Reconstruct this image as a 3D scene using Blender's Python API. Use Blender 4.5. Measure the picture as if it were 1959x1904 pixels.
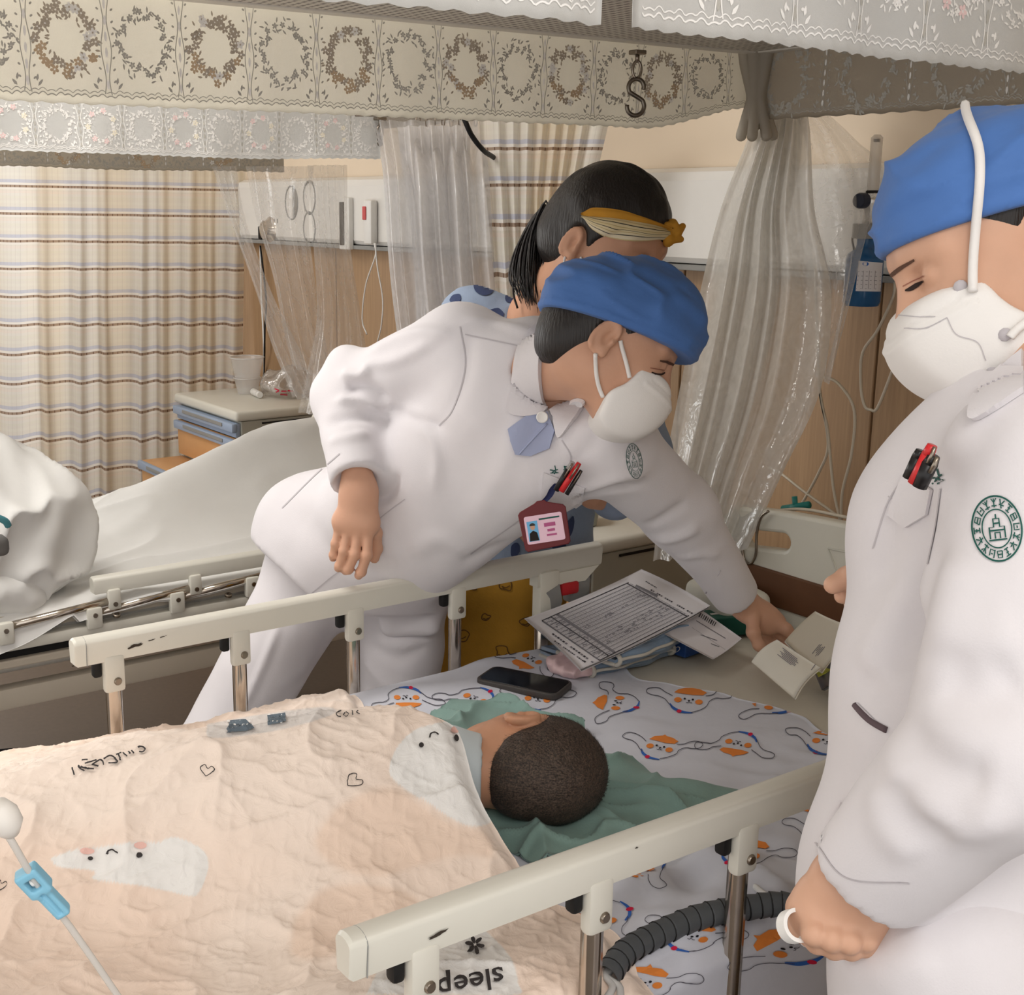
import bpy, bmesh, math, random
import numpy as np
from mathutils import Vector, Matrix
from mathutils.bvhtree import BVHTree
from mathutils.geometry import tessellate_polygon

for _o in list(bpy.data.objects): bpy.data.objects.remove(_o, do_unlink=True)
SC = bpy.context.scene
COL = SC.collection
random.seed(5); RNG = np.random.default_rng(5)

# ------------------------------------------------------------------ camera
FPX, PPX, PPY = 2441.0, 812.0, 963.0
YAW, PITCH, ROLL = (math.radians(a) for a in (33.7, 13.3, 0.2))
CAM = np.array([-.563, -.906, 1.582])
_f = np.array([math.sin(YAW)*math.cos(PITCH), math.cos(YAW)*math.cos(PITCH), -math.sin(PITCH)])
_r = np.cross(_f, [0, 0, 1]); _r /= np.linalg.norm(_r); _u = np.cross(_r, _f)
RIGHT = _r*math.cos(ROLL)+_u*math.sin(ROLL); UP = -_r*math.sin(ROLL)+_u*math.cos(ROLL); FWD = _f
cd = bpy.data.cameras.new('camera'); cam = bpy.data.objects.new('camera', cd); COL.objects.link(cam)
cd.sensor_width = 36; cd.lens = FPX/1959*36
cd.shift_x = (979.5-PPX)/1959; cd.shift_y = (PPY-952)/1959
cd.clip_start = .02; cd.clip_end = 50
cam.matrix_world = Matrix([[RIGHT[i], UP[i], -FWD[i], CAM[i]] for i in range(3)]+[[0, 0, 0, 1]])
SC.camera = cam

def ray(x, y): return FWD+RIGHT*(x-PPX)/FPX-UP*(y-PPY)/FPX
def P(x, y, d): return CAM+ray(x, y)*d                     # point seen at a photo pixel, d metres deep
def PL(x, y, ax, v):                                       # same, on the plane axis=v
    k = ray(x, y); return CAM+k*(v-CAM[ax])/k[ax]
def dirv(a, b, c):                                         # direction: a right, b up, c away
    v = RIGHT*a+UP*b+FWD*c; return v/np.linalg.norm(v)

# ------------------------------------------------------------------ view, world, lamps
SC.view_settings.view_transform = 'Standard'; SC.view_settings.look = 'None'
SC.view_settings.gamma = 1; SC.view_settings.use_curve_mapping = False
SC.view_settings.exposure = EXPOSURE = -0.12
w = bpy.data.worlds.new('world'); SC.world = w; w.use_nodes = True
w.node_tree.nodes['Background'].inputs[0].default_value = (1.0, .978, .955, 1)
w.node_tree.nodes['Background'].inputs[1].default_value = WORLD = 1.4
def area(name, loc, tgt, sx, sy, power, col=(1, .97, .93)):
    l = bpy.data.lights.new(name, 'AREA'); l.shape = 'RECTANGLE'; l.size = sx; l.size_y = sy; l.energy = power; l.color = col
    o = bpy.data.objects.new(name, l); COL.objects.link(o); o.location = loc
    o.rotation_euler = (Vector(tgt)-Vector(loc)).to_track_quat('-Z', 'Y').to_euler(); return o
area('assumed_ceiling_lamp', (-1.0, -1.5, 2.62), (-1.0, -1.5, 0), 1.2, .6, 13)  # this and the ceiling lamps below are assumed, all out of view
area('assumed_ceiling_lamp', (.0, -1.5, 2.62), (.1, -1.3, 0), 1.2, .6, 14)
area('assumed_ceiling_lamp', (-.3, 1.4, 2.62), (-.3, 1.4, 0), 1.2, .6, 29)
area('assumed_ceiling_lamp', (-1.7, 2.3, 2.62), (-1.5, 2.3, 0), 1.2, .6, 20)  # unseen lamp, added to light the second bed from its foot end
area('assumed_ceiling_lamp', (-.2, 3.4, 2.62), (-.2, 3.4, 0), 1.2, .6, 20)
area('assumed_daylight', (-.3, 4.8, 1.5), (-.3, 0, 1.3), 1.9, 1.6, 40, (.93, .97, 1))  # assumed daylight: lamp added behind the curtain to backlight it, no window built

# ------------------------------------------------------------------ materials
def nd(t, typ, **kw):
    n = t.nodes.new(typ)
    for k, v in kw.items():
        if hasattr(n, k): setattr(n, k, v)
        else: n.inputs[k].default_value = v
    return n
def lk(t, a, b): t.links.new(a, b)
def s2l(c):
    return tuple(((x/255)/12.92 if x/255 <= .04045 else ((x/255+.055)/1.055)**2.4) for x in c[:3])+(1,)
MATS = {}
def see_light(m, f):
    """thin cloth or plastic passes a share of the light behind it"""
    t = m.node_tree; b = t.nodes['Principled BSDF']; tl = nd(t, 'ShaderNodeBsdfTranslucent'); src = b.inputs['Base Color']
    if src.is_linked: lk(t, src.links[0].from_socket, tl.inputs[0])
    else: tl.inputs[0].default_value = src.default_value
    ms = nd(t, 'ShaderNodeMixShader', Fac=f); lk(t, b.outputs[0], ms.inputs[1]); lk(t, tl.outputs[0], ms.inputs[2]); lk(t, ms.outputs[0], t.nodes['Material Output'].inputs['Surface']); return m
def mat(name, rgb, rough=.6, metal=0., spec=.3, noise=.04, nscale=30., bump=0., bscale=200., sub=0., trans=0., alpha=1., sheen=0., coord='Object', ior=1.45, bdist=.002):
    if name in MATS: return MATS[name]
    m = bpy.data.materials.new(name); m.use_nodes = True; t = m.node_tree; b = t.nodes['Principled BSDF']
    tc = nd(t, 'ShaderNodeTexCoord')
    col = s2l(rgb)
    if noise:
        nz = nd(t, 'ShaderNodeTexNoise', Scale=nscale, Detail=4.)
        lk(t, tc.outputs[coord], nz.inputs['Vector'])
        mx = nd(t, 'ShaderNodeMix', data_type='RGBA')
        mx.inputs[6].default_value = tuple(c*(1-noise*2) for c in col[:3])+(1,)
        mx.inputs[7].default_value = tuple(min(1, c*(1+noise*2)) for c in col[:3])+(1,)
        lk(t, nz.outputs[0], mx.inputs[0]); lk(t, mx.outputs[2], b.inputs['Base Color'])
    else: b.inputs['Base Color'].default_value = col
    if bump:
        n2 = nd(t, 'ShaderNodeTexNoise', Scale=bscale, Detail=3.)
        lk(t, tc.outputs[coord], n2.inputs['Vector'])
        bp = nd(t, 'ShaderNodeBump', Strength=bump, Distance=bdist); lk(t, n2.outputs[0], bp.inputs['Height']); lk(t, bp.outputs[0], b.inputs['Normal'])
    b.inputs['Roughness'].default_value = rough; b.inputs['Metallic'].default_value = metal
    b.inputs['Specular IOR Level'].default_value = spec; b.inputs['IOR'].default_value = ior
    if sub:
        b.inputs['Subsurface Weight'].default_value = sub; b.inputs['Subsurface Radius'].default_value = (.012, .005, .003); b.inputs['Subsurface Scale'].default_value = 1.
    b.inputs['Transmission Weight'].default_value = trans; b.inputs['Alpha'].default_value = alpha
    b.inputs['Sheen Weight'].default_value = sheen
    MATS[name] = m; return m
def film(name, rgb, white=.3, gloss=.12, rough=.12, wscale=25., gl2=.0):
    """thin wrinkled clear plastic: see-through with a milky share and sharp glints"""
    m = bpy.data.materials.new(name); m.use_nodes = True; t = m.node_tree; t.nodes.remove(t.nodes['Principled BSDF'])
    out = t.nodes['Material Output']
    tr = nd(t, 'ShaderNodeBsdfTransparent'); df = nd(t, 'ShaderNodeBsdfDiffuse', Color=s2l(rgb)); tl = nd(t, 'ShaderNodeBsdfTranslucent', Color=s2l(rgb))
    gs = nd(t, 'ShaderNodeBsdfGlossy', Roughness=rough)
    tc = nd(t, 'ShaderNodeTexCoord'); nz = nd(t, 'ShaderNodeTexNoise', Scale=wscale, Detail=3., Distortion=1.2); lk(t, tc.outputs['Object'], nz.inputs['Vector'])
    bp = nd(t, 'ShaderNodeBump', Strength=.6, Distance=.01); lk(t, nz.outputs[0], bp.inputs['Height']); lk(t, bp.outputs[0], gs.inputs['Normal'])
    a0 = nd(t, 'ShaderNodeMixShader', Fac=.5); lk(t, df.outputs[0], a0.inputs[1]); lk(t, tl.outputs[0], a0.inputs[2])
    mr = nd(t, 'ShaderNodeMapRange'); mr.inputs[1].default_value = .3; mr.inputs[2].default_value = .7; mr.inputs[3].default_value = white*.88; mr.inputs[4].default_value = white*1.12
    lk(t, nz.outputs[0], mr.inputs[0])
    a1 = nd(t, 'ShaderNodeMixShader'); lk(t, mr.outputs[0], a1.inputs[0]); lk(t, tr.outputs[0], a1.inputs[1]); lk(t, a0.outputs[0], a1.inputs[2])
    lw = nd(t, 'ShaderNodeLayerWeight', Blend=.25); mm = nd(t, 'ShaderNodeMath', operation='MULTIPLY_ADD'); mm.inputs[1].default_value = gloss; mm.inputs[2].default_value = gloss*.35
    lk(t, lw.outputs['Facing'], mm.inputs[0])
    a2 = nd(t, 'ShaderNodeMixShader'); lk(t, mm.outputs[0], a2.inputs[0]); lk(t, a1.outputs[0], a2.inputs[1]); lk(t, gs.outputs[0], a2.inputs[2])
    lk(t, a2.outputs[0], out.inputs['Surface']); MATS[name] = m; return m

# ------------------------------------------------------------------ mesh helpers
def link(name, me, m=None, parent=None, smooth=False, angle=None):
    o = bpy.data.objects.new(name, me); COL.objects.link(o)
    if m is not None:
        for k in (m if isinstance(m, (list, tuple)) else [m]): me.materials.append(k)
    if parent is not None: o.parent = parent
    if smooth: me.shade_smooth()
    if smooth and angle: me.set_sharp_from_angle(angle=math.radians(angle))
    return o
def tag(o, label, cat, group=None, kind=None):
    if label: o['label'] = label
    if cat: o['category'] = cat
    if group: o['group'] = group
    if kind: o['kind'] = kind
    return o
def empty(name, loc, label, cat, group=None):
    o = bpy.data.objects.new(name, None); COL.objects.link(o); o.empty_display_size = .05
    o.location = [float(v) for v in loc]; return tag(o, label, cat, group)
def put(o, parent):
    """parent a part built in world coordinates under a root Empty that only has a location"""
    o.parent = parent; o.matrix_parent_inverse = Matrix.Translation(-Vector(parent.location)) ; return o
def struct(o): o['kind'] = 'structure'; return o
class MB:
    """collects simple shapes into one mesh"""
    def __init__(s): s.bm = bmesh.new()
    def box(s, c, size, bev=0., rot=None, seg=2):
        b = bmesh.new(); bmesh.ops.create_cube(b, size=1)
        for v in b.verts: v.co = Vector((v.co.x*size[0], v.co.y*size[1], v.co.z*size[2]))
        if bev: bmesh.ops.bevel(b, geom=list(b.edges), offset=bev, segments=seg, profile=.5, affect='EDGES')
        return s._add(b, c, rot)
    def _add(s, b, c=(0, 0, 0), rot=None):
        M = Matrix.Translation(Vector([float(k) for k in c]))
        if rot is not None: M = M @ (rot.to_4x4() if hasattr(rot, 'to_4x4') else rot)
        me = bpy.data.meshes.new('t'); b.to_mesh(me); b.free(); me.transform(M); s.bm.from_mesh(me); bpy.data.meshes.remove(me); return s
    def tube(s, pts, r, n=10, cap=True, close=False):
        v, f = tube_arrays(pts, r, n, cap, close); return s.raw(v, f)
    def raw(s, v, f):
        vs = [s.bm.verts.new([float(k) for k in p]) for p in v]
        for q in f:
            try: s.bm.faces.new([vs[i] for i in q])
            except ValueError: pass
        return s
    def lathe(s, prof, c=(0, 0, 0), n=24, rot=None):
        b = bmesh.new(); rings = []
        for (r, z) in prof:
            rings.append([b.verts.new((r*math.cos(2*math.pi*i/n), r*math.sin(2*math.pi*i/n), z)) for i in range(n)] if r > 1e-6 else [b.verts.new((0, 0, z))])
        for a, c2 in zip(rings[:-1], rings[1:]):
            for i in range(n):
                j = (i+1) % n
                if len(a) == 1: b.faces.new((a[0], c2[i], c2[j]))
                elif len(c2) == 1: b.faces.new((a[i], a[j], c2[0]))
                else: b.faces.new((a[i], a[j], c2[j], c2[i]))
        return s._add(b, c, rot)
    def build(s, name, m, parent=None, smooth=False, angle=None, loc=None):
        bmesh.ops.recalc_face_normals(s.bm, faces=s.bm.faces)
        me = bpy.data.meshes.new(name); s.bm.to_mesh(me); s.bm.free()
        o = link(name, me, m, None, smooth, angle)
        if parent is not None: put(o, parent) if parent.type == 'EMPTY' else setattr(o, 'parent', parent)
        return o
def tube_arrays(pts, r, n=10, cap=True, close=False):
    pts = np.asarray(pts, float); m = len(pts); rr = np.full(m, r, float) if np.isscalar(r) else np.asarray(r, float)
    if close: t = np.roll(pts, -1, 0)-np.roll(pts, 1, 0)
    else: t = np.gradient(pts, axis=0)
    t /= np.linalg.norm(t, axis=1)[:, None]+1e-12
    a = np.array([0, 0, 1.]) if abs(t[0][2]) < .9 else np.array([1., 0, 0])
    V = []
    for i in range(m):
        a = a-t[i]*(a@t[i]); a /= np.linalg.norm(a)+1e-12; b = np.cross(t[i], a)
        for k in range(n):
            th = 2*math.pi*k/n; V.append(pts[i]+rr[i]*(a*math.cos(th)+b*math.sin(th)))
    Fc = []
    for i in range(m if close else m-1):
        for k in range(n):
            k2 = (k+1) % n; i2 = (i+1) % m; Fc.append((i*n+k, i*n+k2, i2*n+k2, i2*n+k))
    if cap and not close: Fc += [tuple(range(n))[::-1], tuple(range((m-1)*n, m*n))]
    return V, Fc
def spline(pts, n=40):
    """Catmull-Rom through points"""
    p = np.asarray(pts, float)
    if len(p) == 2: return p[0]+(p[1]-p[0])*np.linspace(0, 1, n)[:, None]
    q = np.vstack([2*p[0]-p[1], p, 2*p[-1]-p[-2]]); m = len(p)-1; out = []
    for s in np.linspace(0, m-1e-9, n):
        i = int(s); u = s-i; a, b, c, d = q[i:i+4]
        out.append(.5*((2*b)+(c-a)*u+(2*a-5*b+4*c-d)*u*u+(3*b-a-3*c+d)*u**3))
    return np.array(out)
def mesh_obj(name, V, Fc, m, parent=None, smooth=True, uv=None, angle=None):
    me = bpy.data.meshes.new(name); me.from_pydata([tuple(map(float, v)) for v in V], [], [tuple(map(int, f)) for f in Fc]); me.update()
    if uv is not None:
        l = me.uv_layers.new(name='UVMap'); idx = np.zeros(len(me.loops), np.int32); me.loops.foreach_get('vertex_index', idx)
        l.data.foreach_set('uv', np.asarray(uv, np.float32)[idx].ravel())
    o = link(name, me, m, None, smooth, angle)
    if parent is not None: put(o, parent) if parent.type == 'EMPTY' else setattr(o, 'parent', parent)
    return o
def grid_faces(nu, nv):
    i = np.arange((nu-1)*(nv-1)); a = (i//(nv-1))*nv+i % (nv-1)
    return np.stack([a, a+nv, a+nv+1, a+1], 1)
def grid_obj(name, G, m, parent=None, thick=0., uv=None, smooth=True):
    """G: (nu,nv,3) sheet; thick>0 gives it a real thickness"""
    nu, nv = G.shape[:2]; V = G.reshape(-1, 3); Fc = grid_faces(nu, nv)
    if thick:
        n = grid_normals(G).reshape(-1, 3); k = len(V); V = np.vstack([V, V-n*thick]); F2 = Fc[:, ::-1]+k
        idx = np.arange(nu*nv).reshape(nu, nv); loop = np.concatenate([idx[:, 0], idx[-1, 1:], idx[-2::-1, -1], idx[0, -2:0:-1]])
        l2 = np.roll(loop, -1); side = np.stack([loop, loop+k, l2+k, l2], 1)
        Fc = np.vstack([Fc, F2, side[:, ::-1]])
        if uv is not None: uv = np.vstack([uv.reshape(-1, 2)]*2)
    elif uv is not None: uv = uv.reshape(-1, 2)
    return mesh_obj(name, V, Fc, m, parent, smooth, uv)
def grid_normals(G):
    du = np.gradient(G, axis=0); dv = np.gradient(G, axis=1); n = np.cross(du, dv); return n/(np.linalg.norm(n, axis=-1)[..., None]+1e-12)
def vnoise(p, f=1., seed=0):
    """smooth value noise in -1..1, p (...,3)"""
    q = np.asarray(p, float)*f+seed*17.31; i = np.floor(q).astype(np.int64); u = q-i; u = u*u*u*(u*(u*6-15)+10)
    def h(a):
        n = (a[..., 0]*374761393+a[..., 1]*668265263+a[..., 2]*2147483647+seed*1274126177) & 0xffffffff
        n = ((n ^ (n >> 13))*1274126177) & 0xffffffff; n = (n ^ (n >> 16)) & 0xffff; return n/32767.5-1
    r = 0
    for dx in (0, 1):
        for dy in (0, 1):
            for dz in (0, 1):
                wgt = (u[..., 0] if dx else 1-u[..., 0])*(u[..., 1] if dy else 1-u[..., 1])*(u[..., 2] if dz else 1-u[..., 2])
                r = r+wgt*h(i+np.array([dx, dy, dz]))
    return r
def noise2(x, y, f, seed=0):
    x, y = np.broadcast_arrays(x, y); return vnoise(np.stack([x, y, np.zeros_like(x)+.37], -1), f, seed)
def sstep(a, b, x): t = np.clip((x-a)/(b-a), 0, 1); return t*t*(3-2*t)

def poly2d(p, poly):
    poly = np.asarray(poly, float); d = np.full(p.shape[:-1], 9.); ins = np.zeros(p.shape[:-1], bool); n = len(poly)
    for i in range(n):
        a, b = poly[i], poly[(i+1) % n]; e = b-a; q = p-a; t = np.clip((q@e)/(e@e), 0, 1); d = np.minimum(d, np.linalg.norm(q-t[..., None]*e, axis=-1))
        c = (a[1] <= p[..., 1]) != (b[1] <= p[..., 1]); x = a[0]+(p[..., 1]-a[1])/(e[1] if abs(e[1]) > 1e-9 else 1e-9)*e[0]; ins ^= c & (p[..., 0] < x)
    return np.where(ins, -d, d)

# ------------------------------------------------------------------ implicit bodies
class Field:
    """distance field on a grid, turned into one continuous mesh by surface nets"""
    def __init__(s, lo, hi, res):
        s.lo = np.asarray(lo, float); s.res = res; s.n = np.ceil((np.asarray(hi)-s.lo)/res).astype(int)+1
        s.v = np.full(s.n, .08, np.float32)
    def _sub(s, lo, hi):
        a = np.clip(np.floor((np.asarray(lo)-s.lo)/s.res).astype(int), 0, s.n); b = np.clip(np.ceil((np.asarray(hi)-s.lo)/s.res).astype(int)+1, 0, s.n)
        if np.any(b <= a): return None, None
        ax = [s.lo[i]+s.res*np.arange(a[i], b[i]) for i in range(3)]
        return tuple(slice(a[i], b[i]) for i in range(3)), np.stack(np.meshgrid(*ax, indexing='ij'), -1)
    def op(s, lo, hi, fn, k=.01, mode='add'):
        pad = k+4*s.res
        if mode == 'cut': pad = 0
        sl, p = s._sub(np.asarray(lo)-pad, np.asarray(hi)+pad)
        if sl is None: return s
        d = fn(p).astype(np.float32); v = s.v[sl]
        if mode == 'add':
            h = np.maximum(k-np.abs(v-d), 0)/k if k > 0 else 0; s.v[sl] = np.minimum(v, d)-(h*h*k/4 if k > 0 else 0)
        else:
            d = -d; h = np.maximum(k-np.abs(v-d), 0)/k if k > 0 else 0; s.v[sl] = np.maximum(v, d)+(h*h*k/4 if k > 0 else 0)
        return s
    def cone(s, a, b, ra, rb=None, k=.01, flat=None, mode='add'):
        a = np.asarray(a, float); b = np.asarray(b, float); rb = ra if rb is None else rb; R = max(ra, rb)
        ba = b-a; L = ba@ba+1e-12
        def fn(p):
            q = p-a; t = np.clip((q@ba)/L, 0, 1); e = q-t[..., None]*ba
            r = ra+(rb-ra)*t
            if flat is not None:
                n = np.asarray(flat[0], float); e = e+n*((e@n)*(1/flat[1]-1))[..., None]; return (np.linalg.norm(e, axis=-1)-r)*flat[1]**.5
            return np.linalg.norm(e, axis=-1)-r
        g = 1. if flat is None or flat[1] <= 1 else flat[1]
        pad = .02 if mode == 'cut' else 0
        return s.op(np.minimum(a, b)-R*g-pad, np.maximum(a, b)+R*g+pad, fn, k, mode)
    def chain(s, pts, rad, k=.01, flat=None, mode='add'):
        for i in range(len(pts)-1): s.cone(pts[i], pts[i+1], rad[i], rad[i+1], k, flat, mode)
        return s
    def ell(s, c, r, rot=None, k=.01, mode='add'):
        c = np.asarray(c, float); r = np.asarray(r, float); M = np.eye(3) if rot is None else np.asarray(rot, float)   # rows: local axes
        def fn(p):
            q = (p-c)@M.T; k0 = np.linalg.norm(q/r, axis=-1); k1 = np.linalg.norm(q/(r*r), axis=-1)+1e-9; return k0*(k0-1)/k1
        R = r.max()+(.02 if mode == 'cut' else 0); return s.op(c-R, c+R, fn, k, mode)
    def box(s, c, h, rot=None, rnd=.01, k=.01, mode='add'):
        c = np.asarray(c, float); h = np.asarray(h, float)-rnd; M = np.eye(3) if rot is None else np.asarray(rot, float)
        def fn(p):
            q = np.abs((p-c)@M.T)-h; return np.linalg.norm(np.maximum(q, 0), axis=-1)+np.minimum(q.max(-1), 0)-rnd
        R = np.linalg.norm(h+rnd)+.02; return s.op(c-R, c+R, fn, k, mode)
    def halfcut(s, pt, n, k=.004, rad=None):
        """remove everything on the +n side of the plane (within rad of pt if given)"""
        pt = np.asarray(pt, float); n = np.asarray(n, float)/np.linalg.norm(n)
        def fn(p):
            d = -((p-pt)@n)
            if rad is not None: d = np.maximum(d, np.linalg.norm(p-pt, axis=-1)-rad)
            return d
        lo, hi = (s.lo, s.lo+s.n*s.res) if rad is None else (pt-rad-.02, pt+rad+.02)
        return s.op(lo, hi, fn, k, 'cut')
    def mesh(s):
        v = s.v; v[0] = v[-1] = .05; v[:, 0] = v[:, -1] = .05; v[:, :, 0] = v[:, :, -1] = .05
        neg = v < 0; n = v.shape
        c = np.zeros((n[0]-1, n[1]-1, n[2]-1), np.int8)
        for dx in (0, 1):
            for dy in (0, 1):
                for dz in (0, 1): c += neg[dx:n[0]-1+dx, dy:n[1]-1+dy, dz:n[2]-1+dz]
        act = np.argwhere((c > 0) & (c < 8)); ids = np.full(c.shape, -1, np.int64); ids[tuple(act.T)] = np.arange(len(act))
        acc = np.zeros((len(act), 3)); cnt = np.zeros(len(act))
        cr = [(i, j, k) for i in (0, 1) for j in (0, 1) for k in (0, 1)]
        val = {q: v[act[:, 0]+q[0], act[:, 1]+q[1], act[:, 2]+q[2]] for q in cr}
        for q in cr:
            for ax in range(3):
                if q[ax]: continue
                q2 = list(q); q2[ax] = 1; q2 = tuple(q2); a, b = val[q], val[q2]; m = (a < 0) != (b < 0)
                t = np.where(m, a/np.where(m, a-b, 1), 0); pt = np.tile(np.array(q, float), (len(act), 1)); pt[:, ax] += t
                acc[m] += pt[m]; cnt[m] += 1
        V = s.lo+s.res*(act+acc/np.maximum(cnt, 1)[:, None])
        Fs = []
        for ax in range(3):
            o1, o2 = [a for a in range(3) if a != ax]
            sl0 = [slice(None)]*3; sl1 = [slice(None)]*3; sl0[ax] = slice(0, n[ax]-1); sl1[ax] = slice(1, n[ax])
            A, B = neg[tuple(sl0)], neg[tuple(sl1)]
            e = np.argwhere(A != B); e = e[(e[:, o1] > 0) & (e[:, o2] > 0) & (e[:, o1] < n[o1]-1) & (e[:, o2] < n[o2]-1)]
            if not len(e): continue
            def cell(d1, d2):
                q = e.copy(); q[:, o1] -= d1; q[:, o2] -= d2; return ids[tuple(q.T)]
            quad = np.stack([cell(1, 1), cell(0, 1), cell(0, 0), cell(1, 0)], 1)
            fl = A[tuple(e.T)]
            if ax == 1: fl = ~fl
            quad[~fl] = quad[~fl][:, ::-1]; Fs.append(quad)
        return V, np.vstack(Fs)
def vnormals(V, Fc):
    a, b, c, d = (V[Fc[:, i]] for i in range(4)); fn = np.cross(c-a, d-b); n = np.zeros_like(V)
    for i in range(4):
        for k in range(3): n[:, k] += np.bincount(Fc[:, i], fn[:, k], len(V))
    return n/(np.linalg.norm(n, axis=1)[:, None]+1e-12)
def relax(V, Fc, it=2, w=.5):
    e = np.vstack([Fc[:, [0, 1]], Fc[:, [1, 2]], Fc[:, [2, 3]], Fc[:, [3, 0]]]); cnt = np.bincount(e[:, 0], minlength=len(V))+np.bincount(e[:, 1], minlength=len(V))
    for _ in range(it):
        s = np.zeros_like(V)
        for k in range(3): s[:, k] = np.bincount(e[:, 0], V[e[:, 1], k], len(V))+np.bincount(e[:, 1], V[e[:, 0], k], len(V))
        V = V*(1-w)+w*s/np.maximum(cnt, 1)[:, None]
    return V
def folds(V, Fc, lines, noise=((.004, 9., 1),), stretch=None):
    """cloth relief: each line (pts, width, height) raises a crease ridge (negative: a groove)"""
    n = vnormals(V, Fc); d = np.zeros(len(V))
    for amp, fr, sd in noise:
        q = V if stretch is None else V@np.asarray(stretch).T
        d += amp*vnoise(q, fr, sd)
    for pts, wd, h in lines:
        pts = np.asarray(pts, float); best = np.full(len(V), 9.); tt = np.zeros(len(V))
        L = len(pts)-1
        for i in range(L):
            a, b = pts[i], pts[i+1]; ba = b-a; t = np.clip(((V-a)@ba)/(ba@ba+1e-12), 0, 1); e = np.linalg.norm(V-a-t[:, None]*ba, axis=1)
            m = e < best; best[m] = e[m]; tt[m] = (i+t[m])/L
        d += h*np.exp(-(best/wd)**2)*np.clip(np.minimum(tt, 1-tt)*5+.15, 0, 1)
    return V+n*d[:, None]
def merge(parts):
    Vs, Fs, k = [], [], 0
    for V, Fc in parts: Vs.append(V); Fs.append(np.asarray(Fc)+k); k += len(V)
    return np.vstack(Vs), np.vstack(Fs)
def bvh_of(o):
    me = o.data; M = o.matrix_world
    return BVHTree.FromPolygons([M @ v.co for v in me.vertices], [tuple(p.vertices) for p in me.polygons])

# ------------------------------------------------------------------ flat print laid on a surface
def cast(bvh, x, y, off=.0012):
    d = Vector(ray(x, y)); d.normalize(); h = bvh.ray_cast(Vector(CAM), d)
    if h[0] is None: return None
    n = h[1] if h[1].dot(d) < 0 else -h[1]
    return np.array(h[0]+n*off-d*off*.4)
def poly_px(pts, step=14):
    """triangles of a filled outline, cut small enough to follow a curved surface"""
    b = bmesh.new(); vs = [b.verts.new((float(p[0]), float(p[1]), 0)) for p in pts]
    tri = tessellate_polygon([[Vector((p[0], p[1], 0)) for p in pts]])
    for t in tri:
        try: b.faces.new([vs[i] for i in t])
        except ValueError: pass
    for _ in range(4):
        e = [q for q in b.edges if q.calc_length() > step]
        if not e: break
        bmesh.ops.subdivide_edges(b, edges=e, cuts=1); bmesh.ops.triangulate(b, faces=b.faces[:])
    b.verts.index_update(); V = np.array([v.co[:2] for v in b.verts]); Fc = [tuple(v.index for v in f.verts) for f in b.faces]; b.free(); return V, Fc
def stroke_px(pts, wd, n=None, close=False):
    p = np.asarray(pts, float)
    if n: p = spline(np.vstack([p, p[:1]]) if close else p, n)
    t = np.gradient(p, axis=0); t /= np.linalg.norm(t, axis=1)[:, None]+1e-9; nn = np.stack([-t[:, 1], t[:, 0]], 1)
    wv = (np.full(len(p), wd) if np.isscalar(wd) else np.interp(np.linspace(0, 1, len(p)), np.linspace(0, 1, len(wd)), wd))[:, None]*.5
    V = np.empty((2*len(p), 2)); V[0::2] = p+nn*wv; V[1::2] = p-nn*wv
    return V, [(2*i, 2*i+1, 2*i+3, 2*i+2) for i in range(len(p)-1)]
def ell_px(cx, cy, rx, ry, rot=0, n=18, wob=0, seed=0):
    r = np.random.default_rng(seed); a = np.linspace(0, 2*math.pi, n, endpoint=False); k = 1+wob*r.standard_normal(n)
    x, y = rx*np.cos(a)*k, ry*np.sin(a)*k; c, s = math.cos(rot), math.sin(rot); return np.stack([cx+x*c-y*s, cy+x*s+y*c], 1)
def print_on(name, bvh, items, mats, parent=None, off=.0012):
    """items: (V2d, faces, material index) in photo pixels, laid on the surface under them"""
    V, Fc, mi = [], [], []
    for v2, f2, k in items:
        base = len(V); ok = []
        for p in v2:
            q = cast(bvh, p[0], p[1], off+k*.00006); ok.append(q is not None); V.append(q if q is not None else (0, 0, 0))
        for f in f2:
            if all(ok[i] for i in f): Fc.append(tuple(base+i for i in f)); mi.append(k)
    if not Fc: return None
    used = sorted({i for f in Fc for i in f}); re = {i: j for j, i in enumerate(used)}
    V = [V[i] for i in used]; Fc = [tuple(re[i] for i in f) for f in Fc]
    o = mesh_obj(name, V, Fc, mats, parent, smooth=False); o.data.polygons.foreach_set('material_index', mi); o['kind'] = 'stuff'; return o
_TXT = {}
def text_mesh(s, shear=0., offset=0.):
    if (s, shear, offset) in _TXT: return _TXT[(s, shear, offset)]
    c = bpy.data.curves.new('t', 'FONT'); c.body = s; c.size = 1; c.resolution_u = 3; c.shear = shear; c.offset = offset; o = bpy.data.objects.new('t', c); COL.objects.link(o)
    dg = bpy.context.evaluated_depsgraph_get(); dg.update(); me = o.evaluated_get(dg).to_mesh()
    V = np.array([v.co[:2] for v in me.vertices]).reshape(-1, 2); Fc = [tuple(p.vertices) for p in me.polygons]
    o.evaluated_get(dg).to_mesh_clear(); bpy.data.objects.remove(o); bpy.data.curves.remove(c); _TXT[(s, shear, offset)] = (V, Fc); return V, Fc
def text_px(s, p0, ux, uy, **kw):
    """text with its origin at p0, em vectors ux (along) and uy (up) in pixels"""
    V, Fc = text_mesh(s, **kw); return np.asarray(p0)+V[:, :1]*np.asarray(ux)+V[:, 1:]*np.asarray(uy), Fc
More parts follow.
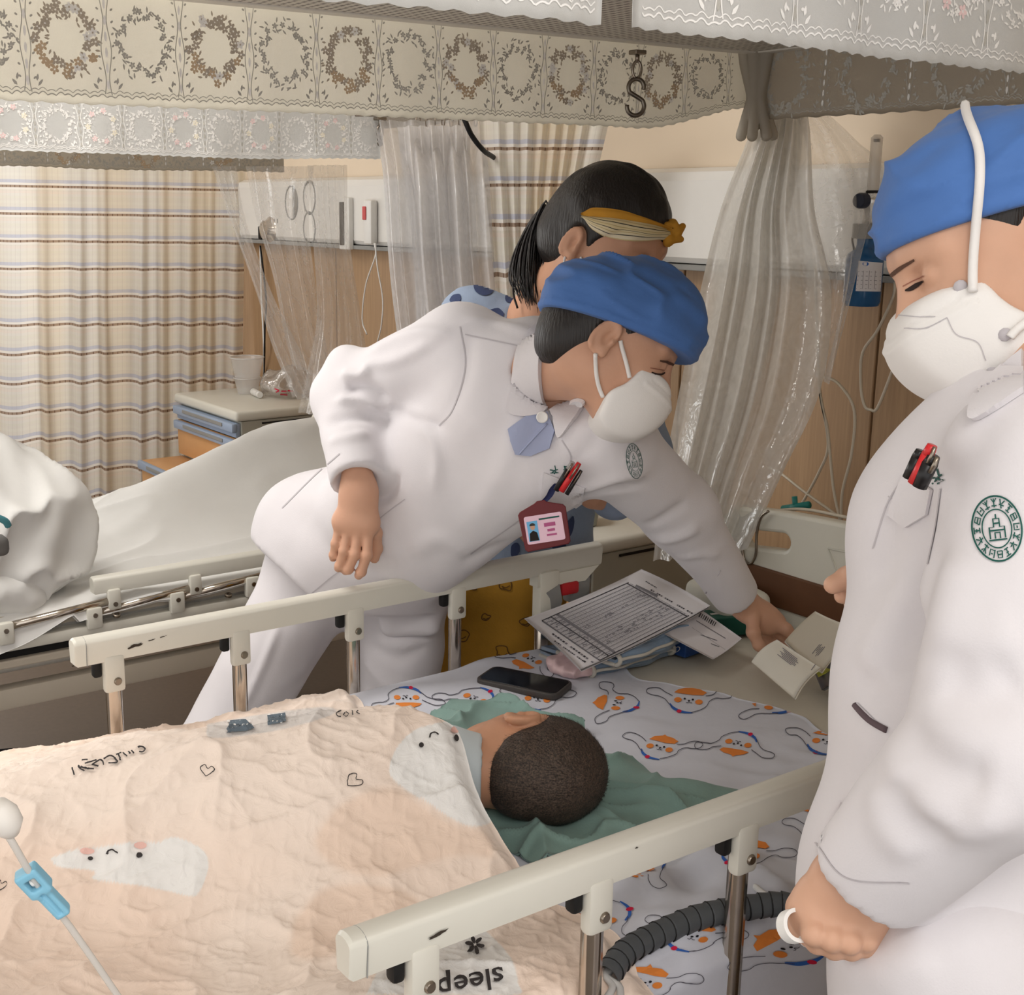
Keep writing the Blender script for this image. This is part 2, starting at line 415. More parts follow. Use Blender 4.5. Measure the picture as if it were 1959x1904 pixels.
# ------------------------------------------------------------------ palette
M_WALL = mat('wall_paint', (230, 213, 191), .55, noise=.02, nscale=3)
M_FLOOR = mat('vinyl_floor', (98, 87, 78), .35, noise=.08, nscale=60)
M_CEIL = mat('ceiling_paint', (225, 220, 212), .8, noise=.01)
M_IVORY = mat('ivory_abs', (222, 219, 206), .38, noise=.01, spec=.4)
M_RAIL = mat('rail_coating', (214, 211, 200), .34, noise=.02, nscale=12, spec=.4)
M_FRAME = mat('frame_coating', (196, 186, 170), .45, noise=.03, nscale=10)
M_CHROME = mat('polished_steel', (200, 190, 178), .16, metal=1., noise=.05, nscale=40)
M_SCREW = mat('screw_steel', (150, 140, 128), .3, metal=1., noise=.02)
M_BLACK = mat('black_rubber', (26, 25, 25), .55, noise=.02)
M_DARK = mat('dark_void', (38, 34, 31), .8, noise=.05)
M_SCUFF = mat('scuff_mark', (60, 52, 44), .8, noise=.1, nscale=300)
M_PANEL = mat('service_panel_white', (232, 230, 226), .3, noise=.01, spec=.45)
M_GREY = mat('grey_plastic', (146, 146, 144), .45, noise=.02)
M_WHITE = mat('white_plastic', (234, 233, 230), .4, noise=.01, spec=.4)
M_BLUEGREY = mat('bluegrey_plastic', (158, 174, 198), .42, noise=.02)
M_TAN = mat('tan_laminate', (214, 164, 112), .42, noise=.05, nscale=9)
M_CABGREY = mat('cabinet_grey', (182, 182, 172), .42, noise=.01)
M_CABTOP = mat('cabinet_top', (218, 216, 206), .35, noise=.01)
def wood_mat():
    m = bpy.data.materials.new('wall_wood'); m.use_nodes = True; t = m.node_tree; b = t.nodes['Principled BSDF']
    tc = nd(t, 'ShaderNodeTexCoord'); mp = nd(t, 'ShaderNodeMapping'); mp.inputs['Scale'].default_value = (40, 40, 1.2); lk(t, tc.outputs['Object'], mp.inputs[0])
    nz = nd(t, 'ShaderNodeTexNoise', Scale=3., Detail=6., Roughness=.6); lk(t, mp.outputs[0], nz.inputs['Vector'])
    cr = nd(t, 'ShaderNodeValToRGB'); cr.color_ramp.elements[0].position = .3; cr.color_ramp.elements[0].color = s2l((158, 126, 94)); cr.color_ramp.elements[1].position = .75; cr.color_ramp.elements[1].color = s2l((180, 148, 113))
    lk(t, nz.outputs[0], cr.inputs[0]); lk(t, cr.outputs[0], b.inputs['Base Color']); b.inputs['Roughness'].default_value = .5; return m
M_WOOD = wood_mat()

# ------------------------------------------------------------------ room shell
XW = 1.85
struct(MB().box((-.6, 1.5, -.02), (5.0, 6.8, .04)).build('floor', M_FLOOR))
struct(MB().box((-1.1, 1.2, 2.72), (6.2, 7.4, .04)).build('ceiling', M_CEIL))
wh = struct(MB().box((XW+.05, 1.2, 1.35), (.1, 7.4, 2.74)).build('wall_head', M_WALL))
struct(MB().box((-1.1, 4.95, 1.35), (6.2, .1, 2.74)).build('wall_back', M_WALL))
me0 = None
struct(MB().box((1.19, -1.0, 1.35), (1.42, .1, 2.74)).build('added_shade_wall', M_WALL))  # unseen side wall, added to shade the headboard end of the room
for i in range(-1, 9):                                          # lower wall boarding, one board at a time
    y = -.512+i*.6
    if me0 is None:
        o = MB().box((0, 0, 0), (.016, .594, 1.44), .002, seg=1).build('wood_panel', M_WOOD, wh); me0 = o.data
    else: o = link('wood_panel', me0, None, wh)
    o.location = (XW-.008, y+.5, .72+.001)
struct(MB().box((XW-.02, 1.9, .05), (.012, 5.6, .1), .003).build('baseboard_head', M_FRAME))

# bedhead service panel along the wall
sp = empty('bedhead_service_panel', (XW, 1.9, 1.43), 'long white wall mounted bedhead service panel running behind both beds', 'service panel')
prof = [(0, 0), (-.055, .004), (-.066, .018), (-.066, .205), (-.058, .226), (-.03, .236), (0, .238)]
V = [(XW+p[0]-.001, y, 1.43+p[1]) for y in (-.9, 4.7) for p in prof]; n = len(prof)
mesh_obj('panel_body', V, [(i, i+1, n+i+1, n+i) for i in range(n-1)]+[tuple(range(n)), tuple(range(n, 2*n))[::-1]], M_PANEL, sp, smooth=False)
MB().box((XW-.035, 1.9, 1.424), (.07, 5.6, .014), .002).build('lower_trim', M_GREY, sp)
def onpanel(x, y): return PL(x, y, 0, XW-.067)
for (x, y, rx, rz) in [(558, 388, .05, .062), (592, 378, .045, .06), (592, 437, .045, .06)]:
    c = onpanel(x, y); b = MB(); ring = [c+np.array([0, math.cos(a)*rx, math.sin(a)*rz]) for a in np.linspace(0, 2*math.pi, 24, endpoint=False)]
    b.tube(ring, .0035, 6, close=True); g = b.build('gas_outlet', M_GREY, sp, True)
    if x == 558:
        half = [c+np.array([-.001, math.cos(a)*rx, math.sin(a)*rz]) for a in np.linspace(math.pi*.6, math.pi*1.4, 12)]
        hb = MB(); hb.raw(half+[p-np.array([.004, 0, 0]) for p in half], [tuple(range(12)), tuple(range(12, 24))[::-1]]+[(i, i+1, 13+i, 12+i) for i in range(11)]).build('outlet_shutter', M_GREY, g)
c = onpanel(517, 440)
MB().lathe([(0, .03), (.035, .03), (.04, .012), (.052, 0), (.052, -.004)], c, 20, Matrix.Rotation(-math.pi/2, 4, 'Y')).build('control_knob', M_CHROME, sp, True, 40)
MB().box(onpanel(508, 445)-np.array([.012, 0, 0]), (.03, .03, .05), .004).build('knob_stop', M_BLACK, sp)
for k in range(4):
    c = onpanel(513+k*6, 423); MB().box(c, (.003, .006, .016)).build('socket_slot', M_GREY, sp)
c = onpanel(667, 428)
MB().box(c-np.array([.01, 0, 0]), (.02, .07, .18), .004).build('socket_plate', M_WHITE, sp)
MB().box(c-np.array([.021, -.012, 0]), (.004, .03, .15), .002).build('socket_window', M_DARK, sp)
# nurse call handset with its pull cord
c = onpanel(716, 425); cb = empty('call_handset', c-np.array([.018, 0, .06]), 'white nurse call handset with red mark clipped to service panel', 'handset')
MB().box(c-np.array([.016, 0, 0]), (.03, .055, .15), .01).build('handset_body', M_WHITE, cb, True, 40)
MB().box(c-np.array([.033, -.012, -.03]), (.004, .022, .045), .002).build('call_mark', mat('call_red', (206, 92, 92), .5), cb)
q = lambda x, y: PL(x, y, 0, XW-.09)
MB().tube(spline([q(716, 465), q(718, 490), q(700, 545), q(693, 610), q(702, 640)], 24), .0028, 6).build('cord', M_WHITE, cb, True)
MB().tube(spline([q(718, 465), q(722, 510), q(732, 570), q(730, 620), q(722, 655)], 24), .0028, 6).build('cord', M_WHITE, cb, True)

# ------------------------------------------------------------------ laminar flow hoods over the beds
def perforated():
    m = bpy.data.materials.new('perforated_steel'); m.use_nodes = True; t = m.node_tree; b = t.nodes['Principled BSDF']
    tc = nd(t, 'ShaderNodeTexCoord'); sx = nd(t, 'ShaderNodeSeparateXYZ'); lk(t, tc.outputs['Object'], sx.inputs[0])
    def m_(op, a, bb=None, c=None):
        q = nd(t, 'ShaderNodeMath', operation=op)
        for i, v in enumerate((a, bb, c)):
            if v is None: continue
            if isinstance(v, (int, float)): q.inputs[i].default_value = v
            else: lk(t, v, q.inputs[i])
        return q.outputs[0]
    fx = m_('FRACT', m_('MULTIPLY', sx.outputs[0], 1/.0165)); row = m_('MULTIPLY', sx.outputs[1], 1/.0175); fy = m_('FRACT', row)
    hx = m_('LESS_THAN', m_('ABSOLUTE', m_('SUBTRACT', fx, .5)), .2); hy = m_('LESS_THAN', m_('ABSOLUTE', m_('SUBTRACT', fy, .5)), .36)
    hole = m_('MULTIPLY', hx, hy)
    mx = nd(t, 'ShaderNodeMix', data_type='RGBA'); mx.inputs[6].default_value = s2l((208, 202, 192)); mx.inputs[7].default_value = s2l((120, 112, 104)); lk(t, hole, mx.inputs[0]); lk(t, mx.outputs[2], b.inputs['Base Color'])
    bp = nd(t, 'ShaderNodeBump', Strength=1., Distance=.002, invert=True); lk(t, hole, bp.inputs['Height']); lk(t, bp.outputs[0], b.inputs['Normal']); b.inputs['Roughness'].default_value = .5; return m
M_PERF = perforated(); M_HOOD = mat('hood_coating', (212, 207, 198), .45, noise=.01)
def hood(name, x0, x1, y0, y1, z, lip, label):
    h = empty(name, ((x0+x1)/2, (y0+y1)/2, z), label, 'flow hood')
    MB().box(((x0+x1)/2, (y0+y1)/2, z+.1), (x1-x0, y1-y0, .16), .004).build('housing', M_HOOD, h)
    MB().box(((x0+x1)/2, (y0+y1)/2, z+.006), (x1-x0-lip*2, y1-y0-lip*2, .006)).build('perforated_plate', M_PERF, h)
    for (c, s) in [(((x0+x1)/2, y0+lip/2, z+.01), (x1-x0, lip, .02)), (((x0+x1)/2, y1-lip/2, z+.01), (x1-x0, lip, .02)), ((x0+lip/2, (y0+y1)/2, z+.01), (lip, y1-y0-lip*2, .02)), ((x1-lip/2, (y0+y1)/2, z+.01), (lip, y1-y0-lip*2, .02))]:
        MB().box(c, s, .002).build('frame_bar', M_HOOD, h)
    for (yy, xx) in [(y0+.02, x0+.2), (y1-.02, x0+.2), (y0+.02, x1-.2), (y1-.02, x1-.2)]:
        MB().tube([(xx, yy, z+.17), (xx, yy, 2.7)], .009, 8).build('hanger_rod', M_CHROME, h, True)
    return h
h1 = hood('laminar_flow_hood', -.75, 1.5, -.05, .985, 1.872, .03, 'perforated metal air flow hood above the child in the near bed')
h2 = hood('laminar_flow_hood', -.75, 1.5, 1.83, 2.75, 1.79, .05, 'air flow hood above the white second bed behind the nurses')

# lace valances: printed plastic cloth hung round the hoods
M_LACE_W = mat('lace_white', (236, 236, 234), .6, noise=.015, nscale=900, bump=.25, bscale=1500)
M_LACE_C = mat('lace_cream', (240, 237, 228), .6, noise=.015, nscale=900, bump=.25, bscale=1500)
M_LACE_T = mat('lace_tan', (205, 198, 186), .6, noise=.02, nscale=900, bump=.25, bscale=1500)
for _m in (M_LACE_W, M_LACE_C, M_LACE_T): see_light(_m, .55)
M_PR = [mat('print_taupe', (188, 176, 160), .6, noise=.08, nscale=300), mat('print_grey', (186, 183, 175), .6, noise=.05), mat('print_white', (246, 244, 240), .6, noise=0), mat('print_pink', (236, 208, 206), .6, noise=.05), mat('print_ochre', (206, 182, 152), .6, noise=.05), mat('print_yellow', (240, 232, 212), .6, noise=.05)]
def flower(cx, cy, r, k, n=5, rot=0., kc=2):
    a = [(cx, cy)]; f = []; it = []
    for i in range(n):
        th = rot+2*math.pi*i/n; px, py = cx+math.cos(th)*r*.62, cy+math.sin(th)*r*.62
        e = ell_px(px, py, r*.46, r*.34, th, 8); it.append((e, [tuple(range(8))], k))
    it.append((ell_px(cx, cy, r*.17, r*.17, 0, 6), [tuple(range(6))], kc)); return it
def leaf(cx, cy, l, wd, rot, k):
    s = [(-l, 0), (-l*.3, wd), (l*.5, wd*.7), (l, 0), (l*.5, -wd*.7), (-l*.3, -wd)]; c, n = math.cos(rot), math.sin(rot)
    return (np.array([(cx+x*c-y*n, cy+x*n+y*c) for x, y in s]), [tuple(range(6))], k)
def wreath(cx, cy, R, style, rg):
    """style: 'brown' big flowers, 'grey' small sprigs, 'white' blossom ring, 'pink' blossom ring with roses"""
    it = []
    if style == 'brown':
        for i in range(42):
            th = 2*math.pi*i/42+rg.normal(0, .06); r = R*(.82+rg.uniform(-.16, .16)); k = 4 if (math.sin(th) < -.3 and rg.random() < .6) else (2 if rg.random() < .2 else 0)
            it += flower(cx+math.cos(th)*r, cy+math.sin(th)*r*1.08, R*.14, k, rot=rg.random()*6, kc=2 if k != 2 else 0)
            if k == 2: it += [(ell_px(cx+math.cos(th)*r, cy+math.sin(th)*r*1.08, R*.05, R*.05, 0, 6), [tuple(range(6))], 0)]
        for i in range(34):
            th = 2*math.pi*i/34+rg.normal(0, .05); r = R*(rg.choice([.6, 1.02])+rg.uniform(-.05, .05)); it.append(leaf(cx+math.cos(th)*r, cy+math.sin(th)*r*1.08, R*.09, R*.035, th+rg.normal(0, .8), 0))
    else:
        k = {'grey': 1, 'white': 2, 'pink': 2, 'pale': 1}[style]
        for i in range(70):
            th = 2*math.pi*i/70+rg.normal(0, .05); r = R*(.85+rg.uniform(-.24, .24)); it.append(leaf(cx+math.cos(th)*r, cy+math.sin(th)*r*1.08, R*.1, R*.032, rg.random()*6.28, k))
        for i in range(20):
            th = 2*math.pi*i/20+rg.normal(0, .06); r = R*(.82+rg.uniform(-.1, .1)); it += flower(cx+math.cos(th)*r, cy+math.sin(th)*r*1.08, R*.1, k, rot=rg.random()*6, kc=k)
        if style == 'pink':
            for i in range(7):
                th = 2*math.pi*i/7+.5; r = R*.84; it += flower(cx+math.cos(th)*r, cy+math.sin(th)*r*1.08, R*.17, 3 if i % 3 else 5, rot=i)
    return it
def valance(name, A, B, z0, z1, side, m, pitch, styles, label, off=0., amp=.006, x_end_drop=None, seed=1, line=1, wz=None, fade=0):
    """cloth strip from A to B (xy), z0 top to z1 hem; side=+1/-1 picks the printed face (left normal)"""
    A = np.array(A, float); B = np.array(B, float); L = np.linalg.norm(B-A); t = (B-A)/L; nrm = np.array([-t[1], t[0]])*side; rg = np.random.default_rng(seed)
    def surf(s, v):                                             # s metres along, v 0 top..1 hem
        s = np.asarray(s, float); v = np.asarray(v, float)
        wv = amp*(np.sin(s*21+seed)+.6*np.sin(s*47+2*seed))*v+.004*v*np.sin(s*9+1)
        hem = .004*np.sin(s*2*math.pi/pitch*4)*v*.35+.006*noise2(s, v*0, 3., seed)*v
        zb = z1 if x_end_drop is None else z1+(x_end_drop)*sstep(L-.3, L, s)
        xy = A+t*s[..., None]+nrm*(wv+.004)[..., None]; return np.concatenate([xy, (z0+(zb-z0)*v+hem)[..., None]], -1)
    ns = int(L/.008)+2; S, VV = np.meshgrid(np.linspace(0, L, ns), np.linspace(0, 1, 14), indexing='ij')
    G = surf(S, VV); o = grid_obj(name, G, m, None, thick=.0012 if side > 0 else -.0012)
    tag(o, label, 'valance')
    H = z0-z1; it = []; np_ = int(L/pitch)+1; R = wz or min(pitch*.4, H*.42)
    for i in range(np_):
        sc = (i+.5)*pitch+off
        if sc-R < 0 or sc+R > L: continue
        it += wreath(sc, -H*.52 if H > .12 else -H*.5, R, styles[i % len(styles)], rg)
    for i in range(np_+1):
        sl = i*pitch+off
        if not .004 < sl < L-.004: continue
        for sg in (-1, 1):
            pts = [(sl+sg*(.005+.0025*math.sin(q*.9)), -H*.02-H*.9*q/14) for q in range(15)]; v2, f2 = stroke_px(pts, .0014, 40); it.append((v2, f2, line))
        for q in range(7):
            it.append((ell_px(sl, -H*(.12+.12*q), .0022, H*.04, 0, 8), [tuple(range(8))], 2 if line == 1 else 1))
        for sg in (-1, 1):
            for q in range(9): it.append((ell_px(sl+sg*.0105, -H*(.1+.09*q), .0025, .0017, .6*sg, 6), [tuple(range(6))], line))
            it.append(leaf(sl+sg*.018, -H*.86, .006, .002, 2.2 if sg < 0 else .9, line)); it.append(leaf(sl+sg*.014, -H*.82, .005, .002, 1.4, line))
    sc = np.linspace(.01, L-.01, int(L/.0125)*6)
    hem1 = [(s, -H*.945+abs(math.sin(s/.0125*math.pi))*.0035) for s in sc]; v2, f2 = stroke_px(hem1, .0016); it.append((v2, f2, line))
    hem2 = [(s, -H*.915+abs(math.sin(s/.0125*math.pi))*.0035) for s in sc]; v2, f2 = stroke_px(hem2, .0012); it.append((v2, f2, line))
    V, Fc, mi = [], [], []
    for v2, f2, k in it:
        b = len(V); v2 = np.asarray(v2); s = v2[:, 0]; v = np.clip(-v2[:, 1]/H, 0, 1); q = surf(s, v); q[:, :2] += nrm*(.0008+k*.00004); V += list(q); Fc += [tuple(b+i for i in f) for f in f2]; mi += [k]*len(f2)
    p = mesh_obj('printed_lace_pattern', V, Fc, M_PR, o, smooth=False); p['kind'] = 'stuff'; p.data.polygons.foreach_set('material_index', mi)
    return o
valance('lace_valance', (-.7, 1.0), (1.5, 1.0), 1.905, 1.722, -1, M_LACE_C, .1175, ['brown', 'grey'], 'cream lace valance with brown flower wreaths hanging along far edge of near hood', off=.018, x_end_drop=.05, seed=2, amp=.004)
valance('lace_valance', (-.45, -.056), (.178, -.056), 1.9, 1.72, -1, M_LACE_W, .118, ['white', 'pink'], 'white lace valance piece at the top left edge of the picture', seed=3, line=2, off=.06)
valance('lace_valance', (.205, -.058), (1.3, -.062), 1.9, 1.722, -1, M_LACE_W, .098, ['pink', 'white'], 'white lace valance with pink roses at the top right corner of the picture', seed=4, line=2, off=.0, amp=.004)
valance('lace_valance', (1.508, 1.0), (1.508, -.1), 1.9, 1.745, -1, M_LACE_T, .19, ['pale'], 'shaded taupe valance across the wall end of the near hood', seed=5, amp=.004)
valance('lace_valance', (-.3, 1.818), (1.12, 1.818), 1.79, 1.678, -1, M_LACE_W, .094, ['white', 'pink'], 'pale grey white lace valance along near side of the second bed hood', seed=6, line=2, amp=.004, wz=.036, off=.02)
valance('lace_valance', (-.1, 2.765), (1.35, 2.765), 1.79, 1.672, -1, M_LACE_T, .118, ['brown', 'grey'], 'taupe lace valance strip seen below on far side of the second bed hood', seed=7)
# gathered knot of cloth at the hood corner
F = Field((1.38, .86, 1.66), (1.6, 1.1, 1.9), .004)
for k in range(7):
    a = k/7*2*math.pi; F.cone((1.5+.03*math.cos(a), .98+.03*math.sin(a), 1.875), (1.492+.012*math.cos(a), .97+.012*math.sin(a), 1.79), .014, .008, .006)
    F.cone((1.492+.012*math.cos(a), .97+.012*math.sin(a), 1.79), (1.492+.03*math.cos(a), .965+.035*math.sin(a), 1.715), .008, .011, .004)
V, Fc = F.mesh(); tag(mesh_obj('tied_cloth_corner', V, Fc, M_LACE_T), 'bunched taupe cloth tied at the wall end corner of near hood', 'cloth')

# hooks under the hoods
def s_hook(c, s, label, twist=0.):
    h = empty('hook', c, label, 'hook'); c = np.array(c)
    ax = np.array([math.cos(twist), math.sin(twist), 0])
    MB().box(c+np.array([0, 0, -.004]), (.026, .022, .008), .002).build('mount_plate', M_SCREW, h)
    MB().tube([c-np.array([0, 0, .006]), c-np.array([0, 0, .02])], .004, 8).build('stem', M_SCREW, h, True)
    a = np.linspace(0, 2*math.pi, 20, endpoint=False); MB().tube([c-np.array([0, 0, .034])+np.array([0, 0, 1])*.015*np.cos(t)+ax*.008*np.sin(t) for t in a], .0028, 6, close=True).build('chain_link', M_SCREW, h, True)
    pts = [c-np.array([0, 0, .046+s*.42])+ax*(s*.17*math.cos(t))+np.array([0, 0, 1])*(s*.17*math.sin(t)+s*.2) for t in np.linspace(-.3, 3.9, 12)]
    pts += [c-np.array([0, 0, .046+s*.42])+ax*(s*.19*math.cos(t))+np.array([0, 0, 1])*(s*.19*math.sin(t)-s*.2) for t in np.linspace(.9, -3.3, 12)]
    MB().tube(spline(pts, 50), .0042, 8).build('s_hook', mat('dark_steel', (120, 112, 102), .35, metal=1., noise=.03), h, True)
s_hook(PL(1220, 96, 1, .93), .085, 'metal s-hook hanging under the far lip of near hood', -.5)
s_hook(PL(727, 224, 1, 1.80), .022, 'small ring hook hanging below the second bed hood', 0)

# ------------------------------------------------------------------ near bed
bed = empty('hospital_bed', (.4, .47, 0), 'ivory hospital bed of the child, raised rails on both sides', 'bed')
MB().box((.42, .47, .53), (2.0, .86, .06), .01).build('base_frame', M_FRAME, bed)
for x in (-.45, 1.3):
    for y in (.1, .84):
        MB().box((x, y, .29), (.05, .05, .46), .006).build('leg', M_FRAME, bed)
        MB().lathe([(0, 0), (.05, 0), (.055, .01), (.055, .03), (.05, .04), (0, .04)], (x, y-.02, .055), 18, Matrix.Rotation(math.pi/2, 4, 'X')).build('caster', M_BLACK, bed, True, 40)
def rail_bar(x0, x1, y, z, wd=.03, ht=.044):
    """D-shaped rail with rounded top and end caps"""
    prof = []
    for a in np.linspace(0, math.pi, 9): prof.append((math.cos(a)*wd/2, ht*.5-wd*.32+math.sin(a)*wd*.32))
    prof += [(-wd/2+.003, -ht/2), (wd/2-.003, -ht/2)]
    xs = [x0, x0+.004, x1-.004, x1]; k = [.86, 1, 1, .86]; n = len(prof); V = [(x, y+p[0]*s, z+p[1]*s) for x, s in zip(xs, k) for p in prof]
    Fc = [(i*n+j, i*n+(j+1) % n, (i+1)*n+(j+1) % n, (i+1)*n+j) for i in range(3) for j in range(n)]+[tuple(range(n))[::-1], tuple(range(3*n, 4*n))]; return V, Fc
def scuffs(rail, y, z, spots, sgn):
    for (x, l, h, dz) in spots:
        a = ell_px(0, 0, l, h, 0, 14, .25, int(x*1000) % 97); V = [(x+p[0], y-.0156, z+dz+p[1]+p[0]*.1) for p in a]
        mesh_obj('scuff', V, [tuple(range(14))], M_SCUFF, rail, smooth=False)
def side_rail(x0, x1, y, z, posts, zb, latch=None):
    V, Fc = rail_bar(x0, x1, y, z); r = mesh_obj('side_rail', V, Fc, M_RAIL, bed, True, angle=35)
    g = MB(); seam = [(x0+.018, y+math.cos(a)*.0153, z+.011+math.sin(a)*.0105) for a in np.linspace(0, math.pi, 9)]; seam = [(x0+.018, y+.0135, z-.0222)]+seam+[(x0+.018, y-.0135, z-.0222)]
    g.tube(seam, .0007, 5).build('end_cap_seam', M_GREY, r)
    for px in posts:
        MB().box((px, y-.006, z-.044), (.034, .018, .062), .006, seg=2).build('bracket', M_RAIL, r, True, 40)
        MB().box((px-.024, y+.003, z-.034), (.014, .016, .03), .004).build('stop_block', M_BLACK, r, True, 40)
        MB().lathe([(0, .003), (.005, .003), (.0065, .001), (.0065, -.003)], (px+.003, y-.0155, z-.056), 12, Matrix.Rotation(math.pi/2, 4, 'X')).build('screw', M_SCREW, r, True, 40)
        p = MB(); a = np.linspace(0, 2*math.pi, 16, endpoint=False); rr = .0125+.0009*np.cos(a*8)
        ring = [(px+.001+rr[i]*math.cos(a[i]), y+.001+.8*rr[i]*math.sin(a[i])) for i in range(16)]
        V = [(q[0], q[1], zz) for zz in (zb, z-.05) for q in ring]; p.raw(V, [(i, (i+1) % 16, 16+(i+1) % 16, 16+i) for i in range(16)]); p.build('post', M_CHROME, r, True)
        MB().box((px, y, zb+.005), (.04, .03, .05), .006).build('foot_bracket', M_RAIL, r, True, 40)
    return r
ZR = .911
rn = side_rail(-.047, 1.12, 0, ZR, [.036+.22*i for i in range(5)], .54)
rf = side_rail(.017, 1.085, .94, ZR-.006, [.079, .297, .517, .737], .54)
scuffs(rn, 0, ZR, [(.048, .0105, .0018, -.003), (.62, .004, .002, -.006), (.3, .002, .001, .012)], 1)
scuffs(rf, .94, ZR-.006, [(.115, .012, .0022, -.003), (.14, .006, .0009, .001), (.16, .005, .0007, .003)], 1)
# latch unit at the head end of the far rail
lx = PL(1042, 1130, 1, .94)[0]
lt = MB().box((lx, .936, ZR-.075), (.05, .03, .11), .008).build('latch_housing', M_IVORY, rf, True, 40)
MB().raw([(lx-.03, .925, ZR-.028), (lx+.125, .925, ZR-.028), (lx+.09, .925, ZR-.055), (lx-.03, .925, ZR-.05), (lx-.03, .95, ZR-.028), (lx+.125, .95, ZR-.028), (lx+.09, .95, ZR-.055), (lx-.03, .95, ZR-.05)],
         [(0, 1, 2, 3), (7, 6, 5, 4), (0, 4, 5, 1), (1, 5, 6, 2), (2, 6, 7, 3), (3, 7, 4, 0)]).build('latch_arm', M_IVORY, rf)
MB().raw([(lx-.012, .919, ZR-.062), (lx+.02, .919, ZR-.05), (lx+.028, .919, ZR-.085), (lx+.008, .919, ZR-.13), (lx-.002, .919, ZR-.075), (lx-.012, .93, ZR-.062), (lx+.02, .93, ZR-.05), (lx+.028, .93, ZR-.085), (lx+.008, .93, ZR-.13), (lx-.002, .93, ZR-.075)],
         [(0, 1, 2, 3, 4), (9, 8, 7, 6, 5), (0, 5, 6, 1), (1, 6, 7, 2), (2, 7, 8, 3), (3, 8, 9, 4), (4, 9, 5, 0)]).build('latch_lever', M_GREY, rf)
MB().box((lx+.05, .93, ZR-.064), (.045, .02, .026), .006).build('latch_button', mat('latch_red', (190, 42, 48), .45), rf, True, 40)
MB().box((lx+.085, .945, ZR-.075), (.05, .03, .05), .006).build('latch_block', M_GREY, rf, True, 40)
MB().box((lx, .94, .68), (.036, .026, .28), .008).build('latch_post', M_CHROME, rf, True, 40)
# headboard with a hand slot, cut as a filled outline
def plate(name, outer, holes, thick, bev, m, parent, M):
    c = bpy.data.curves.new(name, 'CURVE'); c.dimensions = '2D'; c.fill_mode = 'BOTH'; c.extrude = thick/2-bev; c.bevel_depth = bev; c.bevel_resolution = 2; c.resolution_u = 6
    for pts in [outer]+holes:
        s = c.splines.new('POLY'); s.points.add(len(pts)-1); s.use_cyclic_u = True
        for p, q in zip(s.points, pts): p.co = (q[0], q[1], 0, 1)
    o = bpy.data.objects.new(name, c); COL.objects.link(o); dg = bpy.context.evaluated_depsgraph_get(); dg.update()
    me = bpy.data.meshes.new_from_object(o.evaluated_get(dg)); me.transform(M); bpy.data.objects.remove(o); bpy.data.curves.remove(c)
    me.materials.clear(); o = link(name, me, m, None, True, 40); put(o, parent) if parent.type == 'EMPTY' else setattr(o, 'parent', parent); return o
top = [(y, .945+.03*math.sin(math.pi*(y-.0)/.94)**.7) for y in np.linspace(.03, .91, 20)]
outl = [(.0, .55), (0, .9), (.008, .928)]+top+[(.932, .928), (.94, .9), (.94, .55)]
def slot(y0, y1, z, r, dz):
    a = np.linspace(math.pi/2, 3*math.pi/2, 10); return [(y0+r*math.cos(t), z-dz+r*math.sin(t)) for t in a]+[(y1+r*math.cos(t+math.pi), z+dz+r*math.sin(t+math.pi)) for t in a]
MX = Matrix(((0, 0, 1, 1.45), (1, 0, 0, 0), (0, 1, 0, 0), (0, 0, 0, 1)))
hd = plate('headboard', outl, [slot(.775, .865, .905, .026, -.006), slot(.075, .165, .905, .026, .006)], .035, .008, M_IVORY, bed, MX)
MB().box((1.432, .47, .81), (.012, .86, .075), .003).build('headboard_kickplate', mat('brown_trim', (104, 70, 48), .5, noise=.06), hd)
V2 = [(y, z) for y, z in [(.66, .925), (.50, .935), (.47, .93), (.44, .86), (.50, .85), (.62, .86)]]
MB().tube([(1.4315, p[0], p[1]) for p in V2], .0022, 5, close=True).build('moulded_recess', M_IVORY, hd, True)

# ------------------------------------------------------------------ second bed, rails folded down
b2 = empty('hospital_bed', (.35, 2.25, 0), 'second hospital bed behind the nurses with its side rail folded down', 'bed')
Y2 = 1.8
def p2(x, y, dy=0): return PL(x, y, 1, Y2+dy)
def beam(name, a, b, wd, ht, m, par, bev=.003, xa=None, xb=None):
    a, b = np.array(a), np.array(b); t = (b-a)/(b[0]-a[0])
    if xa is not None: a = a+t*(xa-a[0])
    if xb is not None: b = b+t*(xb-b[0])
    z = (a[2]+b[2])/2; return MB().box(((a[0]+b[0])/2, (a[1]+b[1])/2, z), (b[0]-a[0], wd, ht), bev).build(name, m, par, True, 40)
r2z = p2(340, 1093)[2]
V, Fc = rail_bar(p2(175, 1121)[0], 1.25, Y2, r2z, .03, .04); r2 = mesh_obj('side_rail', V, Fc, M_RAIL, b2, True, angle=35)
zl = (p2(180, 1200)[2]+p2(10, 1228)[2])/2
beam('rail_base', (-1, Y2+.01, zl-.006), (1.35, Y2+.01, zl-.006), .045, .026, M_RAIL, r2)
for (x, y) in [(218, 1146), (373, 1118)]:
    q = p2(x, y, -.012); MB().box(q, (.03, .018, .048), .005).build('upper_bracket', M_RAIL, r2, True, 40); MB().lathe([(0, .003), (.0055, .003), (.0055, -.002)], q+np.array([0, -.009, -.01]), 10, Matrix.Rotation(math.pi/2, 4, 'X')).build('screw', M_SCREW, r2, True, 40)
for (x, y) in [(10, 1212), (180, 1182), (338, 1152), (482, 1122)]:
    q = p2(x, y, -.012); MB().box(q, (.036, .02, .05), .005).build('lower_bracket', M_RAIL, r2, True, 40); MB().lathe([(0, .003), (.0055, .003), (.0055, -.002)], q+np.array([0, -.01, .008]), 10, Matrix.Rotation(math.pi/2, 4, 'X')).build('screw', M_SCREW, r2, True, 40)
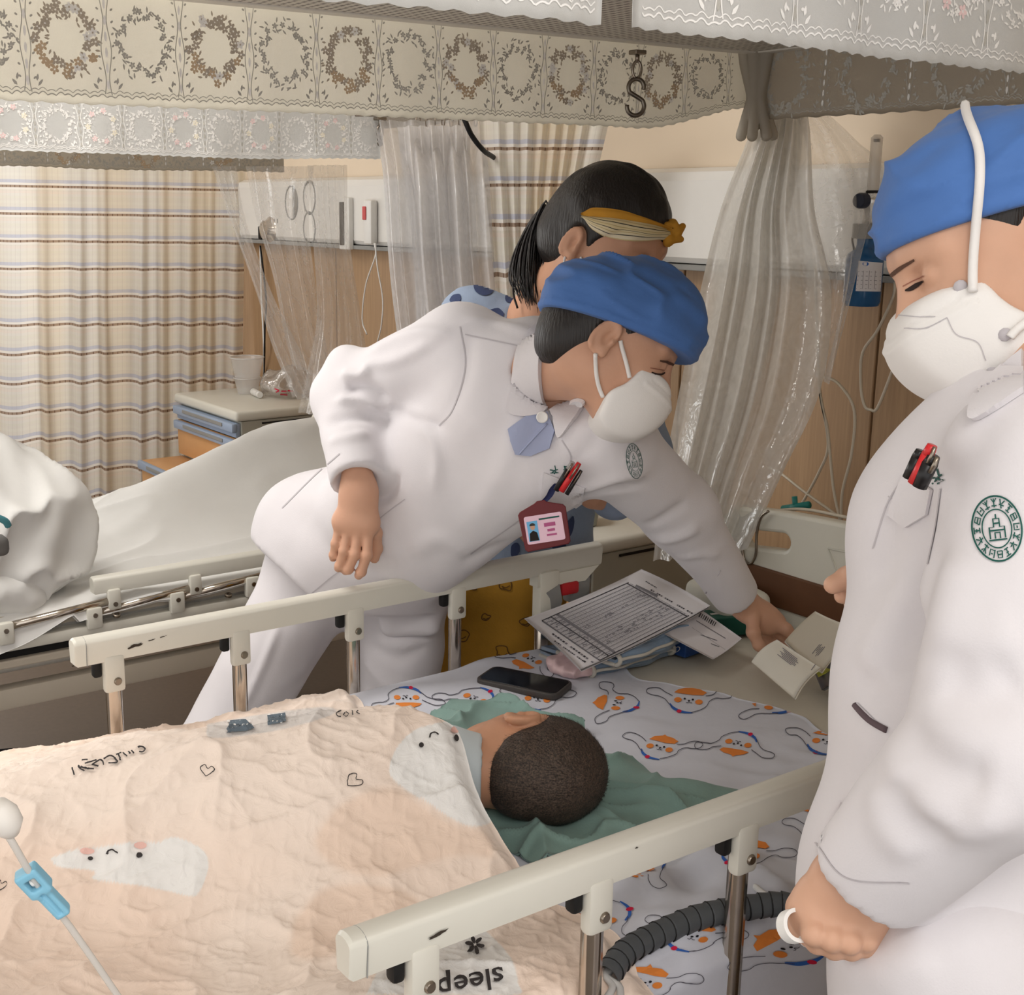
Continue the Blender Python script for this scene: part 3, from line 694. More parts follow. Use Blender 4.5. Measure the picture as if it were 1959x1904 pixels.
for a, b in [((22, 1197), (210, 1150)), ((188, 1172), (370, 1124)), ((345, 1142), (520, 1097))]:
    MB().tube([p2(*a, -.008), p2(*b, -.008)], .0095, 10).build('folded_post', M_CHROME, r2, True)
for (x, y) in [(223, 1177), (437, 1139)]:
    q = p2(x, y, -.02); MB().lathe([(.009, .003), (.006, .004), (.006, -.002), (.009, -.002)], q, 14, Matrix.Rotation(.35, 4, 'X')).build('eyelet', M_SCREW, r2, True, 40)
MB().box((.2, Y2+.03, .652), (2.2, .02, .085), .004).build('side_plate', M_FRAME, b2)
zd = (p2(100, 1232)[2]); MB().box((.2, Y2+.03, zd-.004), (2.3, .03, .05), .004).build('gap_shade_strip', M_BLACK, b2)  # black strip stands in for the shade in the gap under the rail base
MB().box((.2, Y2+.25, zd-.03), (2.2, .5, .02), .004).build('bed_deck', M_FRAME, b2)
zf = p2(215, 1298, .03)[2]; MB().box((.2, Y2+.05, zf), (2.3, .04, .05), .006).build('lower_beam', M_FRAME, b2, True, 40)
MB().box((.2, Y2+.85, zf), (2.3, .04, .05), .006).build('lower_beam', M_FRAME, b2, True, 40)
for x in (-.7, 1.15):
    MB().box((x, Y2+.45, zf-.03), (.05, .84, .05), .006).build('cross_beam', M_FRAME, b2)
    for y in (Y2+.06, Y2+.84):
        MB().box((x, y, zf/2), (.05, .05, zf-.1), .006).build('leg', M_FRAME, b2)
        MB().lathe([(0, 0), (.05, 0), (.055, .01), (.055, .03), (.05, .04), (0, .04)], (x, y-.02, .055), 18, Matrix.Rotation(math.pi/2, 4, 'X')).build('caster', M_BLACK, b2, True, 40)
wb = MB()
for i in range(15): wb.tube([(.32+i*.022, Y2+.08, zf+.03), (.32+i*.022, Y2+.08, zf+.085)], .0012, 4)
for i in range(4): wb.tube([(.31, Y2+.08, zf+.03+i*.018), (.65, Y2+.08, zf+.03+i*.018)], .0012, 4)
o = wb.build('wire_basket', M_SCREW, b2); o['kind'] = 'stuff'
outl2 = [(y-.02+1.8, z-.04) for y, z in outl]
plate('headboard', outl2, [], .035, .008, M_IVORY, b2, Matrix(((0, 0, 1, 1.42), (1, 0, 0, 0), (0, 1, 0, 0), (0, 0, 0, 1))))
MB().box((.3, Y2+.46, .62), (2.1, .88, .13), .03, seg=3).build('mattress', mat('mattress_vinyl', (205, 203, 196), .5), b2, True, 40)

# ------------------------------------------------------------------ bedside cabinets
def cabinet(x0, x1, y0, y1, zt, label, drawers):
    c = empty('bedside_cabinet', ((x0+x1)/2, (y0+y1)/2, 0), label, 'cabinet'); xm, ym = (x0+x1)/2, (y0+y1)/2
    MB().box((xm, ym, zt-.019), (x1-x0+.02, y1-y0+.02, .038), .012, seg=3).build('top', M_CABTOP, c, True, 40)
    MB().box((xm+.005, ym, (zt-.04+.08)/2), (x1-x0-.02, y1-y0-.005, zt-.04-.08), .004).build('body', M_CABGREY, c)
    MB().box((xm+.03, y0+.0005, zt-.052), (x1-x0-.14, .006, .006), .001).build('board_slot', M_DARK, c)
    for (z0, z1, out, kind) in drawers:
        d = MB().box((x0+.004-out/2, ym, (z0+z1)/2), (.02+out, y1-y0-.012, z1-z0-.006), .004).build('drawer', M_TAN if kind == 'tan' else M_BLUEGREY, c, True, 40)
        hz = z1-.02
        MB().box((x0-.012-out, ym, hz), (.022, y1-y0-.004, .034), .006).build('pull_rail', M_BLUEGREY, d, True, 40)
        MB().box((x0-.0245-out, ym-.01, hz+.004), (.004, (y1-y0)*.66, .014), .002).build('finger_groove', M_GREY, d)
    for yy in (y0+.05, y1-.05):
        for xx in (x0+.06, x1-.05): MB().lathe([(0, 0), (.026, 0), (.03, .006), (.03, .018), (.026, .024), (0, .024)], (xx, yy-.012, .031), 14, Matrix.Rotation(math.pi/2, 4, 'X')).build('caster', M_BLACK, c, True, 40)
    return c
cabinet(1.44, 1.83, 3.34, 3.9, .828, 'grey bedside cabinet with tan and blue drawers beside the plaid curtain', [(.725, .785, 0, 'blue'), (.58, .725, 0, 'tan'), (.40, .575, .16, 'tan'), (.1, .395, 0, 'tan')])
cabinet(1.43, 1.83, 1.36, 1.755, .782, 'grey bedside cabinet between the beds behind the reaching nurse', [(.68, .74, 0, 'blue'), (.55, .68, 0, 'tan'), (.1, .54, 0, 'tan')])
# ------------------------------------------------------------------ mattress, printed sheet, green cloth, blanket
MZ = .735
mt = tag(MB().box((.42, .47, .645), (1.98, .92, .18), .035, seg=4).build('mattress', mat('mattress_cream', (214, 209, 196), .55, noise=.02, nscale=15, bump=.1, bscale=300), None, True, 40), 'bare cream mattress showing at the head end of the child bed', 'mattress')
def sheet_z(x, y):
    r = .006*noise2(x, y, 7., 1)+.004*noise2(x*1.0+y*.6, y*.5, 16., 2)
    near = sstep(.42, .1, y)*sstep(.25, .5, x)                       # rumpled towards the near rail
    rg = 1-np.abs(noise2(x+.25*y, y-.2*x, 9., 4)); r = r+near*(.03*rg**3+.012*noise2(x, y, 22., 5)) 
    return MZ+.004+np.maximum(r, -.002)
nx, ny = 170, 190
SS = np.linspace(0, 1, ny); X0 = np.linspace(-.57, 1, nx)
def sheet_pt(a, s):
    """a 0..1 foot..head, s 0..1 near hem .. far hem"""
    yy = np.interp(s, [0, .12, .16, .84, .88, 1], [.004, .004, .03, .915, .938, .938]); dz = np.interp(s, [0, .12, .16, .84, .88, 1], [-.16, -.03, 0, 0, -.03, -.14])
    xe = 1.05+.05*noise2(yy*0+3.3, yy, 6., 7)-.10*sstep(.35, .85, yy)+.02*noise2(yy*0+8, yy, 16., 9)
    x = -.57+(xe+.57)*a; z = sheet_z(x, yy)+dz; yo = yy+np.where(dz < -.01, (yy-.47)*.012+.006*noise2(x, z, 9., 3)*np.sign(yy-.47), 0)
    return np.stack([x, yo, z], -1)
A, S_ = np.meshgrid(np.linspace(0, 1, nx), SS, indexing='ij')
M_SHEET = mat('sheet_cotton', (206, 208, 218), .75, noise=.02, nscale=40, bump=.15, bscale=120, sheen=.1)
sheet = tag(grid_obj('bed_sheet', sheet_pt(A, S_), M_SHEET, None, thick=-.003), 'pale grey printed cotton sheet with orange doodles spread on child bed', 'sheet')
SH = bvh_of(sheet)
PO, PB, PRD, PK, PL_ = 0, 1, 2, 3, 4
MP = [mat('print_orange', (228, 136, 62), .75, noise=.05, nscale=60), mat('print_blue', (52, 100, 180), .75, noise=.05), mat('print_red', (206, 32, 70), .75, noise=0), mat('print_black', (30, 28, 34), .75, noise=0), mat('print_line', (74, 72, 84), .75, noise=0)]
def motif(cx, cy, rot, s, sd):
    r = np.random.default_rng(sd); c, n = math.cos(math.radians(rot)), math.sin(math.radians(rot)); it = []
    def T(p): p = np.asarray(p, float); x, y = p[:, 0]*s, -p[:, 1]*s; return np.stack([cx+(x*c-y*n), cy+(x*n+y*c)*.52], 1)
    def fill(p, k): v, f = poly_px(T(p)); it.append((v, f, k))
    def line(p, w_, k, m): v, f = stroke_px(T(p), w_, m); it.append((v, f, k))
    wob = lambda p: np.asarray(p, float)+r.normal(0, 1.3, (len(p), 2))
    line(wob([(-34, 18), (-48, 34), (-66, 46), (-84, 44), (-88, 30), (-78, 20), (-62, 16), (-50, 4), (-42, -12), (-34, -26)]), 1.25, 4, 50)
    line(wob([(34, 18), (50, 24), (62, 38), (80, 42), (90, 30), (86, 14), (70, 8), (56, 10), (44, -4), (40, -22), (26, -40), (8, -48)]), 1.25, 4, 50)
    fill(wob([(-30, 30), (-22, 42), (-6, 48), (0, 56), (6, 48), (22, 44), (34, 32), (30, 22), (8, 22), (-12, 26)]), 0)
    line([(-38, -14), (-30, -32), (-12, -46), (10, -50)], [2.4*s, 5.5*s, 5*s, 2*s], 1, 24)
    fill(ell_px(-18, -44, 5.2, 7), 2)
    fill(ell_px(-22, 2, 8, 10), 0); fill(ell_px(22, -6, 8, 10), 0)
    for e in [(-8, 6, 2.4, 3.8), (9, 3, 2.4, 3.8), (1, -1, 2.6, 2.6)]: fill(ell_px(*e), 3)
    line([(-5, -8), (-1, -10), (1, -5), (4, -10), (8, -10)], 1.1, 4, 12)
    return it
mots = [(1262, 1431, 12, .88), (1412, 1424, 192, .88), (1317, 1341, 2, .92), (1180, 1346, -88, .86), (1480, 1346, -65, .88), (1582, 1420, 6, .95), (908, 1338, 205, .85), (1028, 1338, 2, .82), (1017, 1262, 215, .78), (1283, 1264, 170, .78), (1340, 1538, 195, 1.0), (1228, 1655, 222, 1.0), (1425, 1632, 20, 1.05), (1152, 1752, 225, 1.2), (1322, 1792, 15, 1.15), (1510, 1812, -60, 1.45), (1232, 1880, 10, 1.2), (1580, 1600, 12, 1.05), (778, 1336, 170, .8), (1560, 1530, 190, 1.0), (1115, 1500, 20, .95)]
its = []
for i, (x, y, r_, s_) in enumerate(mots): its += motif(x, y, r_, s_, i)
print_on('printed_doodles', SH, its, MP, sheet, .001)

# folded white pad by the headboard
tag(MB().box((1.352, .84, MZ+.042), (.12, .16, .08), .022, rot=Matrix.Rotation(-.25, 4, 'Z'), seg=4).build('folded_pad', mat('pad_white', (222, 220, 208), .7, noise=.02, bump=.2, bscale=200), None, True, 40), 'white folded pad standing at headboard corner of child bed', 'pad')

# green cloth under the head
gx, gy = np.meshgrid(np.linspace(0, 1, 110), np.linspace(0, 1, 120), indexing='ij')
th = np.arctan2(gy-.5, gx-.5); rad = np.maximum(np.abs(gx-.5), np.abs(gy-.5))*2
xx = .39+.30*gx+.035*np.sin(gy*9+1)*(gx-.3)+.02*np.sin(gy*21)*gx+.03*sstep(.0, .35, .5-np.abs(gy-.25))*gx; yy = .245+.50*gy+.012*np.sin(gx*11)-.06*(1-gy)*(gx < 2)*np.sin(gx*3.1)*.5
zz = sheet_z(xx, yy)+.006+.012*np.clip(1-rad**6, 0, 1)+.007*noise2(xx*.8+yy, yy-xx, 11., 21)*(rad < 2)+.017*(1-np.abs(noise2(xx-yy*.4, yy+xx, 8., 23)))**4+.010*(1-np.abs(noise2(xx+yy*.7, yy-xx*.5, 13., 27)))**5-.010*np.exp(-((xx-.49)**2+(yy-.36)**2)/.006)
M_GREEN = mat('green_cotton', (128, 156, 149), .8, noise=.03, nscale=30, bump=.2, bscale=260, sheen=.1)
tag(grid_obj('green_cloth', np.stack([xx, yy, np.maximum(zz, sheet_z(xx, yy)+.004)], -1), M_GREEN, None, thick=.004), 'crumpled sage green cloth laid under the head of the child', 'cloth')

# blanket over the child
RX = [-.95, -.45, -.25, -.12, -.03, .05, .14, .25, .35, .5]; RY = [.6, .66, .68, .64, .585, .53, .485, .45, .415, .40]; RZ = [.80, .81, .825, .85, .875, .893, .905, .913, .922, .90]
def blanket_z(x, y, xe):
    yc = np.interp(x, RX, RY); zc = np.interp(x, RX, RZ); base = .752
    near = np.clip((yc-y)/.30, 0, 1.3); far = np.clip((y-yc)/(.40-.1*sstep(.0, .3, x)), 0, 1.3)
    g = np.where(y < yc, .5+.5*np.cos(np.pi*np.minimum(near, 1)), np.exp(-(far*1.75)**2))
    z = base+(zc-base)*g
    z = z+.045*np.exp(-(((x+.42)/.22)**2+((y-.28)/.16)**2))+.03*np.exp(-(((x-.05)/.16)**2+((y-.10)/.07)**2))
    q1 = 1-np.abs(noise2(x*.9+y*.55, y*1.5-x*.5, 5.2, 31)); q2 = 1-np.abs(noise2(x*.7-y*.4, y*1.4+x*.5, 11., 33)); q3 = noise2(x, y, 26., 35); q4 = 1-np.abs(noise2(x+y*.2, y*1.2, 22., 37))
    q5 = 1-np.abs(noise2(x*1.1+y*.9, y*.5-x*.35, 38., 39)); q6 = 1-np.abs(noise2(x-y*.6, y+x*.4, 64., 43)); wv = .009*(q1**4)+.008*(q2**4)+.002*q3+.0026*q4**5+.0026*q5**4+.0016*q6**3
    e = sstep(0, .03, xe-x); z = z+wv*(.35+.65*e)
    return z-.016*(1-e)
def blanket_xe(y): return .365+.02*np.sin(y*9)+.012*noise2(y*0+2, y, 9., 41)-.03*sstep(.18, .02, y)+.012*sstep(.3, .45, y)+.10*sstep(.62, .9, y)-.056*sstep(.06, .18, y)*sstep(.62, .45, y)*(1-.6*sstep(.28, .40, y))
bu, bv = np.meshgrid(np.linspace(0, 1, 500)**.85, np.linspace(0, 1, 400), indexing='ij')
by = -.045+(.985)*bv; bxe = blanket_xe(by); bx = -1.0+(bxe+1.0)*bu
drop = sstep(.03, -.045, by); fard = sstep(.9, .94, by)
bz = blanket_z(bx, by, bxe)-.10*drop*sstep(.36, .2, bx)-.035*fard+.01*sstep(.9, .94, by)*np.sin(bx*14)
bz = np.maximum(bz, sheet_z(bx, np.clip(by, .03, .9))+.007-.2*drop-.06*fard)
def peach():
    m = bpy.data.materials.new('blanket_cotton'); m.use_nodes = True; t = m.node_tree; b = t.nodes['Principled BSDF']; tc = nd(t, 'ShaderNodeTexCoord')
    nz = nd(t, 'ShaderNodeTexNoise', Scale=2.6, Detail=1.); lk(t, tc.outputs['Object'], nz.inputs['Vector'])
    cr = nd(t, 'ShaderNodeValToRGB'); cr.color_ramp.elements[0].position = .44; cr.color_ramp.elements[0].color = s2l((240, 224, 211)); cr.color_ramp.elements[1].position = .58; cr.color_ramp.elements[1].color = s2l((237, 214, 197))
    lk(t, nz.outputs[0], cr.inputs[0]); at = nd(t, 'ShaderNodeAttribute', attribute_name='dye'); mx = nd(t, 'ShaderNodeMix', data_type='RGBA'); lk(t, at.outputs['Alpha'], mx.inputs[0]); lk(t, cr.outputs[0], mx.inputs[6]); lk(t, at.outputs['Color'], mx.inputs[7]); lk(t, mx.outputs[2], b.inputs['Base Color']); b.inputs['Roughness'].default_value = .85; b.inputs['Sheen Weight'].default_value = .15
    n2 = nd(t, 'ShaderNodeTexNoise', Scale=42., Detail=4., Distortion=.8); lk(t, tc.outputs['Object'], n2.inputs['Vector']); bp = nd(t, 'ShaderNodeBump', Strength=.5, Distance=.006); lk(t, n2.outputs[0], bp.inputs['Height']); lk(t, bp.outputs[0], b.inputs['Normal']); return m
M_BLK = peach()
bl = tag(grid_obj('blanket', np.stack([bx, by, bz], -1), M_BLK, None, thick=.006), 'thin peach quilt with white face prints covering the sleeping child', 'blanket')
BB = bvh_of(bl); DYE = []
MBK = [mat('quilt_white', (233, 231, 228), .85, noise=.01, bump=.4, bscale=45, bdist=.006), mat('quilt_ink', (58, 54, 54), .8, noise=0), mat('quilt_pink', (231, 188, 178), .85, noise=.02), mat('quilt_slate', (96, 108, 118), .8, noise=.03), mat('quilt_pearl', (218, 210, 205), .85, noise=.02), mat('quilt_deep', (232, 206, 185), .85, noise=.02, bump=.4, bscale=45, bdist=.006)]
its = []
def fil(p, k, st=4):
    if k in (0, 4, 5) and len(p) > 20: DYE.append((np.asarray(p), k)); return
    v, f = poly_px(p, st); its.append((v, f, k))
def lin(p, w_, k, m=None): v, f = stroke_px(p, w_, m); its.append((v, f, k))
def smooth(p, n=60): return spline(np.vstack([p, p[:1]]), n)[:-1]
fil(smooth([(800, 1392), (850, 1380), (885, 1384), (915, 1440), (938, 1510), (944, 1568), (905, 1582), (862, 1566), (815, 1535), (775, 1512), (745, 1482), (752, 1442), (775, 1410)]), 0)
fil(smooth([(95, 1642), (140, 1625), (190, 1620), (250, 1610), (300, 1611), (330, 1600), (362, 1610), (390, 1628), (400, 1655), (386, 1700), (368, 1716), (320, 1706), (270, 1696), (220, 1690), (175, 1682), (180, 1667), (112, 1660)]), 0)
fil(smooth([(700, 1904), (735, 1830), (775, 1775), (830, 1740), (890, 1755), (940, 1790), (980, 1836), (992, 1880), (988, 1904), (850, 1904)]), 0)
fil(smooth([(640, 1545), (700, 1512), (760, 1508), (815, 1545), (870, 1575), (930, 1590), (945, 1640), (880, 1640), (800, 1660), (720, 1680), (640, 1660), (600, 1610)]), 5)
fil(smooth([(560, 1760), (620, 1700), (720, 1690), (800, 1720), (760, 1760), (690, 1770), (640, 1830), (560, 1830)]), 5)
fil(smooth([(395, 1385), (500, 1366), (620, 1352), (640, 1366), (560, 1392), (470, 1408), (400, 1412)], 40), 4)
for c in [(871, 1399, 11, 6), (168, 1630, 14, 6), (269, 1619, 13, 7)]: fil(ell_px(*c), 2)
for c in [(871, 1414, 4.5, 6.5, -.3), (806, 1428, 4.5, 5, .5), (174, 1644, 6, 4), (267, 1638, 6, 5)]: fil(ell_px(*c), 1)
lin([(822, 1414), (824, 1406), (832, 1403), (839, 1408)], 3, 1, 14); lin([(206, 1636), (210, 1628), (217, 1627), (227, 1634)], 3, 1, 14)
for hx, hy, hs, ha in [(398, 1477, 14, .2), (676, 1497, 16, .9), (2, 1697, 12, .2)]:
    p = np.array([(.0, .9), (-.9, 0), (-.95, -.6), (-.5, -.95), (0, -.45), (.5, -.9), (.95, -.5), (.6, .3), (.0, .9)])*hs; c, s = math.cos(ha), math.sin(ha); lin(np.stack([hx+p[:, 0]*c-p[:, 1]*s, hy+(p[:, 0]*s+p[:, 1]*c)*.85], 1), 1.7, 1, 40)
k = lambda p: [(80+a/4.8975, 1400+b/4.8975) for a, b in p]
for p in [[(900, 162), (925, 152), (955, 160), (970, 182), (950, 205), (915, 202)], [(846, 186), (862, 220)], [(818, 194), (832, 222)], [(765, 205), (803, 246)], [(722, 222), (745, 282)], [(700, 228), (752, 205)], [(585, 266), (640, 236), (684, 258), (716, 300), (630, 306)], [(408, 312), (520, 272)], [(470, 326), (556, 272), (582, 326)], [(540, 336), (480, 322)], [(385, 272), (440, 268)], [(345, 330), (402, 380)], [(372, 340), (430, 358), (492, 360)], [(292, 345), (312, 420)]]: lin(k(p), 3, 1, 14)
v, f = text_px('sleep', (962, 1852), (-63, 13), (8, 56), offset=.012); its.append((v, f, 1))
for i in range(6):
    a = i*math.pi/3+.2; fil(ell_px(908+11*math.cos(a), 1811+11*math.sin(a), 8.5, 4.2, a, 10), 1)
fil(ell_px(908, 1811, 2.5, 2.5), 0)
def dots(poly):
    fil(poly, 3)
    p = np.array(poly); x0, y0 = p.min(0); x1, y1 = p.max(0)
    for i in range(7):
        for j in range(5):
            cx, cy = x0+4+i*8+(j % 2)*4, y0+4+j*7
            if cx < x1-3 and cy < y1-3: its.append((ell_px(cx, cy, 2.2, 2.2, 0, 8), [tuple(range(8))], 0))
dots([(440, 1381), (470, 1378), (487, 1396), (470, 1402), (433, 1404)]); dots([(511, 1371), (545, 1366), (548, 1382), (514, 1391)])
for p in [[(652, 1363), (645, 1366), (645, 1372), (652, 1374)], [(660, 1366), (657, 1370), (662, 1374), (667, 1369), (661, 1365)], [(674, 1362), (675, 1372)], [(686, 1362), (682, 1366), (688, 1369)]]: lin(p, 2, 1, 10)
print_on('printed_faces_and_words', BB, its, MBK, bl, .0026)
# the big dyed shapes are the cloth's own colour, kept per vertex
vs = np.zeros(len(bl.data.vertices)*3, np.float32); bl.data.vertices.foreach_get('co', vs); vs = vs.reshape(-1, 3)-CAM; dz_ = vs@FWD
uvp = np.stack([PPX+FPX*(vs@RIGHT)/dz_, PPY-FPX*(vs@UP)/dz_], 1); dye = np.zeros((len(vs), 4), np.float32); dye[:, :3] = s2l((240, 224, 211))[:3]
for poly, k_ in sorted(DYE, key=lambda q: {5: 0, 4: 1, 0: 2}[q[1]]):
    d = poly2d(uvp, poly); soft = {5: 26., 4: 4., 0: 3.}[k_]; a = np.clip(.5-d/soft, 0, 1)[:, None]; c_ = np.array(s2l({5: (232, 206, 186), 4: (216, 209, 204), 0: (234, 232, 229)}[k_])[:3]); dye[:, :3] = dye[:, :3]*(1-a)+c_*a; dye[:, 3:] = np.maximum(dye[:, 3:], a)
at_ = bl.data.color_attributes.new('dye', 'FLOAT_COLOR', 'POINT'); at_.data.foreach_set('color', dye.ravel())

# ------------------------------------------------------------------ second bed linen
M_LINEN = mat('white_linen', (226, 225, 222), .8, noise=.015, nscale=20, bump=.2, bscale=60, sheen=.1)
lu, lv = np.meshgrid(np.linspace(0, 1, 170), np.linspace(0, 1, 130), indexing='ij')
lx_ = -.75+2.12*lu; ly = np.interp(lv, [0, .14, .2, .9, 1], [1.783, 1.79, 1.84, 2.66, 2.74])
lz = .70+np.interp(lv, [0, .14, .2, .9, 1], [-1, -.5, 0, 0, -1.4])*.07*(.25+.75*sstep(.5, .15, lx_))
mound = np.interp(lx_, [.25, .55, .75, .95, 1.15, 1.3, 1.37], [0, .03, .12, .19, .24, .25, .16])*np.exp(-((ly-2.42)/.22)**2)
fl = .012*(1-np.abs(noise2(lx_*.6+ly*.9, ly*1.2-lx_*.4, 5., 51)))**3+.004*noise2(lx_, ly, 12., 52)+.02*np.exp(-((ly-1.98-.12*(lx_-.4))/.02)**2)*sstep(.3, .5, lx_)
hem = .012*np.sin(lx_*9)*sstep(.2, 0, lv)+.02*sstep(.2, 0, lv)*(lx_ < .3)*np.sin(lx_*4)-.03*sstep(.2, 0, lv)*sstep(.35, .1, lx_)
tag(grid_obj('duvet', np.stack([lx_, ly, lz+mound+fl+hem], -1), M_LINEN, None, thick=.012), 'rumpled white duvet spread over the second bed rising to a mound', 'duvet')
def pillow(name, c, h, rot, sd, label, m, amp=.012, res=.009):
    R = np.array(Matrix.Rotation(rot[0], 3, 'Z') @ Matrix.Rotation(rot[1], 3, 'Y') @ Matrix.Rotation(rot[2], 3, 'X')).T
    c = np.array(c); L = np.linalg.norm(h)+.04; F = Field(c-L, c+L, res); F.box(c, h, R, min(h)*.9, .02)
    F.ell(c, np.array(h)*[1.02, 1.02, 1.25], R, .03); V, Fc = F.mesh(); V = relax(V, Fc, 3)
    n = vnormals(V, Fc); q = (V-c)@R.T
    d = amp*(1-np.abs(vnoise(q*[1.6, .8, 1.], 9., sd)))**3+amp*.5*vnoise(q, 14., sd+1); V = V+n*d[:, None]
    return tag(mesh_obj(name, V, Fc, m), label, 'pillow' if 'pillow' in name else 'bedding')
pillow('folded_duvet', (.16, 2.02, .86), (.21, .2, .15), (.1, .32, 0), 3, 'big folded white bedding bundle at the left on the second bed', M_LINEN, .03)
pillow('pillow', (.13, 1.90, .755), (.12, .09, .045), (0, .2, 0), 8, 'small white pillow squeezed under the folded bedding bundle', M_LINEN, .012)
tag(MB().box(P(-8, 1044, 2.17), (.04, .04, .035), .012, seg=3).build('dark_cloth_bundle', mat('dark_grey_cloth', (92, 90, 88), .8), None, True, 40), 'dark grey bundle tucked by the small pillow at the left edge', 'cloth')
tag(MB().tube(spline([P(-20, 985, 2.13), P(8, 996, 2.14), P(16, 1006, 2.15)], 12), .006, 8).build('teal_strap', mat('teal_strap', (66, 120, 128), .6), None, True), 'teal strap end on the folded bedding at the left edge', 'strap')

# ------------------------------------------------------------------ curtains
def plaid():
    m = bpy.data.materials.new('plaid_curtain'); m.use_nodes = True; t = m.node_tree; b = t.nodes['Principled BSDF']
    uv = nd(t, 'ShaderNodeUVMap'); sx = nd(t, 'ShaderNodeSeparateXYZ'); lk(t, uv.outputs[0], sx.inputs[0])
    def m_(op, a, bb=None, c=None):
        q = nd(t, 'ShaderNodeMath', operation=op)
        for i, v in enumerate((a, bb, c)):
            if v is None: continue
            if isinstance(v, (int, float)): q.inputs[i].default_value = v
            else: lk(t, v, q.inputs[i])
        return q.outputs[0]
    pit = .104; fv = m_('FRACT', m_('MULTIPLY', sx.outputs[1], 1/pit)); fu = m_('FRACT', m_('MULTIPLY', sx.outputs[0], 1/.026))
    cr = nd(t, 'ShaderNodeValToRGB'); cr.color_ramp.interpolation = 'CONSTANT'; e = cr.color_ramp.elements
    stops = [(0, (246, 243, 238)), (.08, (178, 158, 142)), (.165, (247, 245, 241)), (.25, (212, 215, 228)), (.37, (238, 235, 228)), (.5, (240, 238, 230)), (.6, (238, 235, 228)), (.68, (238, 236, 227)), (.77, (240, 237, 231)), (.86, (242, 235, 228)), (.95, (238, 234, 226))]
    e[0].position, e[0].color = 0, s2l(stops[0][1]); e[1].position, e[1].color = stops[1][0], s2l(stops[1][1])
    for p, c in stops[2:]: q = e.new(p); q.color = s2l(c)
    lk(t, fv, cr.inputs[0])
    inb = m_('MULTIPLY', m_('GREATER_THAN', fv, .08), m_('LESS_THAN', fv, .165)); dash = m_('MULTIPLY', inb, m_('LESS_THAN', fu, .16))
    inl = m_('MULTIPLY', m_('LESS_THAN', fu, .12), .1); tot = m_('MAXIMUM', dash, m_('MULTIPLY', inl, m_('GREATER_THAN', fv, .27)))
    mx = nd(t, 'ShaderNodeMix', data_type='RGBA'); lk(t, tot, mx.inputs[0]); lk(t, cr.outputs[0], mx.inputs[6]); mx.inputs[7].default_value = s2l((120, 96, 82))
    # broad warm and white lengthwise stripes
    nz = nd(t, 'ShaderNodeTexNoise', Scale=5., Detail=0.); cx = nd(t, 'ShaderNodeCombineXYZ'); lk(t, sx.outputs[0], cx.inputs[0]); lk(t, cx.outputs[0], nz.inputs['Vector'])
    m2 = nd(t, 'ShaderNodeMix', data_type='RGBA', blend_type='MULTIPLY'); c2 = nd(t, 'ShaderNodeValToRGB'); c2.color_ramp.elements[0].position = .45; c2.color_ramp.elements[0].color = (1, 1, 1, 1); c2.color_ramp.elements[1].position = .6; c2.color_ramp.elements[1].color = s2l((252, 245, 234))
    lk(t, nz.outputs[0], c2.inputs[0]); m2.inputs[0].default_value = 1; lk(t, mx.outputs[2], m2.inputs[6]); lk(t, c2.outputs[0], m2.inputs[7]); lk(t, m2.outputs[2], b.inputs['Base Color'])
    b.inputs['Roughness'].default_value = .85
    # woven cloth lets some light through
    tl = nd(t, 'ShaderNodeBsdfTranslucent'); lk(t, m2.outputs[2], tl.inputs[0]); ms = nd(t, 'ShaderNodeMixShader', Fac=.45); out = t.nodes['Material Output']; lk(t, b.outputs[0], ms.inputs[1]); lk(t, tl.outputs[0], ms.inputs[2]); lk(t, ms.outputs[0], out.inputs['Surface'])
    return m
M_PLAID = plaid()
def drape(name, Lp, Rp, nf, amp, m, ush=1.6, nu=160, nv=60, irr=.5, seed=0, thick=.0, gather=0., v0=0., phase=0.):
    """hanging sheet between a left and a right edge given as (px, py, depth); folds swing towards and away from the room"""
    Lw = spline([P(*p) for p in Lp], nv); Rw = spline([P(*p) for p in Rp], nv); u = np.linspace(0, 1, nu); rg = np.random.default_rng(seed)
    w_ = np.cumsum(.4+rg.random(nf+1)*irr*2); ph = np.interp(u, np.linspace(0, 1, nf+1), (w_-w_[0])/(w_[-1]-w_[0]))*nf*2*math.pi+phase
    uu = u+gather*np.sin(ph)/(nf*2*math.pi)
    G = Lw[None]*(1-uu)[:, None, None]+Rw[None]*uu[:, None, None]
    hd_ = np.array([FWD[0], FWD[1], 0]); hd_ /= np.linalg.norm(hd_)
    V_ = np.linspace(0, 1, nv); fold = np.sin(ph)[:, None]+.35*np.sin(ph[:, None]*.5+1+V_[None]*2.)
    G = G+hd_*(amp*fold*(.75+.25*np.cos(V_*3+seed))[None])[..., None]
    G = G+hd_*(.006*noise2(u[:, None]*6+0*V_, V_[None]*3+0*u[:, None], 2., seed))[..., None]
    wid = np.linalg.norm(Rw-Lw, axis=1).mean()*ush; hgt = np.linalg.norm(Lw[0]-Lw[-1])
    uv = np.stack([np.broadcast_to((u*wid)[:, None], (nu, nv)), np.broadcast_to(((1-V_)*hgt+v0)[None], (nu, nv))], -1)
    return grid_obj(name, G, m, None, thick, uv)
def cpx(x, y): return (PPX+0, 0)
def at_y(px, py, Y): q = PL(px, py, 1, Y); return (px, py, float((q-CAM)@FWD))
c1 = drape('plaid_curtain', [at_y(-150, 200, 4.02), at_y(-140, 600, 4.02), at_y(-130, 1010, 4.02)], [at_y(472, 220, 4.02), at_y(466, 600, 4.02), at_y(462, 1000, 4.02)], 11, .035, M_PLAID, 1.55, 220, 60, seed=4, v0=.012)
tag(c1, 'plaid cream curtain with brown dashed bands hanging at the far left', 'curtain')
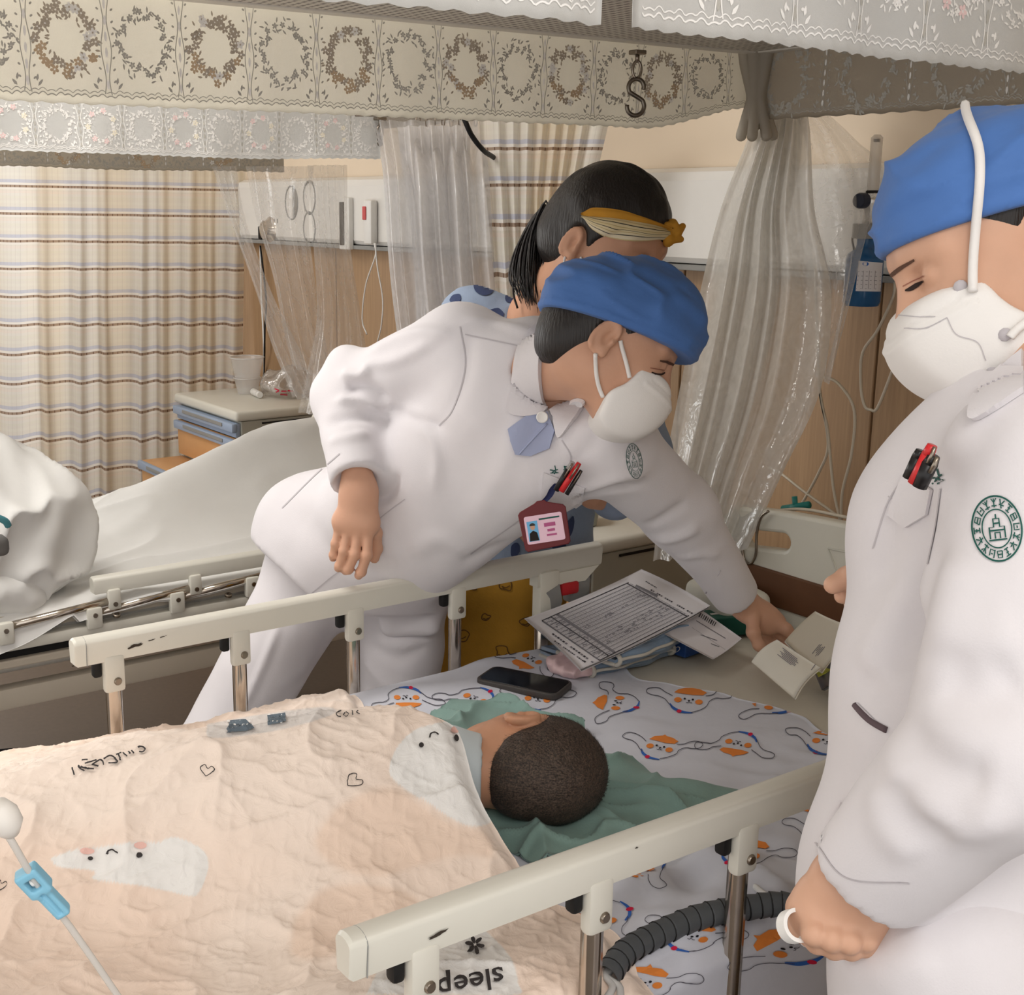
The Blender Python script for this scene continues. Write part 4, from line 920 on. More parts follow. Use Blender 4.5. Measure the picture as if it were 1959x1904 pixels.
c2 = drape('plaid_curtain', [(914, 180, 3.1), (922, 300, 3.08), (935, 420, 3.06), (950, 580, 3.05)], [(1178, 180, 3.0), (1150, 300, 3.02), (1120, 420, 3.02), (1090, 580, 3.03)], 8, .03, M_PLAID, 1.9, 180, 60, seed=9, v0=.06)
tag(c2, 'gathered plaid curtain hanging between the beds behind the hairband woman', 'curtain')

# ------------------------------------------------------------------ clear plastic sheeting
M_FILM_A = film('clear_film', (240, 239, 240), .62, .25, .12); M_FILM_B = film('thin_film', (240, 238, 236), .3, .22, .12); M_FILM_C = film('milky_film', (236, 234, 229), .74, .2, .14)
pA = drape('plastic_sheet', [at_y(716, 231, 1.8), (732, 330, 2.92), (742, 480, 2.95), (752, 580, 2.96), (770, 720, 2.97)], [at_y(925, 231, 1.8), (935, 330, 3.08), (944, 480, 3.08), (955, 600, 3.08), (965, 720, 3.08)], 7, .03, M_FILM_A, seed=12, gather=.5)
tag(pA, 'clear plastic sheet hanging on rings beside the gathered plaid curtain', 'plastic sheet')
pA2 = drape('plastic_sheet', [(760, 242, 2.97), (770, 330, 2.98), (790, 480, 3.), (800, 720, 3.)], [(900, 240, 3.1), (900, 330, 3.1), (905, 480, 3.1), (910, 720, 3.1)], 6, .035, M_FILM_A, seed=14, gather=.6); put(pA2, pA) if pA.type == 'EMPTY' else setattr(pA2, 'parent', pA); pA2.name = 'inner_fold'
for i, (l, r, s) in enumerate([([(405, 318, 3.75), (440, 420, 3.76), (490, 560, 3.78), (520, 660, 3.78), (560, 760, 3.7)], [(452, 318, 3.8), (470, 420, 3.8), (520, 560, 3.82), (570, 660, 3.8), (620, 770, 3.7)], 21),
                              ([(470, 318, 3.8), (490, 420, 3.82), (520, 520, 3.84), (540, 620, 3.8), (560, 700, 3.7)], [(600, 318, 3.85), (590, 420, 3.85), (600, 520, 3.85), (620, 640, 3.8), (640, 740, 3.7)], 23),
                              ([(588, 316, 3.7), (598, 450, 3.7), (606, 600, 3.68), (590, 700, 3.66), (570, 790, 3.64)], [(664, 316, 3.75), (668, 450, 3.74), (690, 600, 3.7), (705, 700, 3.68), (715, 800, 3.66)], 25)]):
    o = drape('plastic_sheet', l, r, 3+i, .025, M_FILM_B, seed=s, gather=.4, nu=70)
    if i == 0: pB = o; tag(o, 'thin clear plastic sheet trailing down from second hood to the far cabinet', 'plastic sheet')
    else: o.parent = pB; o.name = 'loose_fold'
pC = drape('plastic_sheet', [(1462, 178, 2.62), (1430, 270, 2.64), (1380, 400, 2.7), (1340, 560, 2.74), (1290, 800, 2.78), (1262, 960, 2.8), (1250, 1075, 2.8)], [(1542, 178, 2.6), (1552, 260, 2.6), (1560, 400, 2.6), (1592, 560, 2.6), (1572, 740, 2.6), (1500, 900, 2.62), (1430, 1050, 2.64)], 6, .02, M_FILM_C, seed=31, gather=.5, nu=180, nv=90)
tag(pC, 'wide milky plastic sheet hanging from near hood corner down to headboard', 'plastic sheet')
pC2 = drape('outer_fold', [(1470, 180, 2.66), (1440, 300, 2.68), (1400, 450, 2.72), (1360, 620, 2.76), (1310, 850, 2.8), (1270, 1060, 2.82)], [(1535, 180, 2.62), (1530, 300, 2.64), (1500, 450, 2.68), (1480, 620, 2.7), (1420, 850, 2.74), (1370, 1060, 2.76)], 5, .02, M_FILM_C, seed=33, gather=.5, nu=120, nv=70); pC2.parent = pC
pC3 = drape('side_fold', [(1500, 182, 2.6), (1540, 260, 2.6), (1552, 400, 2.6), (1590, 560, 2.58), (1578, 730, 2.6)], [(1548, 182, 2.6), (1640, 270, 2.6), (1690, 330, 2.62), (1650, 480, 2.62), (1584, 735, 2.62)], 2, .015, M_FILM_B, seed=35, nu=60); pC3.parent = pC

# rings on the second hood rail, carrying the sheet
ra = PL(800, 232, 1, 1.80); rb = PL(925, 232, 1, 1.80)
for i in range(9):
    c = ra+(rb-ra)*(i/8); M_ = math.radians(25+17*(i % 4)); a = np.linspace(0, 2*math.pi, 20, endpoint=False); ax = np.array([math.cos(M_), math.sin(M_), 0])
    nth = ('leftmost', 'second from left', 'third from left', 'fourth from left', 'middle', 'fourth from right', 'third from right', 'second from right', 'rightmost')[i]
    o = MB().tube([c+np.array([0, 0, .013])*math.cos(t)+ax*.010*math.sin(t) for t in a], .0016, 6, close=True).build('curtain_ring', M_SCREW, None, True)
    tag(o, 'small metal curtain ring, '+nth+' of the row above the clear sheet', 'ring', 'rings on the second hood rail')
tag(MB().tube([ra-(rb-ra)*.9+np.array([0, 0, .014]), rb+(rb-ra)*.2+np.array([0, 0, .014])], .0035, 8).build('curtain_wire', M_SCREW, None, True), 'thin steel wire below the second hood that the rings run on', 'wire')
tag(MB().tube(spline([P(880, 205, 2.9), P(890, 232, 2.9), P(903, 260, 2.92), P(925, 288, 2.96), P(960, 320, 3.15), P(990, 420, 3.2)], 30), .006, 8).build('black_cable', M_BLACK, None, True), 'black cable dropping behind the gathered plaid curtain', 'cable')
# ------------------------------------------------------------------ people
def skin_mat(name, rgb, red=(196, 120, 100)):
    m = mat(name, rgb, .5, noise=.03, nscale=40, bump=.08, bscale=260, sub=.06, spec=.35); return m
SK_M = skin_mat('skin_warm', (204, 158, 132)); SK_R = skin_mat('skin_light', (206, 162, 136)); SK_W = skin_mat('skin_tan', (198, 150, 122)); SK_C = skin_mat('skin_child', (196, 146, 116))
M_UNI = mat('uniform_white', (218, 214, 217), .75, noise=.01, nscale=30, bump=.12, bscale=500, sheen=.15)
M_SEAM = mat('uniform_seam', (190, 185, 189), .8, noise=0)
M_CAP = mat('cap_blue', (76, 116, 180), .7, noise=.03, nscale=25, bump=.25, bscale=90, sheen=.1)
M_MASK = mat('mask_white', (234, 231, 228), .7, noise=.01, bump=.1, bscale=400)
def hair_mat(name, rgb):
    m = bpy.data.materials.new(name); m.use_nodes = True; t = m.node_tree; b = t.nodes['Principled BSDF']; tc = nd(t, 'ShaderNodeTexCoord'); mp = nd(t, 'ShaderNodeMapping'); mp.inputs['Scale'].default_value = (260, 260, 22); lk(t, tc.outputs['Object'], mp.inputs[0])
    nz = nd(t, 'ShaderNodeTexNoise', Scale=1., Detail=4.); lk(t, mp.outputs[0], nz.inputs['Vector']); bp = nd(t, 'ShaderNodeBump', Strength=.7, Distance=.003); lk(t, nz.outputs[0], bp.inputs['Height']); lk(t, bp.outputs[0], b.inputs['Normal'])
    b.inputs['Base Color'].default_value = s2l(rgb); b.inputs['Roughness'].default_value = .42; b.inputs['Specular IOR Level'].default_value = .4; return m
M_HAIR = hair_mat('black_hair', (30, 25, 23))
def frame(fwd, uph):
    f = np.array(fwd)/np.linalg.norm(fwd); l = np.cross(uph, f); l /= np.linalg.norm(l); u = np.cross(f, l); return np.stack([f, l, u], 1)
class Head:
    def __init__(s, fwd, uph, ear_px, side, scale=1.):
        s.R = frame(fwd, uph); s.k = scale; s.o = ear_px-s.R@(np.array([-.008, .078*side, -.003])*scale); s.side = side
    def w(s, p): return s.o+(np.asarray(p)*s.k)@s.R.T
    def l(s, p): return ((np.asarray(p)-s.o)@s.R)/s.k
def head_field(h, neck, rn=.05, res=.0034, nose=1.):
    nb = h.l(neck); lo = np.minimum([-.13, -.11, -.16], nb-.07); hi = np.maximum([.14, .11, .15], nb+.07); F = Field(lo, hi, res)
    F.ell((-.006, 0, .036), (.096, .076, .088), k=.02); F.ell((.03, 0, .0), (.066, .066, .08), k=.03)
    F.cone((.01, .032, -.042), (.062, .012, -.08), .03, .018, .03); F.cone((.01, -.032, -.042), (.062, -.012, -.08), .03, .018, .03); F.ell((.06, 0, -.046), (.036, .04, .045), k=.03)
    for y in (-1, 1):
        F.ell((.06, .038*y, -.022), (.024, .022, .022), k=.02)                       # cheek
        F.cone((.085, .012*y, .034), (.07, .048*y, .03), .011, .009, .012)            # brow
        F.ell((.094, .031*y, .012), (.016, .017, .011), k=.01, mode='cut')            # eye socket
        F.ell((.0775, .031*y, .01), (.0135, .0145, .0125), k=.004)                      # lidded eye
        F.ell((-.01, .078*y, -.005), (.017, .0085, .027), np.array(Matrix.Rotation(-.25, 3, 'Y')), .006)
        F.ell((-.004, .0895*y, -.003), (.0095, .010, .016), np.array(Matrix.Rotation(-.25, 3, 'Y')), .003, 'cut')
        F.chain([(-.010+.0145*math.cos(q)+.005*math.sin(q), .0825*y, -.004+.0235*math.sin(q)) for q in np.linspace(.3, 4.2, 12)], [.0038]*12, .003)
        F.ell((-.002, .079*y, -.024), (.007, .006, .009), k=.005)
        F.ell((.002, .082*y, -.006), (.004, .005, .006), k=.003)
    F.cone((.09, 0, .02), (.108*nose+.004, 0, -.024), .007, .012, .012); F.ell((.1, .011, -.026), (.011, .008, .008), k=.008); F.ell((.1, -.011, -.026), (.011, .008, .008), k=.008)
    F.ell((.095, 0, -.052), (.012, .022, .006), k=.008); F.ell((.093, 0, -.064), (.012, .018, .006), k=.008)
    F.chain([(-.022, 0, -.03), (-.022+(nb[0]+.022)*.35, nb[1]*.35, -.03+(nb[2]+.03)*.35), nb], [rn*1.08, rn, rn*1.18], .03)
    return F
def to_world(h, V): return h.w(V)
MASK_P = spline([(.056, -.011), (.085, -.004), (.107, -.006), (.120, -.018), (.131, -.038), (.123, -.071), (.102, -.098), (.068, -.109), (.042, -.099), (.036, -.08), (.036, -.06), (.05, -.038), (.056, -.011)], 60)[:-1]
def mask_mesh(h, bulge=1., fx=1.):
    F = Field((-.02, -.09, -.14), (.16, .09, .03), .003); c = np.array([.03, 0, -.05]); r = np.array([.104*bulge, .074, .085])
    def fn(p):
        a = poly2d(p[..., [0, 2]], MASK_P); q = (p-c)/r; b = (np.linalg.norm(q, axis=-1)-1)*.07; kk = .008; hh = np.maximum(kk-np.abs(a-b), 0)/kk; return np.maximum(a, b)+hh*hh*kk/4
    F.op(F.lo, F.lo+F.n*F.res, fn, .002); V, Fc = F.mesh(); V = relax(V, Fc, 2, .4)
    q = V.copy(); n = vnormals(V, Fc)
    d = .0016*np.exp(-((q[:, 2]+.036-.12*np.abs(q[:, 1]))/.003)**2)*(q[:, 0] > .07)-.0012*np.exp(-((q[:, 2]+.024-.1*np.abs(q[:, 1]))/.002)**2)*(q[:, 0] > .08)
    V = V+n*d[:, None]; V = np.array([.06, 0, -.052])+(V-[.06, 0, -.05])*1.04; V[:, 0] = np.where(V[:, 0] > .05, .05+(V[:, 0]-.05)*fx, V[:, 0])
    return to_world(h, V), Fc
def cap_mesh(h, c, r, cut, seed, amp=.004, tilt=0.):
    F = Field((-.18, -.14, -.08), (.18, .14, .2), .0042); F.ell(c, r, None if not tilt else np.array(Matrix.Rotation(tilt, 3, 'Y')), .01)
    F.ell((-.038, 0, .026), (.08, .086, .08), k=.04)
    n = np.array([cut[1], 0, -1.]); F.halfcut((0, 0, cut[0]), n, .006)
    V, Fc = F.mesh(); V = relax(V, Fc, 1, .4); nn = vnormals(V, Fc)
    e = np.clip((V[:, 2]-(cut[0]+cut[1]*V[:, 0]))/.05, 0, 1)
    th = np.arctan2(V[:, 1], V[:, 0]); st = np.stack([V[:, 0]*1.1, V[:, 1], V[:, 2]*3.2], 1)
    d = amp*((1-np.abs(vnoise(st, 13., seed)))**3)*1.5*e-amp*.5+amp*.5*vnoise(V*[1, 1, 2.], 30., seed+1)*e-.003*(1-e)**4
    d += .0022*np.exp(-((V[:, 2]-(cut[0]+.012+cut[1]*V[:, 0]))/.0035)**2)
    return to_world(h, V+nn*d[:, None]), Fc
def hair_shell(h, zc=-.035, front=.052, grow=.004, lowback=.02):
    F = Field((-.13, -.11, -.12), (.12, .11, .15), .0036); F.ell((-.006, 0, .036), (.096+grow, .076+grow, .088+grow), k=.01); F.ell((-.05, 0, -.01), (.05, .058, .06), k=.02)
    def fn(p):   # negative inside what is removed: the face and below the hairline
        x, z = p[..., 0], p[..., 2]; line = zc-lowback*sstep(.0, -.06, x)+.05*sstep(.0, .02, x)*0
        return np.minimum(z-line, (front-.25*np.maximum(z-.02, 0)*0+.35*np.minimum(z-.03, .0))-x)*1.
    F.op(F.lo, F.lo+F.n*F.res, lambda p: -fn(p)*-1., .003, 'cut')
    for y in (-1, 1): F.ell((-.006, .082*y, -.004), (.021, .02, .033), k=.004, mode='cut')
    V, Fc = F.mesh(); return to_world(h, relax(V, Fc, 1)), Fc
def hand_mesh(cones, fingers, res=.0023, kp=.02, kf=.0035):
    pts = np.array([p for c in cones for p in c[:2]]+[p for f in fingers for p in f[0]]); F = Field(pts.min(0)-.055, pts.max(0)+.055, res)
    for c in cones: F.cone(c[0], c[1], c[2], c[3], kp, c[4] if len(c) > 4 else None)
    G = Field(pts.min(0)-.055, pts.max(0)+.055, res); first = True
    for (p, r0, r1) in fingers:
        p = np.asarray(p, float); n = len(p); rr = [r0+(r1-r0)*i/(n-1) for i in range(n)]
        H = Field(pts.min(0)-.055, pts.max(0)+.055, res)
        for i in range(n-1):
            H.cone(p[i], p[i+1], rr[i], rr[i+1]*.97, .004)
            if i: H.ell(p[i], [rr[i]*1.06]*3, k=.003)
        d = np.abs(F.v-H.v); kk = kf*2.2; hh = np.maximum(kk-d, 0)/kk; H2 = H.v
        G.v = np.minimum(G.v, H2)
    d = np.abs(F.v-G.v); kk = .006; hh = np.maximum(kk-d, 0)/kk; F.v = np.minimum(F.v, G.v)-hh*hh*kk/4
    V, Fc = F.mesh(); return relax(V, Fc, 1, .4), Fc
def cloth_obj(name, F, m, parent, lines=(), noise=((.005, 8., 1), (.002, 20., 2)), rx=2):
    V, Fc = F.mesh(); V = relax(V, Fc, rx)
    if lines:
        b = BVHTree.FromPolygons([tuple(v) for v in V], [tuple(int(i) for i in f) for f in Fc]); ls = []
        for pts, w_, h_ in lines:
            c = [cast(b, x, y, 0.) for x, y in spline(pts, 16)]; c = [q for q in c if q is not None]
            if len(c) > 3: ls.append((c, w_, h_))
        lines = ls
    V = folds(V, Fc, lines, noise); return mesh_obj(name, V, Fc, m, parent)
def child(name, VF, m, parent): return mesh_obj(name, VF[0], VF[1], m, parent)
def mbvh(*objs):
    V, Fc, k = [], [], 0
    for o in objs:
        me = o.data; V += [tuple(v.co) for v in me.vertices]; Fc += [tuple(i+k for i in p.vertices) for p in me.polygons]; k = len(V)
    return BVHTree.FromPolygons(V, Fc)
def patch_on(name, bvh, poly, m, parent, off=.004, step=10, base=.0005):
    """a flat cut piece of cloth or card lying on the surface seen under a photo outline, with its own thickness"""
    V2, F2 = poly_px(poly, step); T, B, ok = [], [], []
    for p in V2:
        a = cast(bvh, p[0], p[1], off); ok.append(a is not None); T.append(a if a is not None else (0, 0, 0)); b = cast(bvh, p[0], p[1], base); B.append(b if b is not None else (0, 0, 0))
    n = len(T); Fc = []; cnt = {}
    for f in F2:
        if not all(ok[i] for i in f): continue
        P3 = [T[i] for i in f]
        if max(np.linalg.norm(np.array(P3[i])-np.array(P3[i-1])) for i in range(3)) > .05: continue
        Fc.append(f); Fc.append(tuple(i+n for i in f[::-1]))
        for i in range(3):
            e = (f[i], f[(i+1) % 3]); cnt[e] = cnt.get(e, 0)+1
    for (a, b) in cnt:
        if (b, a) not in cnt: Fc.append((b, a, a+n, b+n))
    if not Fc: return None
    used = sorted({i for f in Fc for i in f}); re = {i: j for j, i in enumerate(used)}; A = T+B
    return mesh_obj(name, [A[i] for i in used], [tuple(re[i] for i in f) for f in Fc], m, parent, smooth=False)
def px_tube(name, bvh, pts, r, m, parent, n=40, off=None):
    p = [cast(bvh, q[0], q[1], r*.8 if off is None else off) for q in spline(pts, n)]; p = [q for q in p if q is not None]
    if len(p) > 6:
        p = np.array(p)
        for _ in range(12): p[1:-1] = .5*p[1:-1]+.25*(p[:-2]+p[2:])
        p = list(p)
    return MB().tube(p, r, 7).build(name, m, parent, True) if len(p) > 2 else None
def floor_at(p, z=0.): q = np.array(p, float); q[2] = z; return q
M_INK = mat('lash_dark', (46, 34, 30), .7, noise=0); M_BROW = mat('brow_dark', (92, 66, 54), .8, noise=0); M_LID = mat('lid_crease', (150, 98, 80), .6, noise=0)
M_GREENINK = mat('embroidery_green', (30, 84, 76), .7, noise=.05); M_NAVY = mat('navy_strap', (34, 40, 78), .7, noise=.03); M_SHOE = mat('white_shoe', (220, 218, 215), .5)
def shoes(parent, feet, fwd):
    f = np.array([fwd[0], fwd[1], 0]); f /= np.linalg.norm(f)
    for p in feet:
        F = Field(np.array([p[0]-.2, p[1]-.2, -.01]), np.array([p[0]+.2, p[1]+.2, .14]), .007); a = floor_at(p, .045)
        F.cone(a-f*.05, a+f*.12, .042, .038, .02); F.cone(a-f*.04+np.array([0, 0, .03]), a+np.array([0, 0, .04]), .035, .03, .02); F.halfcut((0, 0, .004), (0, 0, -1), .003); V, Fc = F.mesh(); mesh_obj('shoe', relax(V, Fc, 2), Fc, M_SHOE, parent)
def seal(bvh, cx, cy, rx, ry, rot, parent, name='round_seal', tone=0, cut=None):
    """round hospital emblem: rings of lettering with a gate building in the middle"""
    its = []; c, s = math.cos(rot), math.sin(rot)
    T = lambda p: np.stack([cx+np.asarray(p)[:, 0]*rx*c-np.asarray(p)[:, 1]*ry*s, cy+np.asarray(p)[:, 0]*rx*s+np.asarray(p)[:, 1]*ry*c], 1)
    ring = lambda r: [(r*math.cos(a), r*math.sin(a)) for a in np.linspace(0, 2*math.pi, 50)]
    v, f = stroke_px(T(ring(.98)), rx*.07); its.append((v, f, 0)); v, f = stroke_px(T(ring(.58)), rx*.05); its.append((v, f, 0))
    for i in range(16):
        a = i/16*2*math.pi; 
        gl = ([[(-.1, -.09), (.1, -.09)], [(0, -.14), (0, .13)], [(-.1, .13), (0, 0), (.1, .13)]], [[(-.1, -.1), (.1, -.1), (.08, .1), (-.08, .1), (-.1, -.1)], [(-.1, 0), (.1, 0)]], [[(-.1, -.04), (.1, -.04)], [(.02, -.14), (-.1, .13)], [(0, 0), (.1, .13)]], [[(-.08, -.13), (-.08, .13)], [(-.08, -.1), (.1, -.1), (.1, .1)], [(-.02, .02), (.06, .02)]], [[(-.1, .12), (.1, .12)], [(-.08, -.1), (.08, -.1)], [(0, -.1), (0, .12)], [(-.05, .02), (.05, .02)]])[(i*7) % 5]
        for q in gl:
            p = [((.78+y)*math.sin(a)+x*math.cos(a), -(.78+y)*math.cos(a)+x*math.sin(a)) for x, y in q]; v, f = stroke_px(T(p), rx*.05); its.append((v, f, 0))
    for q in ([(-.3, .3), (-.3, -.05), (-.12, -.05), (-.12, -.3), (.12, -.3), (.12, -.05), (.3, -.05), (.3, .3)], [(-.36, .34), (.36, .34)], [(-.1, .3), (-.1, .12), (.1, .12), (.1, .3)], [(-.12, -.16), (.12, -.16)], [(0, -.3), (0, -.44)], [(-.28, .05), (.28, .05)]):
        v, f = stroke_px(T(q), rx*.06); its.append((v, f, 0))
    return print_on(name, bvh, its, [M_GREENINK], parent, .0009)

# ================================================================== the nurse reaching across the bed
NM_ear = P(1160, 645, 1.87); hm = Head(dirv(.865, -.50, .0), dirv(.5, .86, .02), NM_ear, -1, 1.06)
neckM = P(1032, 712, 2.10); sR, sL = P(885, 672, 2.21), P(1160, 846, 2.07); elR, wrR = P(662, 760, 2.31), P(684, 925, 2.19); elL, wrL = P(1300, 978, 2.22), P(1418, 1152, 2.37)
chM, beM, peM = P(985, 800, 2.17), P(800, 965, 2.33), P(690, 1070, 2.49)
V1 = head_field(hm, neckM, .047).mesh(); V1 = (to_world(hm, V1[0]), V1[1])
hr = hand_mesh([(P(681, 885, 2.205), P(686, 940, 2.195), .027, .0255, (FWD, .75)), (P(686, 940, 2.195), P(671, 990, 2.2), .0255, .027, (FWD, .66)), (P(688, 945, 2.195), P(699, 996, 2.2), .024, .024, (FWD, .66)), (P(653, 1000, 2.203), P(702, 1006, 2.203), .0135, .0155)],
               [([P(650, 1004, 2.203), P(642, 1040, 2.205), P(638, 1062, 2.215), P(637, 1068, 2.225)], .0082, .0070), ([P(667, 1008, 2.2), P(658, 1054, 2.2), P(650, 1082, 2.213), P(647, 1087, 2.225)], .0092, .0078),
                ([P(686, 1010, 2.198), P(679, 1060, 2.197), P(666, 1089, 2.212), P(661, 1092, 2.225)], .0098, .0083), ([P(704, 1008, 2.198), P(702, 1062, 2.197), P(691, 1094, 2.21), P(686, 1101, 2.222)], .0097, .0081),
                ([P(704, 985, 2.205), P(718, 1020, 2.222), P(720, 1050, 2.235), P(716, 1068, 2.24)], .013, .0095)])
hl = hand_mesh([(P(1395, 1120, 2.35), P(1428, 1160, 2.385), .03, .026), (P(1428, 1160, 2.385), P(1462, 1186, 2.40), .027, .030, (dirv(.3, .5, -1), .7)), (P(1462, 1178, 2.395), P(1486, 1192, 2.40), .022, .016)],
               [([P(1480, 1186, 2.39), P(1504, 1204, 2.385), P(1524, 1226, 2.385), P(1537, 1242, 2.385)], .0125, .0088), ([P(1470, 1192, 2.41), P(1496, 1216, 2.42), P(1508, 1236, 2.42), P(1506, 1250, 2.42)], .0115, .0085), ([P(1460, 1196, 2.42), P(1480, 1226, 2.435), P(1484, 1246, 2.435), P(1478, 1256, 2.43)], .0115, .008), ([P(1450, 1196, 2.43), P(1462, 1226, 2.44), P(1466, 1244, 2.44), P(1462, 1252, 2.43)], .0105, .0075),
                ([P(1440, 1180, 2.37), P(1441, 1210, 2.36), P(1452, 1234, 2.36), P(1466, 1250, 2.365)], .0135, .0095)])
F = Field(np.minimum.reduce([sR, sL, elR, wrR, wrL, elL, peM, floor_at(peM)])-.25, np.maximum.reduce([sR, sL, elR, wrR, wrL, elL, peM])+.25, .011)
hipR, knR, anR = P(606, 1095, 2.55), P(430, 1400, 2.54), None; hipL, thL = P(765, 1125, 2.55), P(764, 1345, 2.57)
knR = hipR+(P(432, 1400, 2.55)-hipR)*1.25; anR = floor_at(knR+(knR-hipR)*.35, .08); knL = hipL+(thL-hipL)*1.75; anL = floor_at(knL, .08)
F.chain([chM, beM, peM], [.12, .115, .10], .05, (FWD, .68)).cone(sR, sL, .055, .055, .04).cone(neckM, chM, .052, .09, .04).chain([sR, elR, elR+(wrR-elR)*.7], [.045, .038, .027], .02).chain([sL, elL, elL+(wrL-elL)*.7], [.045, .038, .027], .02).chain([hipR, knR, anR], [.066, .05, .04], .02).chain([hipL, knL, anL], [.066, .05, .04], .02)
trunk = F.mesh()
nm = mesh_obj('person', *merge([V1, hr, hl, trunk]), SK_M)
tag(nm, 'nurse in white uniform and blue cap leaning across the bed and reaching out a hand', 'person')
child('hair', hair_shell(hm, -.045, .055), M_HAIR, nm)
cap = child('surgical_cap', cap_mesh(hm, (.022, 0, .05), (.107, .093, .092), (.014, .17), 3, .005), M_CAP, nm)
mk = child('face_mask', mask_mesh(hm, 1., .97), M_MASK, nm)
F = Field(np.minimum.reduce([sR, sL, elR, wrR, wrL, elL, peM])-.27, np.maximum.reduce([sR, sL, elR, wrR, wrL, elL, peM])+.22, .0068)
F.chain([chM, beM, peM], [.145, .14, .175], .06, (FWD, .68)).cone(sR, sL, .076, .072, .05).cone(P(1035, 700, 2.13), chM, .08, .12, .04)
F.ell(P(860, 880, 2.24), (.085, .08, .085), k=.06).cone(P(1040, 895, 2.13), P(850, 985, 2.34), .08, .075, .06)
F.cone(peM, P(660, 1120, 2.52), .175, .195, .05, (FWD, .6)).cone(P(575, 1000, 2.52), P(640, 1090, 2.52), .085, .09, .05, (FWD, .8))
F.halfcut(P(590, 1143, 2.40), dirv(-.69, -.72, -.08), .006).halfcut(P(690, 1172, 2.45), dirv(0, -1, 0), .006)
F.box(P(786, 1155, 2.50), (.058, .045, .060), np.stack([RIGHT, FWD, UP]), .02, .03)
F.chain([sR, elR], [.078, .063], .03).cone(elR, wrR, .060, .0495, .03).ell(P(664, 690, 2.3), (.034, .034, .03), k=.03)
F.chain([sL, elL, wrL], [.076, .06, .042], .03)
F.cone(neckM+(hm.w((-.02, 0, -.06))-neckM)*.15, hm.w((-.02, 0, -.06)), .052, .056, .008, mode='cut').cone(P(1078, 758, 2.0), P(1090, 720, 1.95), .045, .06, .01, mode='cut')
aR = (wrR-elR)/np.linalg.norm(wrR-elR); aL = (wrL-elL)/np.linalg.norm(wrL-elL)
F.halfcut(P(682, 917, 2.19), aR, .003, .075).halfcut(P(1400, 1146, 2.365), aL, .003, .075)
F.cone(P(682, 936, 2.19), P(684, 975, 2.19), .039, .041, .003, mode='cut').cone(P(1422, 1162, 2.385), P(1445, 1190, 2.41), .032, .034, .003, mode='cut')
q = lambda a, d: a
fl = [(q([(700, 680), (790, 640), (870, 640)], 2.19), .012, .007), (q([(690, 700), (760, 690), (840, 650)], 2.2), .010, .006), (q([(745, 770), (700, 740), (660, 745)], 2.26), .012, -.016), (q([(735, 785), (690, 765), (640, 770)], 2.26), .010, .011), (q([(725, 800), (680, 800), (625, 810)], 2.25), .012, -.010), (q([(712, 700), (690, 720), (650, 715)], 2.25), .009, .010), (q([(705, 830), (670, 838), (630, 845)], 2.22), .010, .006),
      (q([(740, 790), (800, 800), (835, 870), (830, 950)], 2.2), .012, .006), (q([(745, 775), (790, 800), (850, 820)], 2.19), .010, -.010), (q([(900, 640), (890, 720), (850, 800)], 2.15), .014, -.005), (q([(1090, 960), (1150, 940), (1230, 930)], 2.07), .010, -.009), (q([(1100, 945), (1180, 915), (1240, 905)], 2.06), .010, .007), (q([(1170, 1010), (1250, 1000), (1320, 960)], 2.14), .012, -.006), (q([(1190, 1030), (1280, 1030), (1340, 1010)], 2.17), .012, .007), (q([(1260, 1075), (1330, 1060), (1380, 1060)], 2.27), .010, .004),
      (q([(1180, 760), (1130, 850), (1080, 900)], 2.08), .014, -.006), (q([(1010, 780), (960, 900), (900, 1000)], 2.17), .02, .004), (q([(640, 930), (700, 1000), (740, 1090)], 2.3), .03, .006), (q([(560, 970), (620, 1040), (690, 1110)], 2.36), .03, -.006), (q([(900, 1060), (840, 1030), (780, 1060)], 2.26), .02, .006), (q([(1060, 1010), (960, 1040), (880, 1080)], 2.2), .015, -.005), (q([(880, 610), (960, 620), (1030, 640)], 2.15), .01, .004)]
tu = cloth_obj('tunic', F, M_UNI, nm, fl, ((.004, 7., 1), (.0018, 18., 2)))
F = Field(np.minimum.reduce([hipR, hipL, anR, anL, knR])-.2, np.maximum.reduce([hipR, hipL, peM])+.16, .0085)
F.chain([hipR, knR, anR], [.098, .078, .085], .03).chain([hipL, P(764, 1240, 2.57), knL, anL], [.085, .084, .078, .085], .03).cone(hipR, hipL, .1, .1, .03).cone(P(640, 1040, 2.53), P(725, 1085, 2.54), .115, .11, .04).halfcut((0, 0, .05), (0, 0, -1), .003)
fl = [(q([(540, 1180), (490, 1300), (440, 1400)], 2.42), .008, .006), (q([(640, 1190), (590, 1290), (520, 1350)], 2.42), .02, -.004), (q([(700, 1230), (760, 1260), (820, 1230)], 2.45), .012, -.007), (q([(695, 1260), (740, 1310), (790, 1330)], 2.45), .012, .006), (q([(720, 1230), (780, 1235), (840, 1215)], 2.45), .01, .006), (q([(700, 1310), (740, 1350), (780, 1360)], 2.45), .012, -.006)]
tr = cloth_obj('trousers', F, M_UNI, nm, fl, ((.003, 7., 5), (.0015, 18., 6)))
shoes(nm, [anR, anL], (.3, -1))
bt = mbvh(tu, nm)
